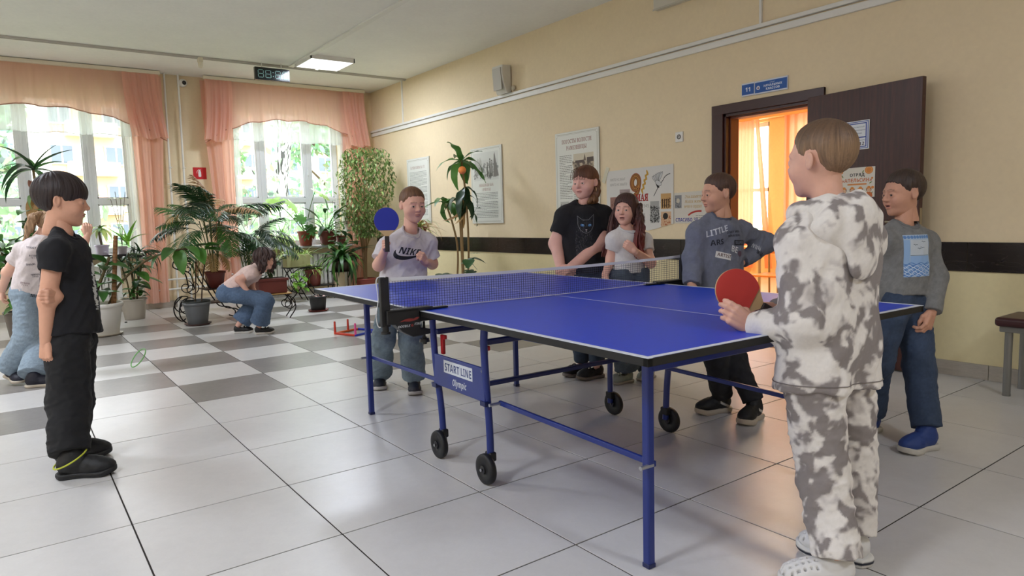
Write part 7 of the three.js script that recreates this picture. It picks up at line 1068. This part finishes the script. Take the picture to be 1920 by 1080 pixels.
{ // tall dracaena before the wall boards
  const g = plant('tall_dracaena', 'tall bare stemmed dracaena with drooping leaves before the wall boards', 4.3, 0, -4.38); pot(g, 0.17, 0.12, 0.28, [120, 62, 50]);
  const canes = [[[-0.02, 0.25, -0.12], [0, 0.8, -0.1], [0.0, 1.1, -0.2], [0.0, 1.35, -0.34]], [[0.02, 0.25, 0.0], [0, 0.8, 0.02], [0, 1.35, 0.02], [0, 1.42, 0.0]], [[0.0, 0.25, 0.1], [0, 0.8, 0.16], [0, 1.4, 0.14], [0, 1.9, 0.06]], [[0.03, 0.25, -0.05], [0.02, 0.8, -0.04], [0, 1.2, -0.02], [0, 1.38, -0.02]]];
  for (const c of canes) stem(g, c, 0.014, [150, 122, 82]);
  rosette(g, V(0, 1.86, 0.06), 11, LG.drac, leafMats.mid, 0.4, -0.5, 1.0); rosette(g, V(0, 1.38, -0.34), 9, LG.drac, leafMats.mid, 0.36, -0.6, 0.8); rosette(g, V(0, 1.42, 0.02), 9, LG.drac, leafMats.dark, 0.38, -1.1, 0.5, { az: 0.8 }); rosette(g, V(0, 1.55, 0.12), 6, LG.drac, leafMats.dark, 0.42, -1.3, -0.4, { az: 0.5 }); rosette(g, V(0, 1.4, 0.06), 5, LG.drac, leafMats.dry, 0.36, -1.45, -0.9, { az: 1.5 });
  for (let i = 0; i < 7; i++) putLeaf(g, i < 4 ? monG : LG.heart[0], pick(leafMats.dark), V(rr(-0.06, 0.02), 0.5 + 0.24 * rnd(), 0.16 + 0.1 * rnd()), sph(rr(0.4, 3.4), rr(-0.8, 0.2)), rr(0.14, 0.2));
  const g2 = plant('leafy_floor_plant', 'low dark leafed plant peeping over the table net', 4.3, 0, -4.85); pot(g2, 0.12, 0.09, 0.2, [96, 60, 48]); for (let i = 0; i < 16; i++) putLeaf(g2, pick(LG.broad), pick(leafMats.dark), V(rr(-0.06, 0.06), 0.36 + rr(-0.1, 0.1), rr(-0.1, 0.1)), sph(i * 2.4, rr(-0.3, 0.6)), rr(0.14, 0.2));
  const g3 = plant('spider_plant_stand', 'arching variegated spider plant behind the boy with the blue bat', 4.3, 0, -5.45); mesh('stand', merged([cyl([0, 0, 0], [0, 0.9, 0], 0.014), cyl([0, 0, 0], [0, 0.02, 0], 0.13, 0.13, 24), cyl([0, 0.89, 0], [0, 0.9, 0], 0.11, 0.11, 24)]), ironMat, g3); const q = sub('pot_group', g3); q.position.y = 0.9; pot(q, 0.1, 0.07, 0.16, [136, 72, 56]); rosette(g3, V(0, 1.05, 0), 60, LG.thin, [...leafMats.var, ...leafMats.dry], 0.42, -0.2, 1.35);
}
{ // left edge plants
  const g = plant('schefflera_plant', 'big bushy dark leafed plant beside the fair haired girl', -0.24, 0, -6.3); pot(g, 0.17, 0.13, 0.28, [120, 110, 100]);
  for (let k = 0; k < 12; k++) { const a = k * 2.4, e = V(Math.cos(a) * rr(0.1, 0.42) + 0.08, 0.7 + 0.75 * rnd(), Math.sin(a) * rr(0.1, 0.3)); stem(g, [[0, 0.24, 0], [e.x * 0.4, e.y * 0.6, e.z * 0.4], e], 0.008, [92, 84, 52]); for (let i = 0; i < 9; i++) { const t = 0.45 + 0.55 * (i / 8); putLeaf(g, pick(LG.broad), pick(i % 3 ? leafMats.mid : leafMats.dark), V(e.x * t, mix(0.24, e.y, t) + rr(-0.04, 0.06), e.z * t).add(V(rr(-0.05, 0.05), 0, rr(-0.05, 0.05))), sph(rnd() * 6.28, rr(-0.5, 0.4)), rr(0.16, 0.25), rr(-0.3, 0.3)); } }
  for (let i = 0; i < 12; i++) putLeaf(g, pick(LG.broad), pick(leafMats.mid), V(rr(-0.1, 0.25), rr(0.25, 0.55), rr(0.1, 0.25)), sph(rr(0.5, 2.6), rr(-0.6, 0.2)), rr(0.14, 0.2));
  for (let i = 0; i < 3; i++) putLeaf(g, LG.ovate[0], pick([std([150, 96, 78], 0.5), ...leafMats.pale]), V(0.2 + 0.04 * i, 1.55, 0.05), sph(i * 2, 0.9), 0.22);
  const d = plant('corn_plant', 'tall corn plant with arching brown tipped leaves behind the boy in black', 0.02, 0, -6.6); pot(d, 0.15, 0.11, 0.26, [140, 100, 80]); stem(d, [[0, 0.22, 0], [0.02, 0.9, 0], [-0.02, 1.84, 0]], 0.016, [136, 116, 80]);
  rosette(d, V(-0.02, 1.84, 0), 11, LG.strap, leafMats.dark, 0.56, -0.2, 1.2); rosette(d, V(0, 1.62, 0), 6, LG.drac, [...leafMats.mid, ...leafMats.dry], 0.46, -1.1, -0.3, { az: 0.7 });
  for (let i = 0; i < 3; i++) putLeaf(d, LG.drac[2], leafMats.dry[0], V(0.02, 1.5, 0.03), sph(1.2 + i * 0.7, -0.6), 0.36);
}

// =====================================================================  OUTSIDE THE WINDOWS
{
  const ground = mesh('ground_outside', bb(-60, 90, -1.6, -1.2, -95, ZO - 0.5), std([132, 150, 108], 0.95)); struct(ground, 'green lawn in front of the apartment block', 'ground');
  const wallO = std([214, 172, 144], 0.85), wallW = std([216, 212, 206], 0.85), glassD = std([92, 104, 120], 0.3), frameW = std([240, 240, 238], 0.5);
  const bl = group('apartment_block', 20, -1.3, -62, 0.16); tag(bl, 'orange and white apartment block across the lawn', 'building');
  mesh('wall', bb(-34, 30, 0, 16, -8, 0), wallO, bl);
  for (let k = 0; k < 6; k++) mesh('white_band', bb(-34 + k * 11.2, -28.6 + k * 11.2, 0, 16, 0, 0.12), wallW, bl);
  const fr = merged([bb(-0.8, 0.8, -0.75, 0.75, 0, 0.1)]), pn = merged([bb(-0.7, -0.06, -0.65, 0.65, 0.1, 0.12), bb(0.06, 0.7, -0.65, 0.65, 0.1, 0.12)]);
  for (let f = 0; f < 5; f++) for (let k = 0; k < 17; k++) { const w = sub('window', bl); w.position.set(-31.5 + k * 3.7, 2.2 + f * 3, 0.05); mesh('frame', fr, frameW, w); mesh('pane', pn, glassD, w); }
  const balc = bb(-1.7, 1.7, 0, 1.05, 0, 1.0);
  for (let f = 1; f < 5; f++) for (let k = 0; k < 4; k++) { const m = mesh('balcony', balc, wallW, bl); m.position.set(-25.8 + k * 11.1, f * 3 + 0.6, 0); }
}
const leafCard = (() => { const s = sheet(2, 3, (u, v) => { const w = Math.sin(Math.PI * (0.12 + v * 0.86)) * 0.5; return [(u - 0.5) * w, v - 0.5, 0.12 * (u - 0.5) * (u - 0.5) - 0.1 * v * v]; }); return s; })();
function tree(label, x, z, h, r, n, cols, seed, birch) {
  seedState = seed; const g = tag(group(birch ? 'birch_tree' : 'leafy_tree', x, -1.25, z), label, 'tree', 'trees outside the windows');
  const bark = birch ? std(0xffffff, 0.9, { map: dataTex(128, (u, v) => { const n = tnoise(u, v, 16, 5) > 0.68 || tnoise(u, v, 8, 6) > 0.78 ? 70 : 226; return [n, n, n]; }) }) : std([96, 78, 60], 0.95);
  const tg = [cyl([0, 0, 0], [0.1, h * 0.8, 0], birch ? 0.22 : 0.28, 0.1, 12)]; const ends = [];
  for (let i = 0; i < 9; i++) { const y = h * (0.25 + 0.06 * i), a = rnd() * 6.28, e = [Math.cos(a) * r * 0.7, y + h * 0.16, Math.sin(a) * r * 0.7]; tg.push(cyl([0.05, y, 0], e, 0.06, 0.025, 6)); ends.push(e); }
  mesh('trunk', merged(tg), bark, g);
  const im = new THREE.InstancedMesh(leafCard, phys([255, 255, 255], 0.8, { transmission: 0.35, thickness: 0 }), n); im.name = 'crown'; im.userData.kind = 'stuff'; shadowed(im);
  const m = new THREE.Matrix4(), q = new THREE.Quaternion(), c = new THREE.Color();
  const blobs = []; for (let i = 0; i < 26; i++) { const a = rnd() * 6.28, t = rnd(); blobs.push([Math.cos(a) * r * 0.75 * Math.sqrt(rnd()), h * (0.3 + 0.66 * t), Math.sin(a) * r * 0.75 * Math.sqrt(rnd()), r * (0.24 + 0.2 * rnd()) * (1.15 - 0.5 * t)]); }
  for (let i = 0; i < n; i++) { const b = blobs[(rnd() * blobs.length) | 0]; const d = V(rr(-1, 1), rr(-1, 1), rr(-1, 1)).normalize().multiplyScalar(b[3] * Math.cbrt(rnd())); q.setFromEuler(new THREE.Euler(rnd() * 6, rnd() * 6, rnd() * 6)); const s = rr(0.16, 0.34); m.compose(V(b[0] + d.x, b[1] + d.y, b[2] + d.z), q, V(s, s, s)); im.setMatrixAt(i, m); c.setRGB(...cols.map((v) => v * rr(0.7, 1.25))); im.setColorAt(i, c); }
  g.add(im);
}
tree('full green tree filling the edge of the window behind the boy in black', -1.3, -17, 7.5, 1.9, 4200, [0.34, 0.48, 0.33], 11);
tree('pale birch with a spotted trunk outside the plant window', 6.15, -17, 10, 1.3, 520, [0.34, 0.48, 0.33], 22, true);
tree('bushy tree outside by the ficus side of the window', 8.7, -19, 6.6, 1.9, 3400, [0.36, 0.52, 0.33], 33);
tree('slender young tree outside near the peach drape', 4.75, -17, 5.6, 0.75, 700, [0.34, 0.48, 0.33], 44);
{
  seedState = 77; const im = new THREE.InstancedMesh(leafCard, phys([255, 255, 255], 0.8, { transmission: 0.3, thickness: 0 }), 5200); im.name = 'hedge_leaves'; shadowed(im); im.userData.kind = 'stuff'; im.userData.label = 'bright green shrubs growing under the windows outside'; im.userData.category = 'shrubs';
  const m = new THREE.Matrix4(), q = new THREE.Quaternion(), c = new THREE.Color();
  for (let i = 0; i < 5200; i++) { const x = rr(-5, 13), z = rr(-15, -12.5), top = 1.9 + 0.9 * noise3(x * 0.5, 3, 7) + 0.5 * noise3(x * 1.7, 9, z); const y = -1.2 + (top + 0.6) * Math.sqrt(rnd()); q.setFromEuler(new THREE.Euler(rnd() * 6, rnd() * 6, rnd() * 6)); const s = rr(0.14, 0.3); m.compose(V(x, y, z), q, V(s, s, s)); im.setMatrixAt(i, m); const k = rr(0.7, 1.3); c.setRGB(0.32 * k, 0.48 * k, 0.29 * k); im.setColorAt(i, c); }
  scene.add(im);
}

renderer.render(scene, camera);
